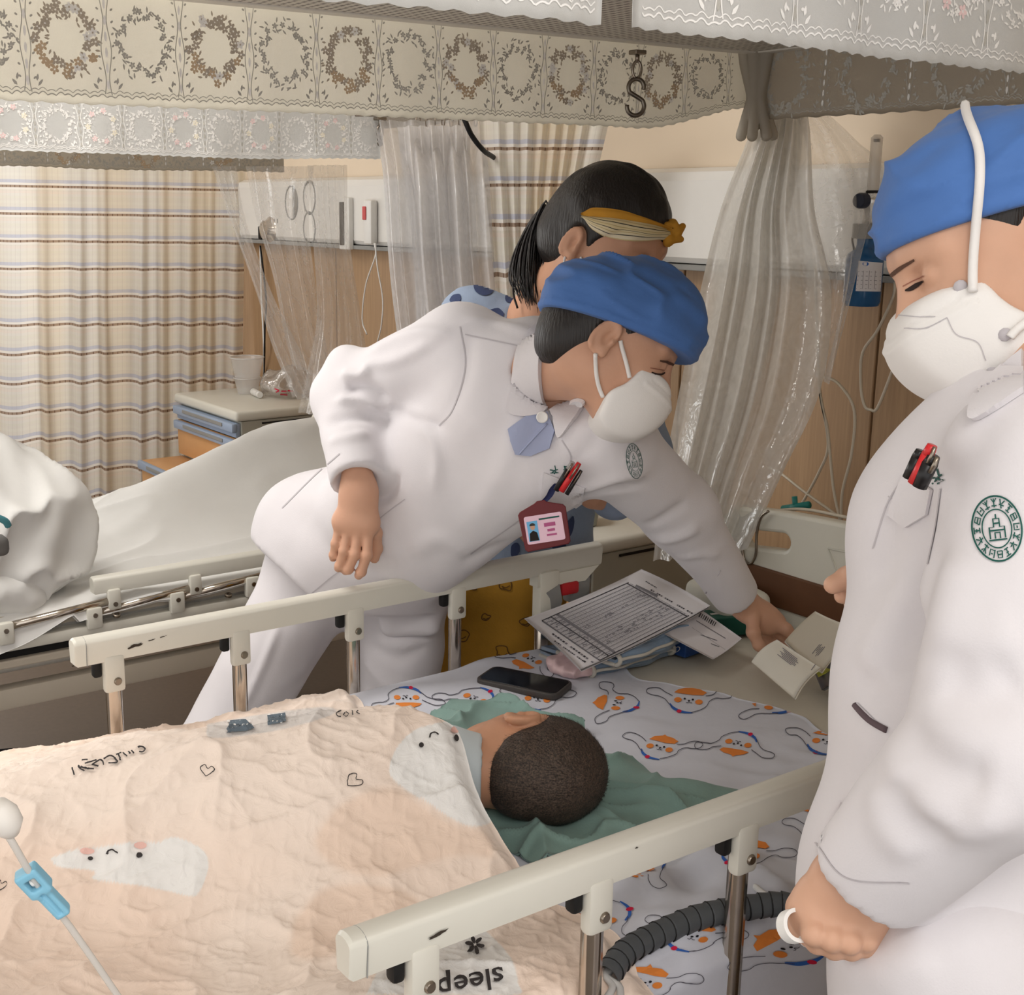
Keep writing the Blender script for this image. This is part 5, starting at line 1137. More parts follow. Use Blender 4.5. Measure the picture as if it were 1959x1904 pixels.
# collar, insert, button, pocket, seams
patch_on('collar', bt, spline([(1052, 612), (1012, 634), (994, 672), (984, 730), (972, 776), (978, 793), (1008, 797), (1046, 786), (1040, 760), (1036, 715), (1040, 668), (1050, 634), (1056, 618)], 40), M_UNI, nm, .007, 8)
patch_on('collar', bt, spline([(1050, 788), (1072, 778), (1100, 762), (1120, 768), (1110, 792), (1092, 815), (1072, 838), (1064, 822), (1058, 800)], 30), M_UNI, nm, .007, 8)
patch_on('neck_insert', bt, [(1010, 794), (1047, 790), (1063, 824), (1052, 858), (1015, 873), (986, 869), (978, 845), (973, 822)], mat('insert_bluegrey', (160, 168, 196), .75, noise=.02, nscale=60), nm, .0055, 8)
px_tube('insert_fold', bt, [(994, 868), (1018, 842), (1048, 812)], .0016, mat('insert_bluegrey', (0, 0, 0)), nm, 14, .006)
c = cast(bt, 1038, 800, .009); Rv = Vector(CAM-c).to_track_quat('Z', 'Y').to_matrix(); bu_ = MB().lathe([(0, .0012), (.006, .0012), (.0082, .0022), (.0095, .0008), (.0095, -.002), (0, -.002)], c, 20, Rv).build('button', M_WHITE, nm, True, 40)
its = []
for p in ([(900, 1060), (1000, 990), (1060, 930), (1092, 880), (1075, 842)], [(540, 972), (600, 912), (650, 868)], [(590, 1141), (640, 1100), (700, 1060)], [(880, 625), (890, 700), (868, 780), (840, 815)], [(890, 640), (960, 655), (1005, 665)], [(718, 1000), (735, 985), (775, 955)]):
    v, f = stroke_px(p, 2.2, 30); its.append((v, f, 0))
print_on('stitching', mbvh(tu), its, [M_SEAM], nm, .0008)
its = []
for ch, p in (('齐', (1050, 893)), ('鲁', (1076, 893))):
    v, f = text_px(ch, p, (17, -1), (3, 17), offset=.02); its.append((v, f, 0))
print_on('embroidered_name', bt, its, [M_GREENINK], nm, .0009)
patch_on('chest_pocket', bt, [(1040, 904), (1120, 934), (1112, 962), (1080, 985), (1035, 960)], M_UNI, nm, .003, 8)
seal(bt, 1213, 882, 15, 34, -.15, nm)
px_tube('sleeve_cuff_seam', bt, [(1378, 1092), (1352, 1132), (1346, 1160)], .0012, M_SEAM, nm, 14)
# eye, brow and straps
bh = mbvh(nm)
its = []
for p, w_, k in (([(1246, 712), (1256, 716), (1266, 716), (1272, 713)], [2, 4, 4, 2], 0), ([(1243, 704), (1256, 706), (1270, 708)], 1.6, 2), ([(1262, 690), (1280, 694), (1292, 700)], [3, 6, 4], 1)):
    v, f = stroke_px(p, w_, 14); its.append((v, f, k))
print_on('eye_line', bh, its, [M_INK, M_BROW, M_LID], nm, .0008)
bm_ = mbvh(nm, mk, cap)
px_tube('mask_strap', bm_, [(1184, 650), (1192, 675), (1200, 705), (1204, 722)], .0032, M_MASK, nm, 20); px_tube('mask_strap', bm_, [(1140, 676), (1140, 705), (1144, 735), (1154, 758)], .0032, M_MASK, nm, 16)
for x, y in ((1202, 722), (1145, 737)):
    c = cast(mbvh(mk), x, y, .001)
    if c is not None: MB().lathe([(0, .001), (.004, .0008), (.0045, -.001)], c, 10, Vector(CAM-c).to_track_quat('Z', 'Y').to_matrix()).build('strap_weld', M_SEAM, mk, True)

# ================================================================== the nurse at the right edge
hR = Head(dirv(-.90, -.42, .04), dirv(-.42, .9, .05), P(2016, 446, 1.10), 1, 1.0)
nkR = P(2010, 735, 1.14); shL, elW, wrW = P(1990, 905, 1.02), P(1920, 1432, .985), P(1662, 1676, 1.08); shR = P(1890, 900, 1.33)
V1 = head_field(hR, nkR, .052).mesh(); V1 = (to_world(hR, V1[0]), V1[1])
fs = hand_mesh([(P(1700, 1640, 1.065), P(1640, 1685, 1.085), .03, .027), (P(1640, 1690, 1.085), P(1565, 1745, 1.095), .027, .022, (FWD, .7)), (P(1650, 1695, 1.085), P(1645, 1765, 1.095), .026, .024, (FWD, .7)), (P(1620, 1695, 1.085), P(1600, 1755, 1.093), .028, .024, (FWD, .7)), (P(1558, 1742, 1.097), P(1650, 1762, 1.097), .0145, .0145)],
               [([P(1550, 1746, 1.085), P(1556, 1786, 1.074), P(1564, 1803, 1.088), P(1572, 1796, 1.112), P(1574, 1776, 1.118)], .0100, .0086), ([P(1584, 1753, 1.083), P(1590, 1796, 1.071), P(1596, 1813, 1.085), P(1598, 1803, 1.11), P(1598, 1782, 1.118)], .0104, .0088), ([P(1620, 1760, 1.083), P(1624, 1801, 1.071), P(1628, 1815, 1.085), P(1628, 1803, 1.11), P(1626, 1784, 1.118)], .0102, .0086), ([P(1653, 1764, 1.086), P(1656, 1798, 1.076), P(1656, 1810, 1.088), P(1652, 1800, 1.11), P(1648, 1784, 1.116)], .0092, .008),
                ([P(1556, 1705, 1.095), P(1534, 1738, 1.108), P(1536, 1770, 1.113), P(1550, 1792, 1.108)], .0135, .0105)])
rh = hand_mesh([(P(1760, 1110, 1.3), P(1700, 1118, 1.29), .026, .03, (dirv(0, 1, 1), .7))],
               [([P(1700, 1092, 1.285), P(1655, 1090, 1.27), P(1622, 1106, 1.265), P(1594, 1119, 1.265)], .0135, .0098), ([P(1700, 1110, 1.295), P(1650, 1118, 1.29), P(1620, 1132, 1.28), P(1612, 1140, 1.275)], .0115, .0088), ([P(1700, 1125, 1.3), P(1660, 1138, 1.3), P(1635, 1148, 1.29), P(1630, 1156, 1.285)], .011, .0085), ([P(1700, 1138, 1.31), P(1670, 1152, 1.31), P(1648, 1162, 1.3), P(1644, 1168, 1.295)], .0105, .008), ([P(1705, 1080, 1.28), P(1680, 1062, 1.27), P(1650, 1078, 1.262), P(1628, 1098, 1.258)], .0125, .0095)])
chR, beR, peR = P(1935, 1000, 1.17), P(1880, 1330, 1.18), P(1845, 1680, 1.19); lgL, lgR = P(1850, 1850, 1.13), P(1830, 1850, 1.27)
F = Field(np.minimum.reduce([chR, shL, wrW, elW, floor_at(peR)])-.2, np.maximum.reduce([nkR, shR, chR])+.2, .012)
F.chain([chR, beR, peR], [.1, .1, .11], .05).cone(shL, shR, .05, .05, .04).cone(nkR, chR, .05, .08, .04).chain([shL, elW, elW+(wrW-elW)*.7], [.045, .04, .028], .02).chain([lgL, floor_at(lgL, .08)], [.085, .04], .02).chain([lgR, floor_at(lgR, .08)], [.085, .04], .02).chain([shR, P(1840, 1200, 1.36), P(1740, 1115, 1.3)], [.045, .038, .027], .02)
nr = mesh_obj('person', *merge([V1, fs, rh, F.mesh()]), SK_R)
tag(nr, 'nurse at the right edge in white uniform looking down beside the near rail', 'person')
child('hair', hair_shell(hR, -.03, .06), M_HAIR, nr)
capR = child('surgical_cap', cap_mesh(hR, (.004, 0, .044), (.102, .089, .092), (.022, .2), 11, .0058), M_CAP, nr)
mkR = child('face_mask', mask_mesh(hR, 1.04, 1.03), M_MASK, nr)
F = Field(np.minimum.reduce([chR, shL, wrW, elW, peR])-.2, np.maximum.reduce([nkR, shR, chR, shL])+.2, .0062)
F.chain([chR, beR, peR], [.122, .125, .135], .05).cone(shL, shR, .07, .07, .05).cone(P(1985, 790, 1.15), chR, .075, .11, .05).ell(P(1800, 1010, 1.2), (.075, .075, .075), k=.05)
F.cone(peR, P(1840, 1830, 1.19), .138, .145, .04).halfcut(P(1840, 1812, 1.19), dirv(0, -1, -.2), .004)
F.cone(nkR, hR.w((-.02, 0, -.05)), .07, .07, .008, mode='cut')
F.chain([shL, P(1955, 1170, 1.0), elW], [.072, .07, .068], .03).cone(elW, wrW, .066, .050, .03).chain([shR, P(1840, 1200, 1.36)], [.065, .055], .03).cone(P(1840, 1200, 1.36), P(1735, 1115, 1.3), .055, .04, .02)
a = (wrW-elW)/np.linalg.norm(wrW-elW); F.halfcut(P(1652, 1676, 1.082), a, .003, .085).cone(P(1690, 1650, 1.07), P(1620, 1710, 1.095), .041, .042, .004, mode='cut')
q = lambda a, d: a
fl = [(q([(1790, 1020), (1760, 1180), (1700, 1300)], 1.05), .02, -.008), (q([(1840, 1050), (1800, 1200), (1780, 1330)], .98), .022, .008), (q([(1700, 1440), (1760, 1520), (1850, 1580), (1940, 1540)], .96), .018, .009), (q([(1720, 1400), (1800, 1470), (1900, 1500)], .93), .018, -.008), (q([(1959, 1290), (1880, 1330), (1800, 1300)], .92), .02, -.007), (q([(1959, 1210), (1880, 1230), (1790, 1200)], .92), .02, .006), (q([(1690, 1500), (1700, 1580), (1760, 1640)], 1.02), .016, .006), (q([(1730, 1480), (1760, 1560), (1830, 1600)], 1.0), .014, -.006),
      (q([(1690, 960), (1700, 1050), (1680, 1130)], 1.1), .018, -.006), (q([(1640, 1290), (1690, 1340), (1740, 1370)], 1.08), .014, -.005), (q([(1760, 1080), (1700, 1190), (1650, 1290)], 1.08), .02, .006), (q([(1880, 790), (1860, 860), (1790, 960)], 1.06), .02, -.005)]
tuR = cloth_obj('tunic', F, M_UNI, nr, fl, ((.004, 7., 11), (.0016, 18., 12)))
F = Field(np.minimum.reduce([lgL, lgR, floor_at(lgL)])-.2, np.maximum.reduce([lgL, lgR, peR])+.2, .009); F.cone(peR, (lgL+lgR)/2, .115, .12, .03)
F.chain([lgL, floor_at(lgL, .08)], [.112, .085], .03).chain([lgR, floor_at(lgR, .08)], [.112, .085], .03).halfcut((0, 0, .05), (0, 0, -1), .003)
trR = cloth_obj('trousers', F, M_UNI, nr, [(q([(1600, 1840), (1700, 1850), (1800, 1835)], 1.05), .02, .006)], ((.004, 7., 15), (.0016, 18., 16)))
shoes(nr, [floor_at(lgL), floor_at(lgR)], dirv(-1, 0, 0))
bR = mbvh(tuR, nr)
patch_on('collar', bR, spline([(1959, 672), (1920, 705), (1880, 745), (1860, 790), (1866, 806), (1900, 790), (1959, 752)], 30), M_UNI, nr, .006, 9)
its = []
for p in ([(1745, 895), (1700, 960), (1670, 1050)], [(1800, 935), (1790, 1010), (1775, 1080)], [(1700, 950), (1745, 975)], [(1640, 1345), (1690, 1395)], [(1720, 1798), (1840, 1806), (1959, 1812)], [(1560, 1612), (1620, 1680), (1740, 1690)]):
    v, f = stroke_px(p, 2.6, 30); its.append((v, f, 0))
print_on('stitching', mbvh(tuR), its, [M_SEAM], nr, .0008)
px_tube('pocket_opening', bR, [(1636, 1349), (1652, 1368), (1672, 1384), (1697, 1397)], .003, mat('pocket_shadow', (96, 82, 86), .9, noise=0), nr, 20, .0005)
patch_on('chest_pocket', bR, [(1734, 902), (1786, 938), (1776, 985), (1735, 1010), (1700, 985)], M_UNI, nr, .003, 8)
seal(bR, 1908, 1012, 48, 64, -.12, nr)
its = []
v, f = text_px('齐', (1778, 905), (24, -8), (8, 30), offset=.02); its.append((v, f, 0)); print_on('embroidered_name', bR, its, [M_GREENINK], nr, .0009)
bh = mbvh(nr); ms = []
for p in ([(1716, 603), (1755, 606), (1790, 606)], [(1730, 628), (1770, 628), (1812, 608)], [(1812, 608), (1830, 640), (1870, 655), (1886, 690)]): v, f = stroke_px(p, 1.8, 20); ms.append((v, f, 0))
print_on('mask_pleat_line', mbvh(mkR), ms, [M_SEAM], mkR, .0006)
its = []
for p, w_, k in (([(1732, 556), (1742, 553), (1754, 546), (1767, 538)], [3, 9, 10, 3], 0), ([(1728, 548), (1745, 538), (1768, 528)], 2, 2), ([(1702, 530), (1722, 514), (1750, 497)], [7, 8, 4], 1), ([(1688, 548), (1694, 538)], 4, 1)):
    v, f = stroke_px(p, w_, 14); its.append((v, f, k))
print_on('eye_line', bh, its, [M_INK, M_BROW, M_LID], nr, .0008)
bm_ = mbvh(nr, mkR, capR)
px_tube('mask_strap', bm_, [(1862, 560), (1862, 500), (1870, 400), (1876, 320), (1868, 270), (1852, 230), (1846, 206)], .0042, M_MASK, nr, 50); px_tube('mask_strap', bm_, [(1930, 645), (1945, 628), (1970, 610)], .004, M_MASK, nr, 14)
for x, y in ((1838, 550), (1922, 640), (1897, 712)):
    c = cast(mbvh(mkR), x, y, .001)
    if c is not None: MB().lathe([(0, .001), (.005, .0008), (.006, -.001)], c, 10, Vector(CAM-c).to_track_quat('Z', 'Y').to_matrix()).build('strap_weld', M_SEAM, mkR, True)

# ================================================================== the woman behind with the hairband
hW = Head(dirv(.66, -.42, -.52), dirv(.25, .90, -.2), P(1098, 464, 2.22), -1, 1.1)
nkW = P(1035, 610, 2.42); wsR, wsL = P(908, 618, 2.52), P(1180, 700, 2.46); weL = P(1228, 870, 2.52); chW, beW, peW = P(1045, 760, 2.56), P(1020, 930, 2.64), P(985, 1080, 2.70)
V1 = head_field(hW, nkW, .05, .0042).mesh(); V1 = (to_world(hW, V1[0]), V1[1])
wl, wr_ = P(905, 1130, 2.72), P(990, 1130, 2.68)
F = Field(np.minimum.reduce([wsR, chW, floor_at(peW), weL])-.22, np.maximum.reduce([nkW, wsL, wsR, chW])+.22, .012)
F.chain([chW, beW, peW], [.1, .095, .12], .05).cone(wsR, wsL, .05, .05, .04).cone(nkW, chW, .05, .09, .04).chain([wsL, weL, P(1165, 955, 2.47)], [.043, .036, .026], .02).chain([wsR, P(870, 800, 2.66), P(960, 950, 2.56)], [.043, .036, .026], .02).chain([wl, floor_at(wl, .08)], [.075, .04], .02).chain([wr_, floor_at(wr_, .08)], [.075, .04], .02)
hw1 = hand_mesh([(P(1165, 955, 2.47), P(1135, 945, 2.44), .024, .03, (FWD, .6))], [([P(1120+3*i, 930+9*i, 2.43), P(1096+3*i, 926+9*i, 2.42), P(1078+4*i, 926+9*i, 2.42)], .009, .007) for i in range(4)]+[([P(1140, 925, 2.43), P(1122, 910, 2.42), P(1104, 908, 2.41)], .011, .008)], .003)
hw2 = hand_mesh([(P(955, 950, 2.57), P(985, 985, 2.54), .024, .03, (FWD, .6))], [([P(990, 975, 2.54), P(1010, 985, 2.53), P(1028, 1000, 2.53)], .009, .007), ([P(995, 985, 2.54), P(1012, 1000, 2.53), P(1028, 1015, 2.53)], .009, .007), ([P(992, 995, 2.54), P(1008, 1012, 2.53), P(1020, 1028, 2.53)], .009, .007), ([P(985, 1002, 2.54), P(996, 1020, 2.53), P(1006, 1034, 2.53)], .008, .0065), ([P(975, 965, 2.53), P(995, 960, 2.51), P(1010, 968, 2.51)], .011, .008)], .003)
nw = mesh_obj('person', *merge([V1, hw1, hw2, F.mesh()]), SK_W)
tag(nw, 'dark haired woman with a ponytail and striped hairband bending behind the reaching nurse', 'person')
F = Field((-.17, -.12, -.16), (.14, .12, .17), .0038); F.ell((-.008, 0, .043), (.106, .087, .098), k=.02).ell((-.07, 0, .0), (.05, .065, .06), k=.03).ell((-.105, 0, .005), (.034, .032, .03), k=.02)
for y in (-1, 1): F.ell((.058, .02*y, -.03), (.055, .072, .085), k=.012, mode='cut'); F.ell((-.004, .088*y, -.006), (.022, .022, .034), k=.006, mode='cut')
F.halfcut((0, 0, -.06), (0, 0, -1), .01)
V, Fc = F.mesh(); V = relax(V, Fc, 1); n = vnormals(V, Fc); V = V+n*(.0025*vnoise(V*[1., 3., 1.2], 26., 61)+.003*vnoise(V, 10., 62))[:, None]
hairW = mesh_obj('hair', to_world(hW, V), Fc, M_HAIR, nw)
# ponytail as many tapering locks
V, Fc = [], []
rg = np.random.default_rng(8)
for i in range(340):
    o = rg.normal(0, 1, 2); j = rg.normal(0, .006, 3)
    pts = spline([hW.w((-.098, .012*o[0], .008+.012*o[1])), P(1050+7*o[0], 414+10*o[1], 2.34+.012*o[1]), P(1026+12*o[0], 466+8*o[1], 2.36+.014*o[1]), P(1020+15*o[0], 525+6*o[1], 2.36+.014*o[1]), P(1030+13*o[0]+4*o[1], 590-12*abs(o[0])+6*o[1], 2.35+.012*o[1])], 16)
    r = .0026*np.interp(np.linspace(0, 1, 16), [0, .2, .7, 1], [.7, 1, .75, .12]); v, f = tube_arrays(pts+j*np.linspace(0, 1, 16)[:, None], r, 5); k0 = len(V); V += list(v); Fc += [tuple(a+k0 for a in t) for t in f]
pt = mesh_obj('ponytail', V, Fc, M_HAIR, nw)
MB().tube(spline([P(1002, 480, 2.36), P(985, 520, 2.36), P(982, 560, 2.36), P(990, 590, 2.36)], 20), .0022, 5).build('loose_strand', M_HAIR, nw, True)
bHW = mbvh(hairW, nw)
def band_mat():
    m = bpy.data.materials.new('striped_band'); m.use_nodes = True; t = m.node_tree; b = t.nodes['Principled BSDF']; uv = nd(t, 'ShaderNodeUVMap'); sx = nd(t, 'ShaderNodeSeparateXYZ'); lk(t, uv.outputs[0], sx.inputs[0])
    cr = nd(t, 'ShaderNodeValToRGB'); cr.color_ramp.interpolation = 'CONSTANT'; e = cr.color_ramp.elements; e[0].color = s2l((214, 196, 150)); e[1].position = .95; e[1].color = s2l((206, 186, 138))
    for p, c in [(.1, (190, 168, 118)), (.14, (216, 198, 152)), (.22, (44, 38, 36)), (.26, (218, 202, 160)), (.36, (190, 168, 118)), (.4, (216, 198, 152)), (.5, (48, 42, 40)), (.53, (220, 205, 165)), (.62, (192, 170, 120)), (.66, (222, 208, 172)), (.76, (46, 40, 38)), (.8, (226, 214, 184))]: q = e.new(p); q.color = s2l(c)
    lk(t, sx.outputs[1], cr.inputs[0]); lk(t, cr.outputs[0], b.inputs['Base Color']); b.inputs['Roughness'].default_value = .8; return m
M_BAND = band_mat(); M_OCHRE = mat('ochre_band', (196, 140, 48), .8, noise=.04, nscale=80)
def band(name, top, bot, m, off, n=50, rows=13):
    T, B = spline(top, n), spline(bot, n); G = np.zeros((n, rows, 3)); uv = np.zeros((n, rows, 2)); last = None
    for i in range(n):
        for j in range(rows):
            p = T[i]+(B[i]-T[i])*j/(rows-1); c = cast(bHW, p[0], p[1], off+.006*math.sin(math.pi*j/(rows-1))+.0012*math.sin(j*2.6))
            if c is None: c = last
            last = c; G[i, j] = c; uv[i, j] = (i/n, j/(rows-1))
    for _ in range(8): G[1:-1, 1:-1] = .4*G[1:-1, 1:-1]+.15*(G[:-2, 1:-1]+G[2:, 1:-1]+G[1:-1, :-2]+G[1:-1, 2:])
    o = grid_obj(name, G, m, nw, -.003, uv); return o
hb = band('headband', [(1116, 412), (1150, 414), (1200, 420), (1250, 430), (1276, 438)], [(1118, 418), (1136, 440), (1170, 456), (1220, 462), (1272, 458)], M_BAND, .003)
band('headband_lining', [(1117, 408), (1140, 399), (1190, 404), (1240, 420), (1276, 434)], [(1118, 415), (1150, 416), (1200, 422), (1250, 431), (1276, 440)], M_OCHRE, .005, 40, 6)
F = Field(P(1286, 446, 2.1)-.06, P(1286, 446, 2.1)+.06, .0028); kc = cast(bHW, 1278, 445, .004)
kc = kc if kc is not None else P(1282, 448, 2.1)
F = Field(kc-.05, kc+.05, .0026)
for k_ in range(5):
    an = k_*1.1; F.cone(kc+RIGHT*.012*math.cos(an)+UP*.012*math.sin(an)-FWD*.006, kc+RIGHT*(.012+.014*math.cos(an+.8))+UP*.014*math.sin(an+1.)+FWD*.002, .0085, .006, .003)
F.cone(kc-UP*.016-RIGHT*.004, kc+UP*.016+RIGHT*.004, .009, .009, .004)
V, Fc = F.mesh(); mesh_obj('headband_knot', V, Fc, M_OCHRE, nw)
def surg_mask(h):
    F = Field((-.02, -.1, -.15), (.16, .1, .04), .0035); pl = [(.045, -.02), (.1, .0), (.122, -.02), (.118, -.07), (.095, -.105), (.05, -.1), (.03, -.075)]
    c = np.array([.02, 0, -.05]); r = np.array([.106, .078, .1])
    F.op(F.lo, F.lo+F.n*F.res, lambda p: np.maximum(poly2d(p[..., [0, 2]], pl), (np.linalg.norm((p-c)/r, axis=-1)-1)*.08), .002); V, Fc = F.mesh(); V = relax(V, Fc, 1, .4); n = vnormals(V, Fc)
    return to_world(h, V+n*(.0014*np.sign(np.sin((V[:, 2]+V[:, 0]*.1)*260)))[:, None]), Fc
mkW = child('face_mask', surg_mask(hW), mat('mask_blue', (176, 206, 228), .7, noise=.02), nw)
px_tube('ear_loop', bHW, [(1082, 492), (1079, 515), (1078, 535)], .0022, M_MASK, nw, 14); px_tube('ear_loop', bHW, [(1112, 492), (1118, 510), (1122, 526)], .0022, M_MASK, nw, 14)
F = Field(np.minimum.reduce([wsR, chW, peW, weL, P(870, 800, 2.66)])-.22, np.maximum.reduce([wsL, wsR, chW, peW, nkW])+.2, .0085)
F.chain([chW, beW, peW], [.125, .122, .155], .06, (FWD, .75)).cone(wsR, wsL, .066, .066, .05).cone(P(1035, 650, 2.46), chW, .07, .11, .04).chain([wsL, weL, P(1175, 950, 2.48)], [.066, .055, .05], .03).chain([wsR, P(870, 800, 2.66), P(935, 920, 2.6)], [.066, .055, .05], .03)
F.cone(peW, P(980, 1110, 2.70), .155, .165, .04, (FWD, .75)).halfcut(P(980, 1085, 2.70), dirv(.1, -1, 0), .005).cone(nkW, hW.w((-.02, 0, -.06)), .062, .06, .01, mode='cut').cone(P(1075, 650, 2.3), nkW, .02, .05, .01, mode='cut')
SHIRT = mat('shirt_blue', (142, 156, 178), .8, noise=.04, nscale=50, bump=.35, bscale=130)
shW = cloth_obj('shirt', F, SHIRT, nw, (), ((.005, 8., 71), (.002, 30., 72)))
bS = mbvh(shW); its = []
for i, (x, y, rx, ry, ro) in enumerate([(925, 552, 20, 13, .2), (988, 565, 22, 15, -.4), (872, 575, 9, 13, .5), (905, 588, 14, 8, .2), (950, 600, 16, 10, .1), (1000, 598, 12, 7, .3), (978, 528, 12, 6, 0), (940, 536, 7, 5, 0), (1212, 828, 20, 26, .3), (1240, 800, 9, 18, .1), (1228, 850, 18, 14, .9), (1246, 884, 14, 10, .4), (1218, 870, 10, 9, 0), (1256, 905, 8, 6, 0), (1078, 950, 12, 14, .6), (1090, 1008, 8, 20, .2), (1088, 930, 9, 7, 0), (985, 1052, 9, 16, .3), (1040, 1062, 24, 8, 0), (915, 1045, 10, 18, .5), (1070, 1045, 14, 9, 0)]):
    v, f = poly_px(spline(np.vstack([e := ell_px(x, y, rx, ry, ro, 9, .1, i), e[:1]]), 30)[:-1], 9); its.append((v, f, 0))
print_on('printed_blobs', bS, its, [mat('shirt_navy', (58, 68, 100), .8, noise=.04, nscale=50, bump=.35, bscale=130)], nw, .0014)
patch_on('shirt_placket', bS, [(995, 522), (1012, 520), (1032, 600), (1036, 625), (1020, 620)], SHIRT, nw, .004, 9)
F = Field(np.minimum.reduce([wl, wr_, floor_at(wl)])-.2, np.maximum.reduce([wl, wr_, peW])+.2, .009); F.cone(peW, (wl+wr_)/2, .125, .12, .03, (FWD, .8))
F.chain([wl, floor_at(wl, .25)], [.1, .085], .02).chain([wr_, floor_at(wr_, .25)], [.1, .085], .02).halfcut((0, 0, .22), (0, 0, -1), .003)
OCH = mat('trousers_mustard', (166, 122, 40), .85, noise=.05, nscale=40, bump=.2, bscale=200)
trW = cloth_obj('trousers', F, OCH, nw, (), ((.005, 8., 75),))
bT = mbvh(trW); its = []
for x, y, s in [(968, 1118, 13), (962, 1248, 14), (884, 1215, 13), (1005, 1190, 10), (905, 1120, 10), (930, 1180, 9)]:
    v, f = stroke_px(ell_px(x, y, s, s*.8, .4, 9, .2, int(x)), 2, 30, True); its.append((v, f, 0)); v, f = stroke_px([(x-s*.6, y+s*.3), (x, y+s*.5), (x+s*.6, y+s*.2)], 2, 10); its.append((v, f, 0))
print_on('printed_scribbles', bT, its, [mat('scribble_brown', (92, 64, 30), .85, noise=0)], nw, .0012)
shoes(nw, [floor_at(wl), floor_at(wr_)], (-.3, -1))

# ================================================================== the child in the near bed
cfw = np.array([.60, .79, -.1]); hC = Head(cfw, np.array([.80, -.58, -.02]), P(985, 1398, 1.80), 1, .93)
hC.o = P(1047, 1474, 1.772)-hC.R@np.array([-.008, 0, .036])*.93
nkC = hC.w((-.03, 0, -.14)); cS = np.array([.30, .44, .83]); cH = np.array([-.02, .57, .785]); cK = np.array([-.22, .70, .765]); cF = np.array([-.42, .62, .765])
V1 = head_field(hC, nkC, .043, .0034).mesh(); V1 = (to_world(hC, V1[0]), V1[1])
F = Field(np.array([-.75, .2, .72]), np.array([.5, .85, .98]), .012); F.chain([nkC, cS, cH], [.036, .056, .045], .03).chain([cH, cK, cF], [.034, .026, .02], .02).chain([cS, np.array([.2, .55, .785]), np.array([.32, .60, .765])], [.03, .022, .016], .02)
nc = mesh_obj('person', *merge([V1, F.mesh()]), SK_C); tag(nc, 'small child with cropped hair lying on one side under the peach quilt', 'person')
F = Field((-.13, -.11, -.12), (.13, .11, .15), .0034); F.ell((-.006, 0, .036), (.0985, .0785, .0905), k=.01).ell((-.05, 0, -.008), (.045, .055, .05), k=.02); F.halfcut((.068, 0, .06), (1, 0, -.25), .012)
for y in (-1, 1): F.ell((.005, .085*y, -.018), (.035, .03, .046), k=.012, mode='cut')
F.halfcut((-.06, 0, -.052), (.5, 0, -1), .01)
V, Fc = F.mesh(); V = relax(V, Fc, 2); nn_ = vnormals(V, Fc); V = V+nn_*(.0012*vnoise(V, 60., 81))[:, None]
def buzz():
    m = bpy.data.materials.new('cropped_hair'); m.use_nodes = True; t = m.node_tree; b = t.nodes['Principled BSDF']; tc = nd(t, 'ShaderNodeTexCoord')
    nz = nd(t, 'ShaderNodeTexNoise', Scale=420., Detail=3.); lk(t, tc.outputs['Object'], nz.inputs['Vector']); cr = nd(t, 'ShaderNodeValToRGB'); cr.color_ramp.elements[0].position = .35; cr.color_ramp.elements[0].color = s2l((46, 37, 31)); cr.color_ramp.elements[1].position = .75; cr.color_ramp.elements[1].color = s2l((98, 80, 67))
    lk(t, nz.outputs[0], cr.inputs[0]); lk(t, cr.outputs[0], b.inputs['Base Color']); b.inputs['Roughness'].default_value = .7; bp = nd(t, 'ShaderNodeBump', Strength=.6, Distance=.002); lk(t, nz.outputs[0], bp.inputs['Height']); lk(t, bp.outputs[0], b.inputs['Normal']); return m
M_BUZZ = buzz(); mesh_obj('cropped_hair', to_world(hC, V), Fc, M_BUZZ, nc)
# short hairs standing off the scalp
sel = rg.permutation(len(V))[:5200]; Wd = to_world(hC, V[sel]); Nn = vnormals(V, Fc)[sel]@hC.R.T; whorl = hC.w((-.07, 0, .1))
VV, FF = [], []
for p, n in zip(Wd, Nn):
    t = p-whorl; t = t-n*(t@n); t /= np.linalg.norm(t)+1e-9; e = p+n*.0028+t*.0062+rg.normal(0, .0007, 3); s = np.cross(n, t)*.0003; k0 = len(VV); VV += [p-s, p+s, e]; FF.append((k0, k0+1, k0+2))
o = mesh_obj('hair_stubble', VV, FF, M_HAIR, nc, smooth=False); o['kind'] = 'stuff'
ax_c = hC.R[:, 2]; F = Field(np.array([-.2, .25, .72]), np.array([.5, .7, 1.0]), .006); F.chain([cS+np.array([.06, -.02, 0]), cS, cH], [.058, .063, .048], .03); F.cone(nkC+ax_c*.085, nkC, .054, .056, .01).cone(nkC, nkC+(cS-nkC)*.45, .054, .066, .02)
ax = hC.R[:, 2]; F.halfcut(nkC+ax*.074, ax, .004).cone(nkC+ax*.03, nkC+ax*.11, .044, .046, .004, mode='cut')
cloth_obj('pyjama_top', F, mat('pyjama_pale', (206, 216, 220), .8, noise=.02), nc, (), ((.003, 14., 85),))
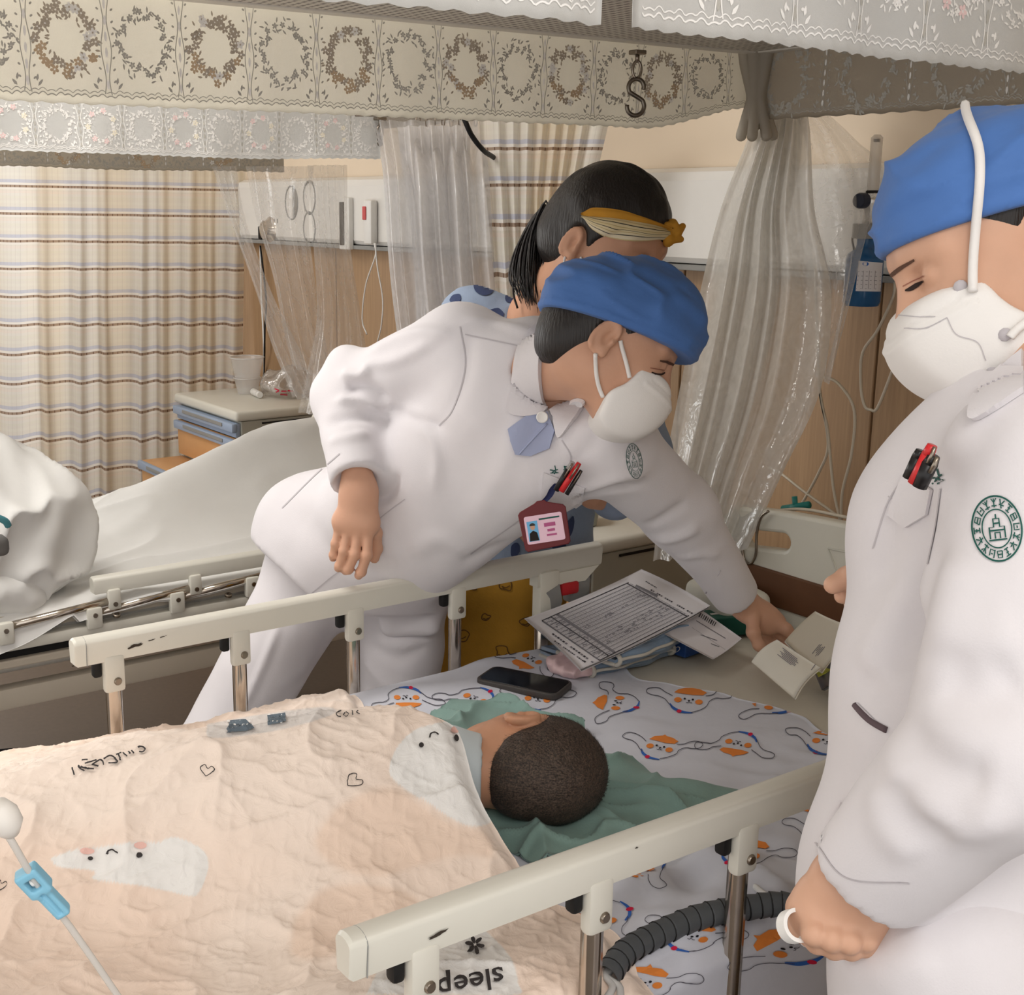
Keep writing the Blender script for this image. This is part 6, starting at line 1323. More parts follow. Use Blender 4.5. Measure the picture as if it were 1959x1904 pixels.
# ------------------------------------------------------------------ things on the beds, the cabinets and the people
TOPZ = MZ+.006
def on(x, y, z): return PL(x, y, 2, z)
def quad_sheet(name, cs, bend, m, thick=.0006, nu=16, nv=16, parent=None, curl=0.):
    """sheet of paper through four corners (A,B,C,D in order), gently bent"""
    A, B, C, D_ = [np.array(c, float) for c in cs]; u, v = np.meshgrid(np.linspace(0, 1, nu), np.linspace(0, 1, nv), indexing='ij')
    u_, v_ = u[..., None], v[..., None]; G = A*(1-u_)*(1-v_)+B*u_*(1-v_)+C*u_*v_+D_*(1-u_)*v_
    n = np.cross(B-A, D_-A); n /= np.linalg.norm(n); n = n if n[2] > 0 else -n
    G = G+n*(bend*np.sin(math.pi*u)*1.+curl*(v-.5)**2*4)[..., None]
    o = grid_obj(name, G, m, parent, thick); return o
M_PAPER = mat('paper_white', (226, 223, 226), .75, noise=.005); M_PINK_ = mat('toner_grey', (128, 126, 132), .8, noise=0); M_TONER = mat('toner_dark', (66, 64, 70), .8, noise=0); M_TONL = mat('toner_light', (176, 174, 180), .8, noise=0)
# folded towels
M_TOW = mat('towel_blue', (132, 154, 178), .9, noise=.05, nscale=120, bump=.5, bscale=350, sheen=.3); M_TOWE = mat('towel_cream', (206, 202, 192), .9, noise=.03, bump=.5, bscale=350)
def folded(name, a, b, depth, z, hts, label, th=.007):
    a, b = np.array(a), np.array(b); t = (b-a)/np.linalg.norm(b-a); vv = np.array([-t[1], t[0], 0]); L = np.linalg.norm(b-a); h = hts
    path = [(depth, z+th)]+[(.02, z+th)]+[(.016-.016*math.sin(q), z+h/2+th*.5-(h/2-th*.5)*math.cos(q)) for q in np.linspace(.2, math.pi-.2, 9)]+[(.02, z+h)]+[(depth, z+h*.9)]
    path = spline([(p[0], 0, p[1]) for p in path], 40)[:, [0, 2]]
    nu = 24; G = np.zeros((nu, 40, 3))
    for i, s in enumerate(np.linspace(0, 1, nu)):
        for j, p in enumerate(path):
            wv = .004*math.sin(s*7+j*.1)+.003*math.sin(s*15+1); G[i, j] = a+t*L*s+vv*(p[0]+wv); G[i, j, 2] = p[1]+.003*math.sin(s*9+p[0]*20)*(j > 20)
    o = grid_obj(name, G, M_TOW, None, th); tag(o, label, 'towel')
    for i in (0, nu-1): MB().tube([G[i, j]-np.array([0, 0, th*.4]) for j in range(0, 40, 2)], th*.62, 6).build('hem', M_TOWE, o, True)
    MB().tube([G[i, 20]-np.array([0, 0, 0])-vv*.002 for i in range(nu)], th*.45, 6).build('hem', M_TOWE, o, True)
    return o
tw1 = folded('folded_towel', on(1142, 1292, TOPZ+.01)[:3], on(1290, 1248, TOPZ+.01)[:3], .15, TOPZ-.001, .026, 'folded blue towel with cream hem lying on the sheet under the papers')
tw2 = folded('folded_towel', on(1192, 1268, TOPZ+.04)[:3], on(1322, 1218, TOPZ+.04)[:3], .13, TOPZ+.026, .028, 'upper folded blue towel directly under the printed chart paper')
# crumpled pink bag
F = Field(on(1095, 1272, TOPZ)-.08, on(1095, 1272, TOPZ)+.08, .0035); c = on(1098, 1272, TOPZ+.014)
F.ell(c, (.045, .05, .016), k=.01).ell(c+np.array([-.02, .02, .004]), (.03, .02, .014), k=.01); V, Fc = F.mesh(); n = vnormals(V, Fc); V = V+n*(.008*(1-np.abs(vnoise(V, 45., 3)))**2-.004)[:, None]; V[:, 2] = np.maximum(V[:, 2], TOPZ+.0005)
tag(mesh_obj('plastic_bag', V, Fc, mat('pink_film', (226, 196, 198), .35, noise=.06, nscale=50, spec=.5)), 'crumpled pink plastic bag peeking out under the chart paper', 'bag')
# boxes under the receipt
CARTON = []
def carton(name, c, size, rz, m, label, cat='box'):
    e = empty(name, np.array(c)-np.array([0, 0, size[2]/2]), label, cat); R_ = Matrix.Rotation(rz, 4, 'Z')
    CARTON.append(MB().box(c, size, .002, R_).build('carton_body', m, e)); MB().box(np.array(c)+np.array([0, 0, size[2]/2+.0004]), (size[0]*.9, size[1]*.12, .0008), 0, R_).build('label_strip', M_PAPER, e); return e
bx1 = carton('medicine_box', on(1318, 1236, TOPZ+.015)+np.array([.035, .03, 0]), (.13, .08, .03), .1, mat('box_blue', (44, 78, 140), .45), 'dark blue medicine box showing beside the folded towels')
bpy.context.view_layer.update(); bb = bvh_of(CARTON[0])
v, f = text_px('D', (1291, 1250), (17, -9), (-4, -13)); print_on('printed_letter', bb, [(v, f, 0)], [M_PAPER], bx1, .0006)
bx2 = carton('medicine_box', on(1392, 1200, TOPZ+.02)+np.array([.03, .02, 0]), (.10, .06, .038), -.35, mat('box_green', (30, 92, 80), .45), 'dark green medicine box beside the reaching hand')
rc = quad_sheet('receipt', [on(1268, 1212, .80), on(1340, 1166, .815), on(1419, 1222, .778), on(1364, 1262, .772)], -.004, M_PAPER); tag(rc, 'white receipt slip with a barcode lying right of the chart paper', 'paper')
br = bvh_of(rc); its = []
for i in range(9): v, f = stroke_px([(1341+i*3.6, 1173+i*2.2), (1337+i*3.6, 1181+i*2.2)], 1.6 if i % 3 else 2.6); its.append((v, f, 1))
for i in range(5): v, f = text_px('— — ——', (1330+i*9-5, 1200+i*6), (6, 4), (-5, 4)); its.append((v, f, 0))
for a_, b_ in (((1332, 1188), (1388, 1222)), ((1340, 1215), (1372, 1226)), ((1360, 1232), (1376, 1238))): v, f = stroke_px([a_, b_], 1.4); its.append((v, f, 0))
print_on('printed_lines', br, its, [M_PINK_, M_TONER], rc, .0005)
# big chart print-out
pp = quad_sheet('chart_paper', [on(1110, 1287, .790), on(1003, 1190, .815), on(1227, 1095, .85), on(1358, 1165, .826)], .004, M_PAPER, .0008, 30, 30, curl=.006); tag(pp, 'large printed chart sheet covered in table lines lying on the towels', 'paper')
pp2 = quad_sheet('paper_sheet', [on(1112, 1290, .788), on(1009, 1195, .812), on(1228, 1098, .846), on(1356, 1168, .822)], .003, M_PAPER, .0008, 12, 12, curl=.005); tag(pp2, 'plain second sheet lying just beneath the large printed chart', 'paper')
bp_ = bvh_of(pp); its = []
A_, B_, C_, D2 = (np.array(q, float) for q in ((1037, 1188), (1203, 1115), (1318, 1178), (1147, 1264)))
T = lambda u, v: tuple(A_*(1-u)*(1-v)+B_*u*(1-v)+C_*u*v+D2*(1-u)*v)                  # u along the long side, v across
def ln(p0, p1, w_, k, m=12): v, f = stroke_px([T(p0[0]+(p1[0]-p0[0])*t, p0[1]+(p1[1]-p0[1])*t) for t in np.linspace(0, 1, m)], w_); its.append((v, f, k))
for i in range(17): ln((0, i/16), (1, i/16), 1.0 if i % 16 else 1.7, 0 if i % 16 else 1)
for i in range(64):
    r_ = random.random(); ln((i/63, .02), (i/63, .98), .55, 2); 
    if i > 12 and i % 2: ln((i/63, .1+.1*r_), (i/63, .42+.1*r_), 1.1, 2, 4); ln((i/63, .56+.1*r_), (i/63, .85), 1.1, 2, 4)
for u in (.0, .1, .17, .98): ln((u, 0), (u, 1), 2.2 if u != .17 else 5., 1 if u != .17 else 0)
for i in range(70):
    u = .2+.76*random.random(); v_ = random.choice([.3, .35, .62, .68, .74])+.06*random.random()-.25*(u-.5)*.2; ln((u, v_), (u+.02, v_+.01), 2.2, 0, 3)
for i in range(26): ln((.02+.12*random.random(), i/26), (.04+.12*random.random(), i/26+.012), 1.8, 0, 3)
for (p0, ux, uy, s) in [((1058, 1212), (9, 6.4), (-6, 4), '▪▪▪▪▪▪ ▪▪▪▪▪▪▪ ▪▪▪'), ((1062, 1226), (6, 4.2), (-5, 3), '▪▪▪▪ ▪▪▪▪▪▪▪ ▪▪▪▪▪'), ((1118, 1264), (9, 6), (-6, 5), 'O ▪▪▪▪'), ((1246, 1128), (7, 4), (-5, 4), '▪▪ ▪▪▪ ▪▪▪▪  ▪▪▪▪ ▪▪▪'), ((1236, 1112), (5, 3), (-3, 3), '▪▪▪▪▪▪▪▪')]:
    for j, ch in enumerate(s):
        if ch == ' ': continue
        p = np.array(p0)+np.array(ux)*j*.55; w_ = np.array(ux)*.4; h_ = np.array(uy)*.45
        its.append((np.array([p, p+w_, p+w_+h_, p+h_]), [(0, 1, 2, 3)], 0 if j % 2 else 1))
v, f = stroke_px([(1216, 1121), (1258, 1141)], 5, 8); its.append((v, f, 0))
print_on('printed_table', bp_, its, [M_PINK_, M_TONER, M_TONL], pp, .0005)
# phone
a_, b_ = on(930, 1292, TOPZ+.006), on(1078, 1322, TOPZ+.006); t_ = (b_-a_)/np.linalg.norm(b_-a_); ang = math.atan2(t_[1], t_[0]); c = (a_+b_)/2
ph = empty('phone', c-np.array([0, 0, .006]), 'black smartphone in a dark grey case lying on the printed sheet', 'phone'); Rz = Matrix.Rotation(ang, 4, 'Z')
def rrect(w_, h_, r_, n=6): return [(sx*(w_/2-r_)+r_*math.cos(q+k*math.pi/2), sy*(h_/2-r_)+r_*math.sin(q+k*math.pi/2)) for k, (sx, sy) in enumerate([(1, 1), (-1, 1), (-1, -1), (1, -1)]) for q in np.linspace(0, math.pi/2, n)]
MXp = Matrix.Translation(Vector(c)) @ Rz
plate('phone_case', rrect(.155, .076, .014), [], .0115, .0025, mat('case_grey', (74, 70, 68), .5), ph, MXp)
plate('screen', rrect(.148, .069, .011), [], .002, .0006, mat('screen_black', (12, 12, 14), .12, spec=.5, noise=0), ph, Matrix.Translation(Vector((0, 0, .0055))) @ MXp)
MB().box(c+np.array([0, 0, .0012])+np.array([-t_[1], t_[0], 0])*.0385, (.016, .002, .003), .0006, Rz).build('side_button', M_BLACK, ph)

# opened dressing packets and the foil pack at the reaching hand
M_PACK = mat('packet_paper', (222, 217, 204), .75, noise=.01)
pk = quad_sheet('dressing_packet', [on(1443, 1270, .79), on(1490, 1229, .83), on(1573, 1284, .815), on(1525, 1342, .775)], .006, M_PACK, .004, 14, 14, curl=.004); tag(pk, 'opened cream dressing packet with small print held by the reaching fingers', 'packet')
pk2 = quad_sheet('dressing_packet', [on(1500, 1232, .822), on(1558, 1176, .835), on(1640, 1208, .835), on(1572, 1292, .80)], .005, M_PACK, .004, 14, 14, curl=.003); tag(pk2, 'cream dressing packet lying open farther right towards headboard', 'packet')
for o_, its_ in ((pk, [((1497, 1240), (34, 26), 7), ((1566, 1272), (-10, 14), 3)]), (pk2, [((1578, 1238), (-18, 22), 5), ((1560, 1268), (-9, 12), 3)])):
    b3 = bvh_of(o_); its = []
    for (p, dv, k_) in its_:
        nx_ = np.array([-dv[1], dv[0]], float); nx_ /= np.linalg.norm(nx_)
        for j in range(k_): v, f = stroke_px([np.array(p)+nx_*j*2.6+np.array(dv)*.1*(j % 3), np.array(p)+np.array(dv)*(.6+.4*random.random())+nx_*j*2.6], 1.3); its.append((v, f, 0))
    print_on('small_print', b3, its, [M_PINK_], o_, .0005)
fp = empty('foil_pack', on(1592, 1310, TOPZ), 'small grey foil pack with a lime green edge beside the cream packets', 'pack')
q_ = [on(1562, 1290, TOPZ+.02), on(1606, 1276, TOPZ+.03), on(1612, 1338, TOPZ+.012), on(1578, 1322, TOPZ+.01)]
put(quad_sheet('foil_body', q_, .012, mat('foil_grey', (120, 122, 128), .3, metal=.5, noise=.05), .006), fp); put(quad_sheet('lime_edge', [on(1560, 1286, TOPZ+.03), on(1608, 1270, TOPZ+.035), on(1608, 1284, TOPZ+.034), on(1566, 1296, TOPZ+.028)], .004, mat('lime_plastic', (196, 200, 84), .5), .003), fp)

# spiral hose with its cables
hp = spline([on(1158, 1872, .757), on(1198, 1822, .762), on(1262, 1786, .762), on(1340, 1754, .765), on(1420, 1738, .768), on(1490, 1730, .772), on(1545, 1738, .772)], 200)
rr = .0155*(1-.11*((np.arange(200)/200*19) % 1))
hs = tag(MB().tube(hp, rr, 16, cap=False).build('spiral_hose', mat('hose_grey', (84, 87, 90), .5, noise=.03), None, True, 50), 'dark grey spiral cable wrap curving over the sheet inside near rail', 'hose'); hs.data.materials[0].use_backface_culling = False
for i in range(1, 19):
    k_ = int(i/19*200); tt = hp[min(k_+1, 199)]-hp[k_-1]; tt /= np.linalg.norm(tt); u1 = np.cross(tt, [0, 0, 1.]); u1 /= np.linalg.norm(u1); u2 = np.cross(u1, tt)
    MB().tube([hp[k_]+(u1*math.cos(q)+u2*math.sin(q))*.0148+tt*.004*q/6 for q in np.linspace(-1.2, 4.2, 14)], .0009, 4).build('wrap_edge', M_BLACK, hs, True)
for dx, s in ((0, 0), (14, 1)):
    MB().tube(spline([hp[12]+np.array([0, .004*dx/14, 0]), hp[2], on(1172+dx, 1890, .755), on(1150+dx*2.4, 1925, .75)], 14), .0042, 7).build('inner_cable', mat('cable_grey', (190, 188, 186), .5), hs, True)
tag(MB().tube(spline([on(1398, 1640, .756), on(1425, 1675, .757), on(1450, 1702, .764), on(1478, 1722, .768)], 20), .0042, 8).build('white_tube', mat('tube_white', (214, 214, 212), .35), None, True), 'short translucent white tube running into the grey spiral hose', 'tube')

# infusion line hanging in front of the quilt
iv = empty('infusion_line', P(90, 1710, 1.0), 'thin infusion line with a light blue clamp hanging over the quilt', 'infusion line'); M_TUBE = mat('clear_tube', (226, 222, 216), .25, noise=0, spec=.5, alpha=.75)
MB().tube(spline([P(-120, 1420, .93), P(-20, 1545, .96), P(20, 1606, .97), P(70, 1690, 1.0), P(135, 1775, 1.03), P(215, 1890, 1.07), P(260, 1960, 1.1)], 40), .0028, 8).build('line_tube', M_TUBE, iv, True)
MB().lathe([(0, -.016), (.008, -.014), (.0125, -.004), (.0125, .006), (.006, .016), (0, .018)], P(8, 1566, .965), 18, Vector(P(40, 1640, .98)-P(-20, 1520, .95)).to_track_quat('Z', 'Y').to_matrix()).build('injection_port', mat('port_white', (238, 233, 226), .35, alpha=.9), iv, True)
M_CLAMP = mat('clamp_blue', (134, 192, 218), .4, noise=.02, spec=.5); ax_ = P(128, 1752, 1.02)-P(46, 1666, .995); ax_ /= np.linalg.norm(ax_); sd_ = np.cross(ax_, FWD); sd_ /= np.linalg.norm(sd_); Mc = np.stack([ax_, sd_, np.cross(ax_, sd_)])
cl_c = (P(128, 1752, 1.02)+P(46, 1666, .995))/2; F = Field(cl_c-.05, cl_c+.05, .0013)
F.box(cl_c+ax_*.008, (.017, .0062, .006), Mc, .002, .002).box(cl_c-ax_*.016, (.0125, .0095, .007), Mc, .002, .004); F.box(cl_c-ax_*.016, (.0055, .0045, .02), Mc, .001, .001, 'cut'); F.box(cl_c+ax_*.008+Mc[2]*.006, (.013, .002, .002), Mc, .0005, .001, 'cut').box(cl_c+ax_*.008-Mc[2]*.006, (.013, .002, .002), Mc, .0005, .001, 'cut')
V, Fc = F.mesh(); mesh_obj('roller_clamp', V, Fc, M_CLAMP, iv, angle=40)
MB().lathe([(0, -.002), (.0042, -.002), (.0045, 0), (.0042, .002), (0, .002)], cl_c-ax_*.016, 16, Vector(sd_).to_track_quat('Z', 'Y').to_matrix()).build('clamp_wheel', M_WHITE, iv, True, 40)

# oxygen flowmeter with humidifier bottle on the service panel
cb_ = PL(1652, 530, 0, 1.70); of = empty('oxygen_flowmeter', cb_, 'oxygen flowmeter with blue humidifier bottle fixed on the service panel', 'flowmeter')
dpx = float((cb_-CAM)@FWD)/FPX; zb_ = PL(1652, 585, 0, 1.70)[2]; rb_ = 35*dpx
M_BLUEB = mat('bottle_blue', (38, 104, 160), .15, noise=.02, spec=.5, trans=.35); cx_, cy_ = cb_[0], cb_[1]
ob_ = MB().lathe([(0, 0), (rb_*.9, 0), (rb_, .008), (rb_, .096), (rb_*.92, .106), (rb_*.55, .118), (rb_*.5, .124), (rb_*.5, .14), (0, .14)], (cx_, cy_, zb_), 28).build('humidifier_bottle', M_BLUEB, of, True, 35)
MB().lathe([(0, 0), (rb_*.75, 0), (rb_*.78, .004), (rb_*.78, .03), (0, .03)], (cx_, cy_, zb_+.138), 24).build('bottle_cap', M_GREY, of, True, 35)
def fz(y): return PL(1668, y, 0, 1.70)[2]
cx2 = PL(1668, 400, 0, 1.70)[1]; M_SIL = mat('silver_fitting', (206, 202, 196), .3, metal=.7, noise=.02)
MB().lathe([(0, 0), (.016, 0), (.018, .003), (.018, fz(378)-fz(440)-.004), (.014, fz(378)-fz(440)), (0, fz(378)-fz(440))], (cx_, cx2, fz(440)), 20).build('meter_body', M_SIL, of, True, 35)
MB().lathe([(0, 0), (.012, 0), (.012, .03), (0, .03)], (cx_, cx2, fz(460)), 18).build('meter_neck', M_SIL, of, True, 35)
MB().lathe([(.012, 0), (.012, fz(258)-fz(366)-.006), (.006, fz(258)-fz(366)), (0, fz(258)-fz(366))], (cx_, PL(1675, 300, 0, 1.70)[1], fz(366)), 18).build('flow_tube', mat('clear_acrylic', (222, 214, 204), .1, noise=0, spec=.5, alpha=.45), of, True, 35)
MB().lathe([(0, 0), (.006, 0), (.006, .006), (0, .006)], (cx_, PL(1675, 300, 0, 1.70)[1], fz(272)), 12).build('tube_stop', M_BLACK, of, True, 35)
MB().lathe([(.013, 0), (.015, .003), (.013, .006)], (cx_, PL(1675, 300, 0, 1.70)[1], fz(370)), 18).build('tube_collar', M_DARK, of, True)
MB().lathe([(0, .022), (.014, .022), (.016, .018), (.016, .002), (.012, 0)], PL(1655, 384, 0, 1.685), 14, Matrix.Rotation(-math.pi/2, 4, 'Y')).build('flow_knob', mat('knob_navy', (50, 54, 70), .4), of, True, 35)
MB().tube([PL(1690, 396, 0, 1.70), PL(1690, 396, 0, 1.80)], .014, 14).build('wall_spigot', M_SIL, of, True)
MB().tube(spline([PL(1645, 440, 0, 1.69), PL(1631, 455, 0, 1.68), PL(1634, 478, 0, 1.68)], 14), .0022, 6).build('keeper_cord', M_BLACK, of, True)
bpy.context.view_layer.update()
oo = ob_; bo = BVHTree.FromPolygons([tuple(oo.matrix_world @ v.co) for v in oo.data.vertices], [tuple(p.vertices) for p in oo.data.polygons])
its = []
v, f = poly_px([(1643, 499), (1688, 503), (1684, 558), (1637, 557)], 8); its.append((v, f, 0)); its.append((ell_px(1656, 505, 6, 4), [tuple(range(18))], 1))
for i in range(5): v, f = stroke_px([(1642-i, 520+i*8), (1684, 521+i*8)], .9, 6); its.append((v, f, 2))
for i in range(3): v, f = stroke_px([(1652+i*11, 518), (1650+i*11, 553)], .9, 6); its.append((v, f, 2))
print_on('paper_label', bo, its, [M_PAPER, MP[1], M_PINK_], of, .0008)
MB().tube([cb_+np.array([.0, 0, .125]), cb_+np.array([.10, 0, .125])], .012, 12).build('wall_bracket', M_SIL, of, True)

# thin tubes against the wall
XT = 1.74; w_ = lambda pts, x=XT: [PL(px, py, 0, x) for px, py in pts]
for pts, lab in (([(1712, 540), (1708, 570), (1679, 632), (1650, 676), (1647, 739), (1654, 776), (1666, 784), (1680, 778), (1714, 690), (1730, 640)], 'looped clear tube hanging below the oxygen bottle'),
                 ([(1560, 512), (1562, 596), (1569, 753), (1583, 820), (1594, 931), (1607, 996)], 'clear tube running straight down behind plastic sheet to the headboard'),
                 ([(1575, 720), (1605, 735), (1634, 784), (1630, 864), (1612, 940), (1609, 996)], 'clear tube bowing out right of the milky plastic sheet'),
                 ([(1569, 753), (1584, 850), (1566, 905), (1527, 976)], 'clear tube crossing down left towards the teal connector'),
                 ([(1470, 895), (1491, 904), (1540, 942), (1600, 985)], 'clear tube crossing slantwise above the headboard'),
                 ([(1430, 985), (1480, 978), (1540, 975), (1620, 990)], 'clear tube lying along the headboard top edge')):
    x_ = 1.40 if 'lying' in lab else XT
    tag(MB().tube(spline(w_(pts, 1.475 if 'lying' in lab else XT), 40), .0034, 7).build('clear_tube', mat('tube_ivory', (206, 196, 178), .3, noise=0, spec=.5), None, True), lab, 'tube')
tl_ = empty('tube_connector', PL(1522, 972, 0, 1.6), 'teal tube connector resting behind the headboard', 'connector'); M_TEAL = mat('teal_plastic', (48, 132, 126), .4)
MB().tube([PL(1498, 974, 0, 1.6), PL(1548, 966, 0, 1.6)], .008, 10).build('connector_body', M_TEAL, tl_, True); MB().tube([PL(1522, 974, 0, 1.6), PL(1520, 950, 0, 1.6)], .006, 10).build('connector_branch', M_TEAL, tl_, True)
hk = [PL(px, py, 0, 1.425) for px, py in [(1470, 978), (1456, 990), (1448, 1020), (1446, 1060), (1436, 1078), (1424, 1070), (1419, 1040)]]
tag(MB().tube(spline(hk, 40), .003, 7).build('wire_hook', M_SCREW, None, True), 'bent steel wire hook hanging over the headboard slot', 'hook')

# near cabinet things
g0 = on(1116, 1002, .785); gc = empty('food_container', g0, 'clear food tub with dark green contents on the near cabinet', 'container')
MB().lathe([(0, 0), (.034, 0), (.042, .05), (.044, .052)], g0, 24).build('tub', mat('clear_pp', (214, 218, 206), .25, noise=0, alpha=.55), gc, True, 40); MB().lathe([(0, .001), (.032, .001), (.037, .03), (.02, .038), (0, .036)], g0, 20).build('green_contents', mat('green_food', (52, 66, 40), .7, noise=.2, nscale=80), gc, True); MB().lathe([(0, .056), (.045, .054), (.047, .05), (.046, .048)], g0, 24).build('lid', mat('lid_cream', (222, 216, 182), .4), gc, True, 40)
bxp = on(1262, 955, .785); wx = empty('wipes_carton', bxp, 'white carton with blue print standing on near cabinet behind the shirt sleeve', 'box'); 
ow_ = MB().box(bxp+np.array([.03, .03, .085]), (.12, .10, .17), .004, Matrix.Rotation(.3, 4, 'Z')).build('carton_body', mat('carton_white', (222, 224, 226), .5), wx)
bpy.context.view_layer.update(); oo = ow_; bx_ = BVHTree.FromPolygons([tuple(oo.matrix_world @ v.co) for v in oo.data.vertices], [tuple(p.vertices) for p in oo.data.polygons]); its = []
for i in range(6): v, f = stroke_px([(1246, 838+i*8), (1256, 840+i*8), (1275, 843+i*8)], 3 if i % 2 else 1.6, 8); its.append((v, f, 0))
for x_ in (1254, 1266): v, f = poly_px([(x_, 884), (x_+6, 872), (x_+12, 885)], 8); its.append((v, f, 0))
print_on('blue_print', bx_, its, [mat('carton_blue', (84, 148, 200), .5, noise=0)], wx, .0006)

# far cabinet things
zt = .829
def tub(px, py, z, s, label):
    p = on(px, py, z); e = empty('plastic_tub', p, label, 'container'); m = mat('clear_tub', (232, 232, 232), .15, noise=0, alpha=.42, spec=.5)
    MB().lathe([(0, 0), (.05*s, 0), (.066*s, .075*s), (.068*s, .077*s)], p, 28).build('tub_wall', m, e, True, 40); MB().tube([p+np.array([.068*s*math.cos(q), .068*s*math.sin(q), .078*s]) for q in np.linspace(0, 2*math.pi, 28, endpoint=False)], .003, 6, close=True).build('rim', m, e, True)
    return e, p
_, p0 = tub(474, 752, zt, .8, 'lower clear plastic tub of two stacked on the far cabinet'); e_, p1 = tub(476, 716, zt, 1., 'upper clear plastic tub stacked on the far cabinet')
e_.location = Vector(p0)+Vector((0, 0, .066)); 
for ch in e_.children: ch.matrix_parent_inverse = Matrix.Translation(-Vector(p1))
a_, b_ = on(476, 745, zt+.014), on(506, 760, zt+.014); tb = empty('white_tube_bottle', (a_+b_)/2, 'white cylindrical bottle lying on the far cabinet top', 'bottle'); dr = b_-a_; 
MB().lathe([(0, -.05), (.012, -.05), (.0135, -.046), (.0135, .03), (0, .03)], (a_+b_)/2, 20, Vector(dr).to_track_quat('Z', 'Y').to_matrix()).build('bottle_body', M_WHITE, tb, True, 40); MB().lathe([(0, .031), (.0125, .031), (.0128, .05), (.0115, .053), (0, .053)], (a_+b_)/2, 20, Vector(dr).to_track_quat('Z', 'Y').to_matrix()).build('bottle_cap', M_WHITE, tb, True, 40)
c = on(560, 757, zt)+np.array([-.02, 0, .05]); F = Field(c-.17, c+.17, .006); F.ell(c, (.10, .10, .07), k=.02).ell(c+np.array([-.05, -.02, -.02]), (.07, .08, .04), k=.02); V, Fc = F.mesh(); n = vnormals(V, Fc); V = V+n*(.03*(1-np.abs(vnoise(V, 16., 5)))**2-.02)[:, None]; V[:, 2] = np.maximum(V[:, 2], zt+.001)
cbg = tag(mesh_obj('clear_bag', V, Fc, film('bag_film', (230, 230, 230), .3, .5, .08, 40)), 'crumpled clear plastic bag with red marks on the far cabinet', 'bag')
bg_ = bvh_of(cbg); its = []
for p in ([(526, 744), (534, 747), (528, 750)], [(538, 748), (548, 748)], [(550, 747), (560, 748)], [(536, 754), (550, 755)]): v, f = stroke_px(p, 2, 6); its.append((v, f, 0))
print_on('red_marks', bg_, its, [MP[2]], cbg, .002)
tag(MB().lathe([(0, 0), (.09, 0), (.11, .26), (.115, .262), (.108, .262), (.09, .01), (0, .01)], (PL(-12, 1300, 1, 2.0)[0], 2.0, 0.0), 24).build('waste_bin', M_DARK, None, True, 40), 'dark waste bin under the second bed at the left edge', 'bin')
for nm_, pts in (('white', [(500, 560), (503, 620), (505, 665)]), ('black', [(509, 570), (507, 620), (506, 665)])):
    tag(MB().tube(spline([PL(498, 470, 0, 1.80)]+[PL(x, y, 0, 1.80) for x, y in pts]+[PL(505, 720, 0, 1.83)], 24), .004, 7).build('power_cord', M_BLACK if nm_ == 'black' else M_WHITE, None, True), nm_+' power cord running down the wall behind the far cabinet', 'cord')

# ------------------------------------------------------------------ badge, pens and tape
def facing(c, rot=0.):
    n = CAM-c; n /= np.linalg.norm(n); x = np.cross(UP, n); x /= np.linalg.norm(x); y = np.cross(n, x); cr, sr = math.cos(rot), math.sin(rot); return np.stack([x*cr+y*sr, -x*sr+y*cr, n], 1)
bc = P(1041, 1006, 2.03); R3 = facing(bc, math.radians(9)); bgE = empty('id_badge', bc, 'maroon identity badge holder hanging from the reaching nurse pocket', 'badge'); M4 = Matrix.Translation(Vector(bc)) @ Matrix(R3.tolist()).to_4x4()
MAR = mat('badge_maroon', (104, 40, 44), .5, noise=.03)
plate('holder', [(-.034, -.033), (-.031, -.036), (.033, -.033), (.036, -.03), (.037, .024), (.034, .028), (.009, .036), (.006, .039), (-.005, .039), (-.009, .036), (-.034, .026), (-.037, .022)], [], .005, .0015, MAR, bgE, M4)
L = lambda x, y, z=.003: bc+R3@np.array([x, y, z])
crd = plate('card', rrect(.06, .044, .003), [], .0012, .0003, mat('card_pink', (232, 196, 212), .4, noise=.03, nscale=30), bgE, Matrix.Translation(Vector(bc+R3@np.array([0, -.004, .0028]))) @ Matrix(R3.tolist()).to_4x4())
def cardquad(name, x0, y0, x1, y1, m, z=.0037): return mesh_obj(name, [L(x0, y0, z), L(x1, y0, z), L(x1, y1, z), L(x0, y1, z)], [(0, 1, 2, 3)], m, crd, smooth=False)
for nm_, a in (('photo_ground', (-.027, -.022, -.010, .010, mat('photo_blue', (110, 178, 222), .4))), ('title_line', (-.007, .010, .026, .0125, M_GREENINK)), ('name_line', (0, -.002, .018, .004, mat('card_rose', (176, 82, 130), .4))), ('name_line', (.004, -.010, .016, -.006, mat('card_rose', (0, 0, 0)))), ('name_line', (.002, -.017, .018, -.014, mat('card_rose', (0, 0, 0))))): cardquad(nm_, *a)
mesh_obj('photo_head', [L(-.0185+.0038*math.cos(q), .0005+.0048*math.sin(q), .0039) for q in np.linspace(0, 6.28, 14, endpoint=False)], [tuple(range(14))], SK_M, crd, smooth=False)
mesh_obj('photo_hair', [L(-.0185+.0048*math.cos(q), .0025+.0045*math.sin(q), .0041) for q in np.linspace(0, 3.14, 10)], [tuple(range(10))], M_HAIR, crd, smooth=False)
mesh_obj('photo_coat', [L(-.026, -.0215, .0039), L(-.011, -.0215, .0039), L(-.0125, -.009, .0039), L(-.0185, -.005, .0039), L(-.0245, -.009, .0039)], [(0, 1, 2, 3, 4)], M_DARK, crd, smooth=False)
pt_ = cast(bt, 1066, 922, .006); strp = [pt_, P(1058, 935, 2.035), P(1050, 950, 2.03), L(0, .034, .002)]
st_ = []
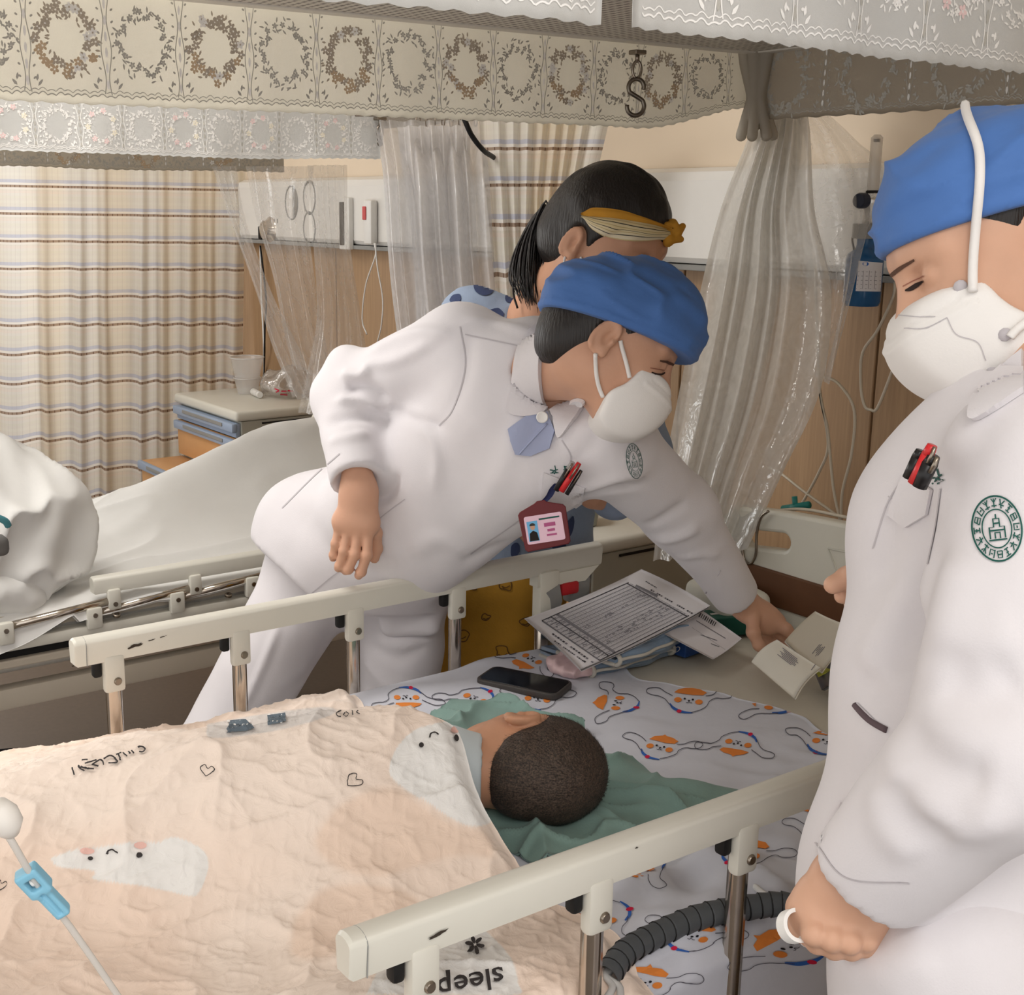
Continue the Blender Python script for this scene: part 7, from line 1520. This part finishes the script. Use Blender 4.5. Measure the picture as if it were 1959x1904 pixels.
for p in spline(strp, 12): st_.append((p-RIGHT*.0055, p+RIGHT*.0055))
G = np.array([[a, (a+b)/2, b] for a, b in st_]); put(grid_obj('strap', G, M_NAVY, None, .0012), bgE)
def pen(a, b, r_, m, label, cap_m=None):
    a, b = np.array(a), np.array(b); e = empty('pen', a, label, 'pen'); t = (b-a)
    MB().tube([a, a+t*.75], r_, 10).build('barrel', m, e, True); MB().tube([a+t*.75, b], [r_, r_*.8], 10).build('cap', cap_m or m, e, True)
    n = -FWD; MB().tube([b-t*.05+n*r_*1.3, b-t*.3+n*r_*1.7, b-t*.55+n*r_*1.3], r_*.3, 6).build('clip', M_SCREW, e, True); return e
M_RED = mat('pen_red', (204, 40, 44), .35, spec=.5); M_PB = mat('pen_black', (24, 22, 24), .35, spec=.5)
o1 = cast(bt, 1070, 925, .006)
pen(P(1064, 938, 2.02), P(1096, 884, 2.0), .005, M_PB, 'black pen with clear cap in the reaching nurse chest pocket', mat('pen_clear', (176, 172, 170), .2, alpha=.7)); pen(P(1074, 940, 2.012), P(1108, 886, 1.995), .005, M_RED, 'red pen in the reaching nurse chest pocket'); pen(P(1084, 946, 2.012), P(1112, 900, 2.0), .0035, M_PB, 'slim dark pen at the right end of the reaching nurse pocket')
pen(P(1748, 925, 1.0), P(1784, 852, .985), .005, M_RED, 'red pen in the chest pocket of the right nurse', M_RED); pen(P(1758, 930, .998), P(1786, 872, .985), .0065, M_PB, 'thick black pen in the chest pocket of the right nurse'); pen(P(1738, 915, 1.01), P(1762, 862, 1.0), .005, M_PB, 'slim black pen behind the red one of the right nurse')
tc_ = P(1520, 1772, 1.085); R3 = facing(tc_, .3); nn2 = R3[:, 2]*.75+R3[:, 0]*.5; nn2 /= np.linalg.norm(nn2); Rt = Vector(nn2).to_track_quat('Z', 'Y').to_matrix()
tag(MB().lathe([(.0108, -.006), (.0142, -.006), (.0142, .006), (.0108, .006), (.0108, -.006)], tc_, 28, Rt).build('tape_roll', M_WHITE, None, True, 40), 'white roll of tape gripped in the fist of the right nurse', 'tape')
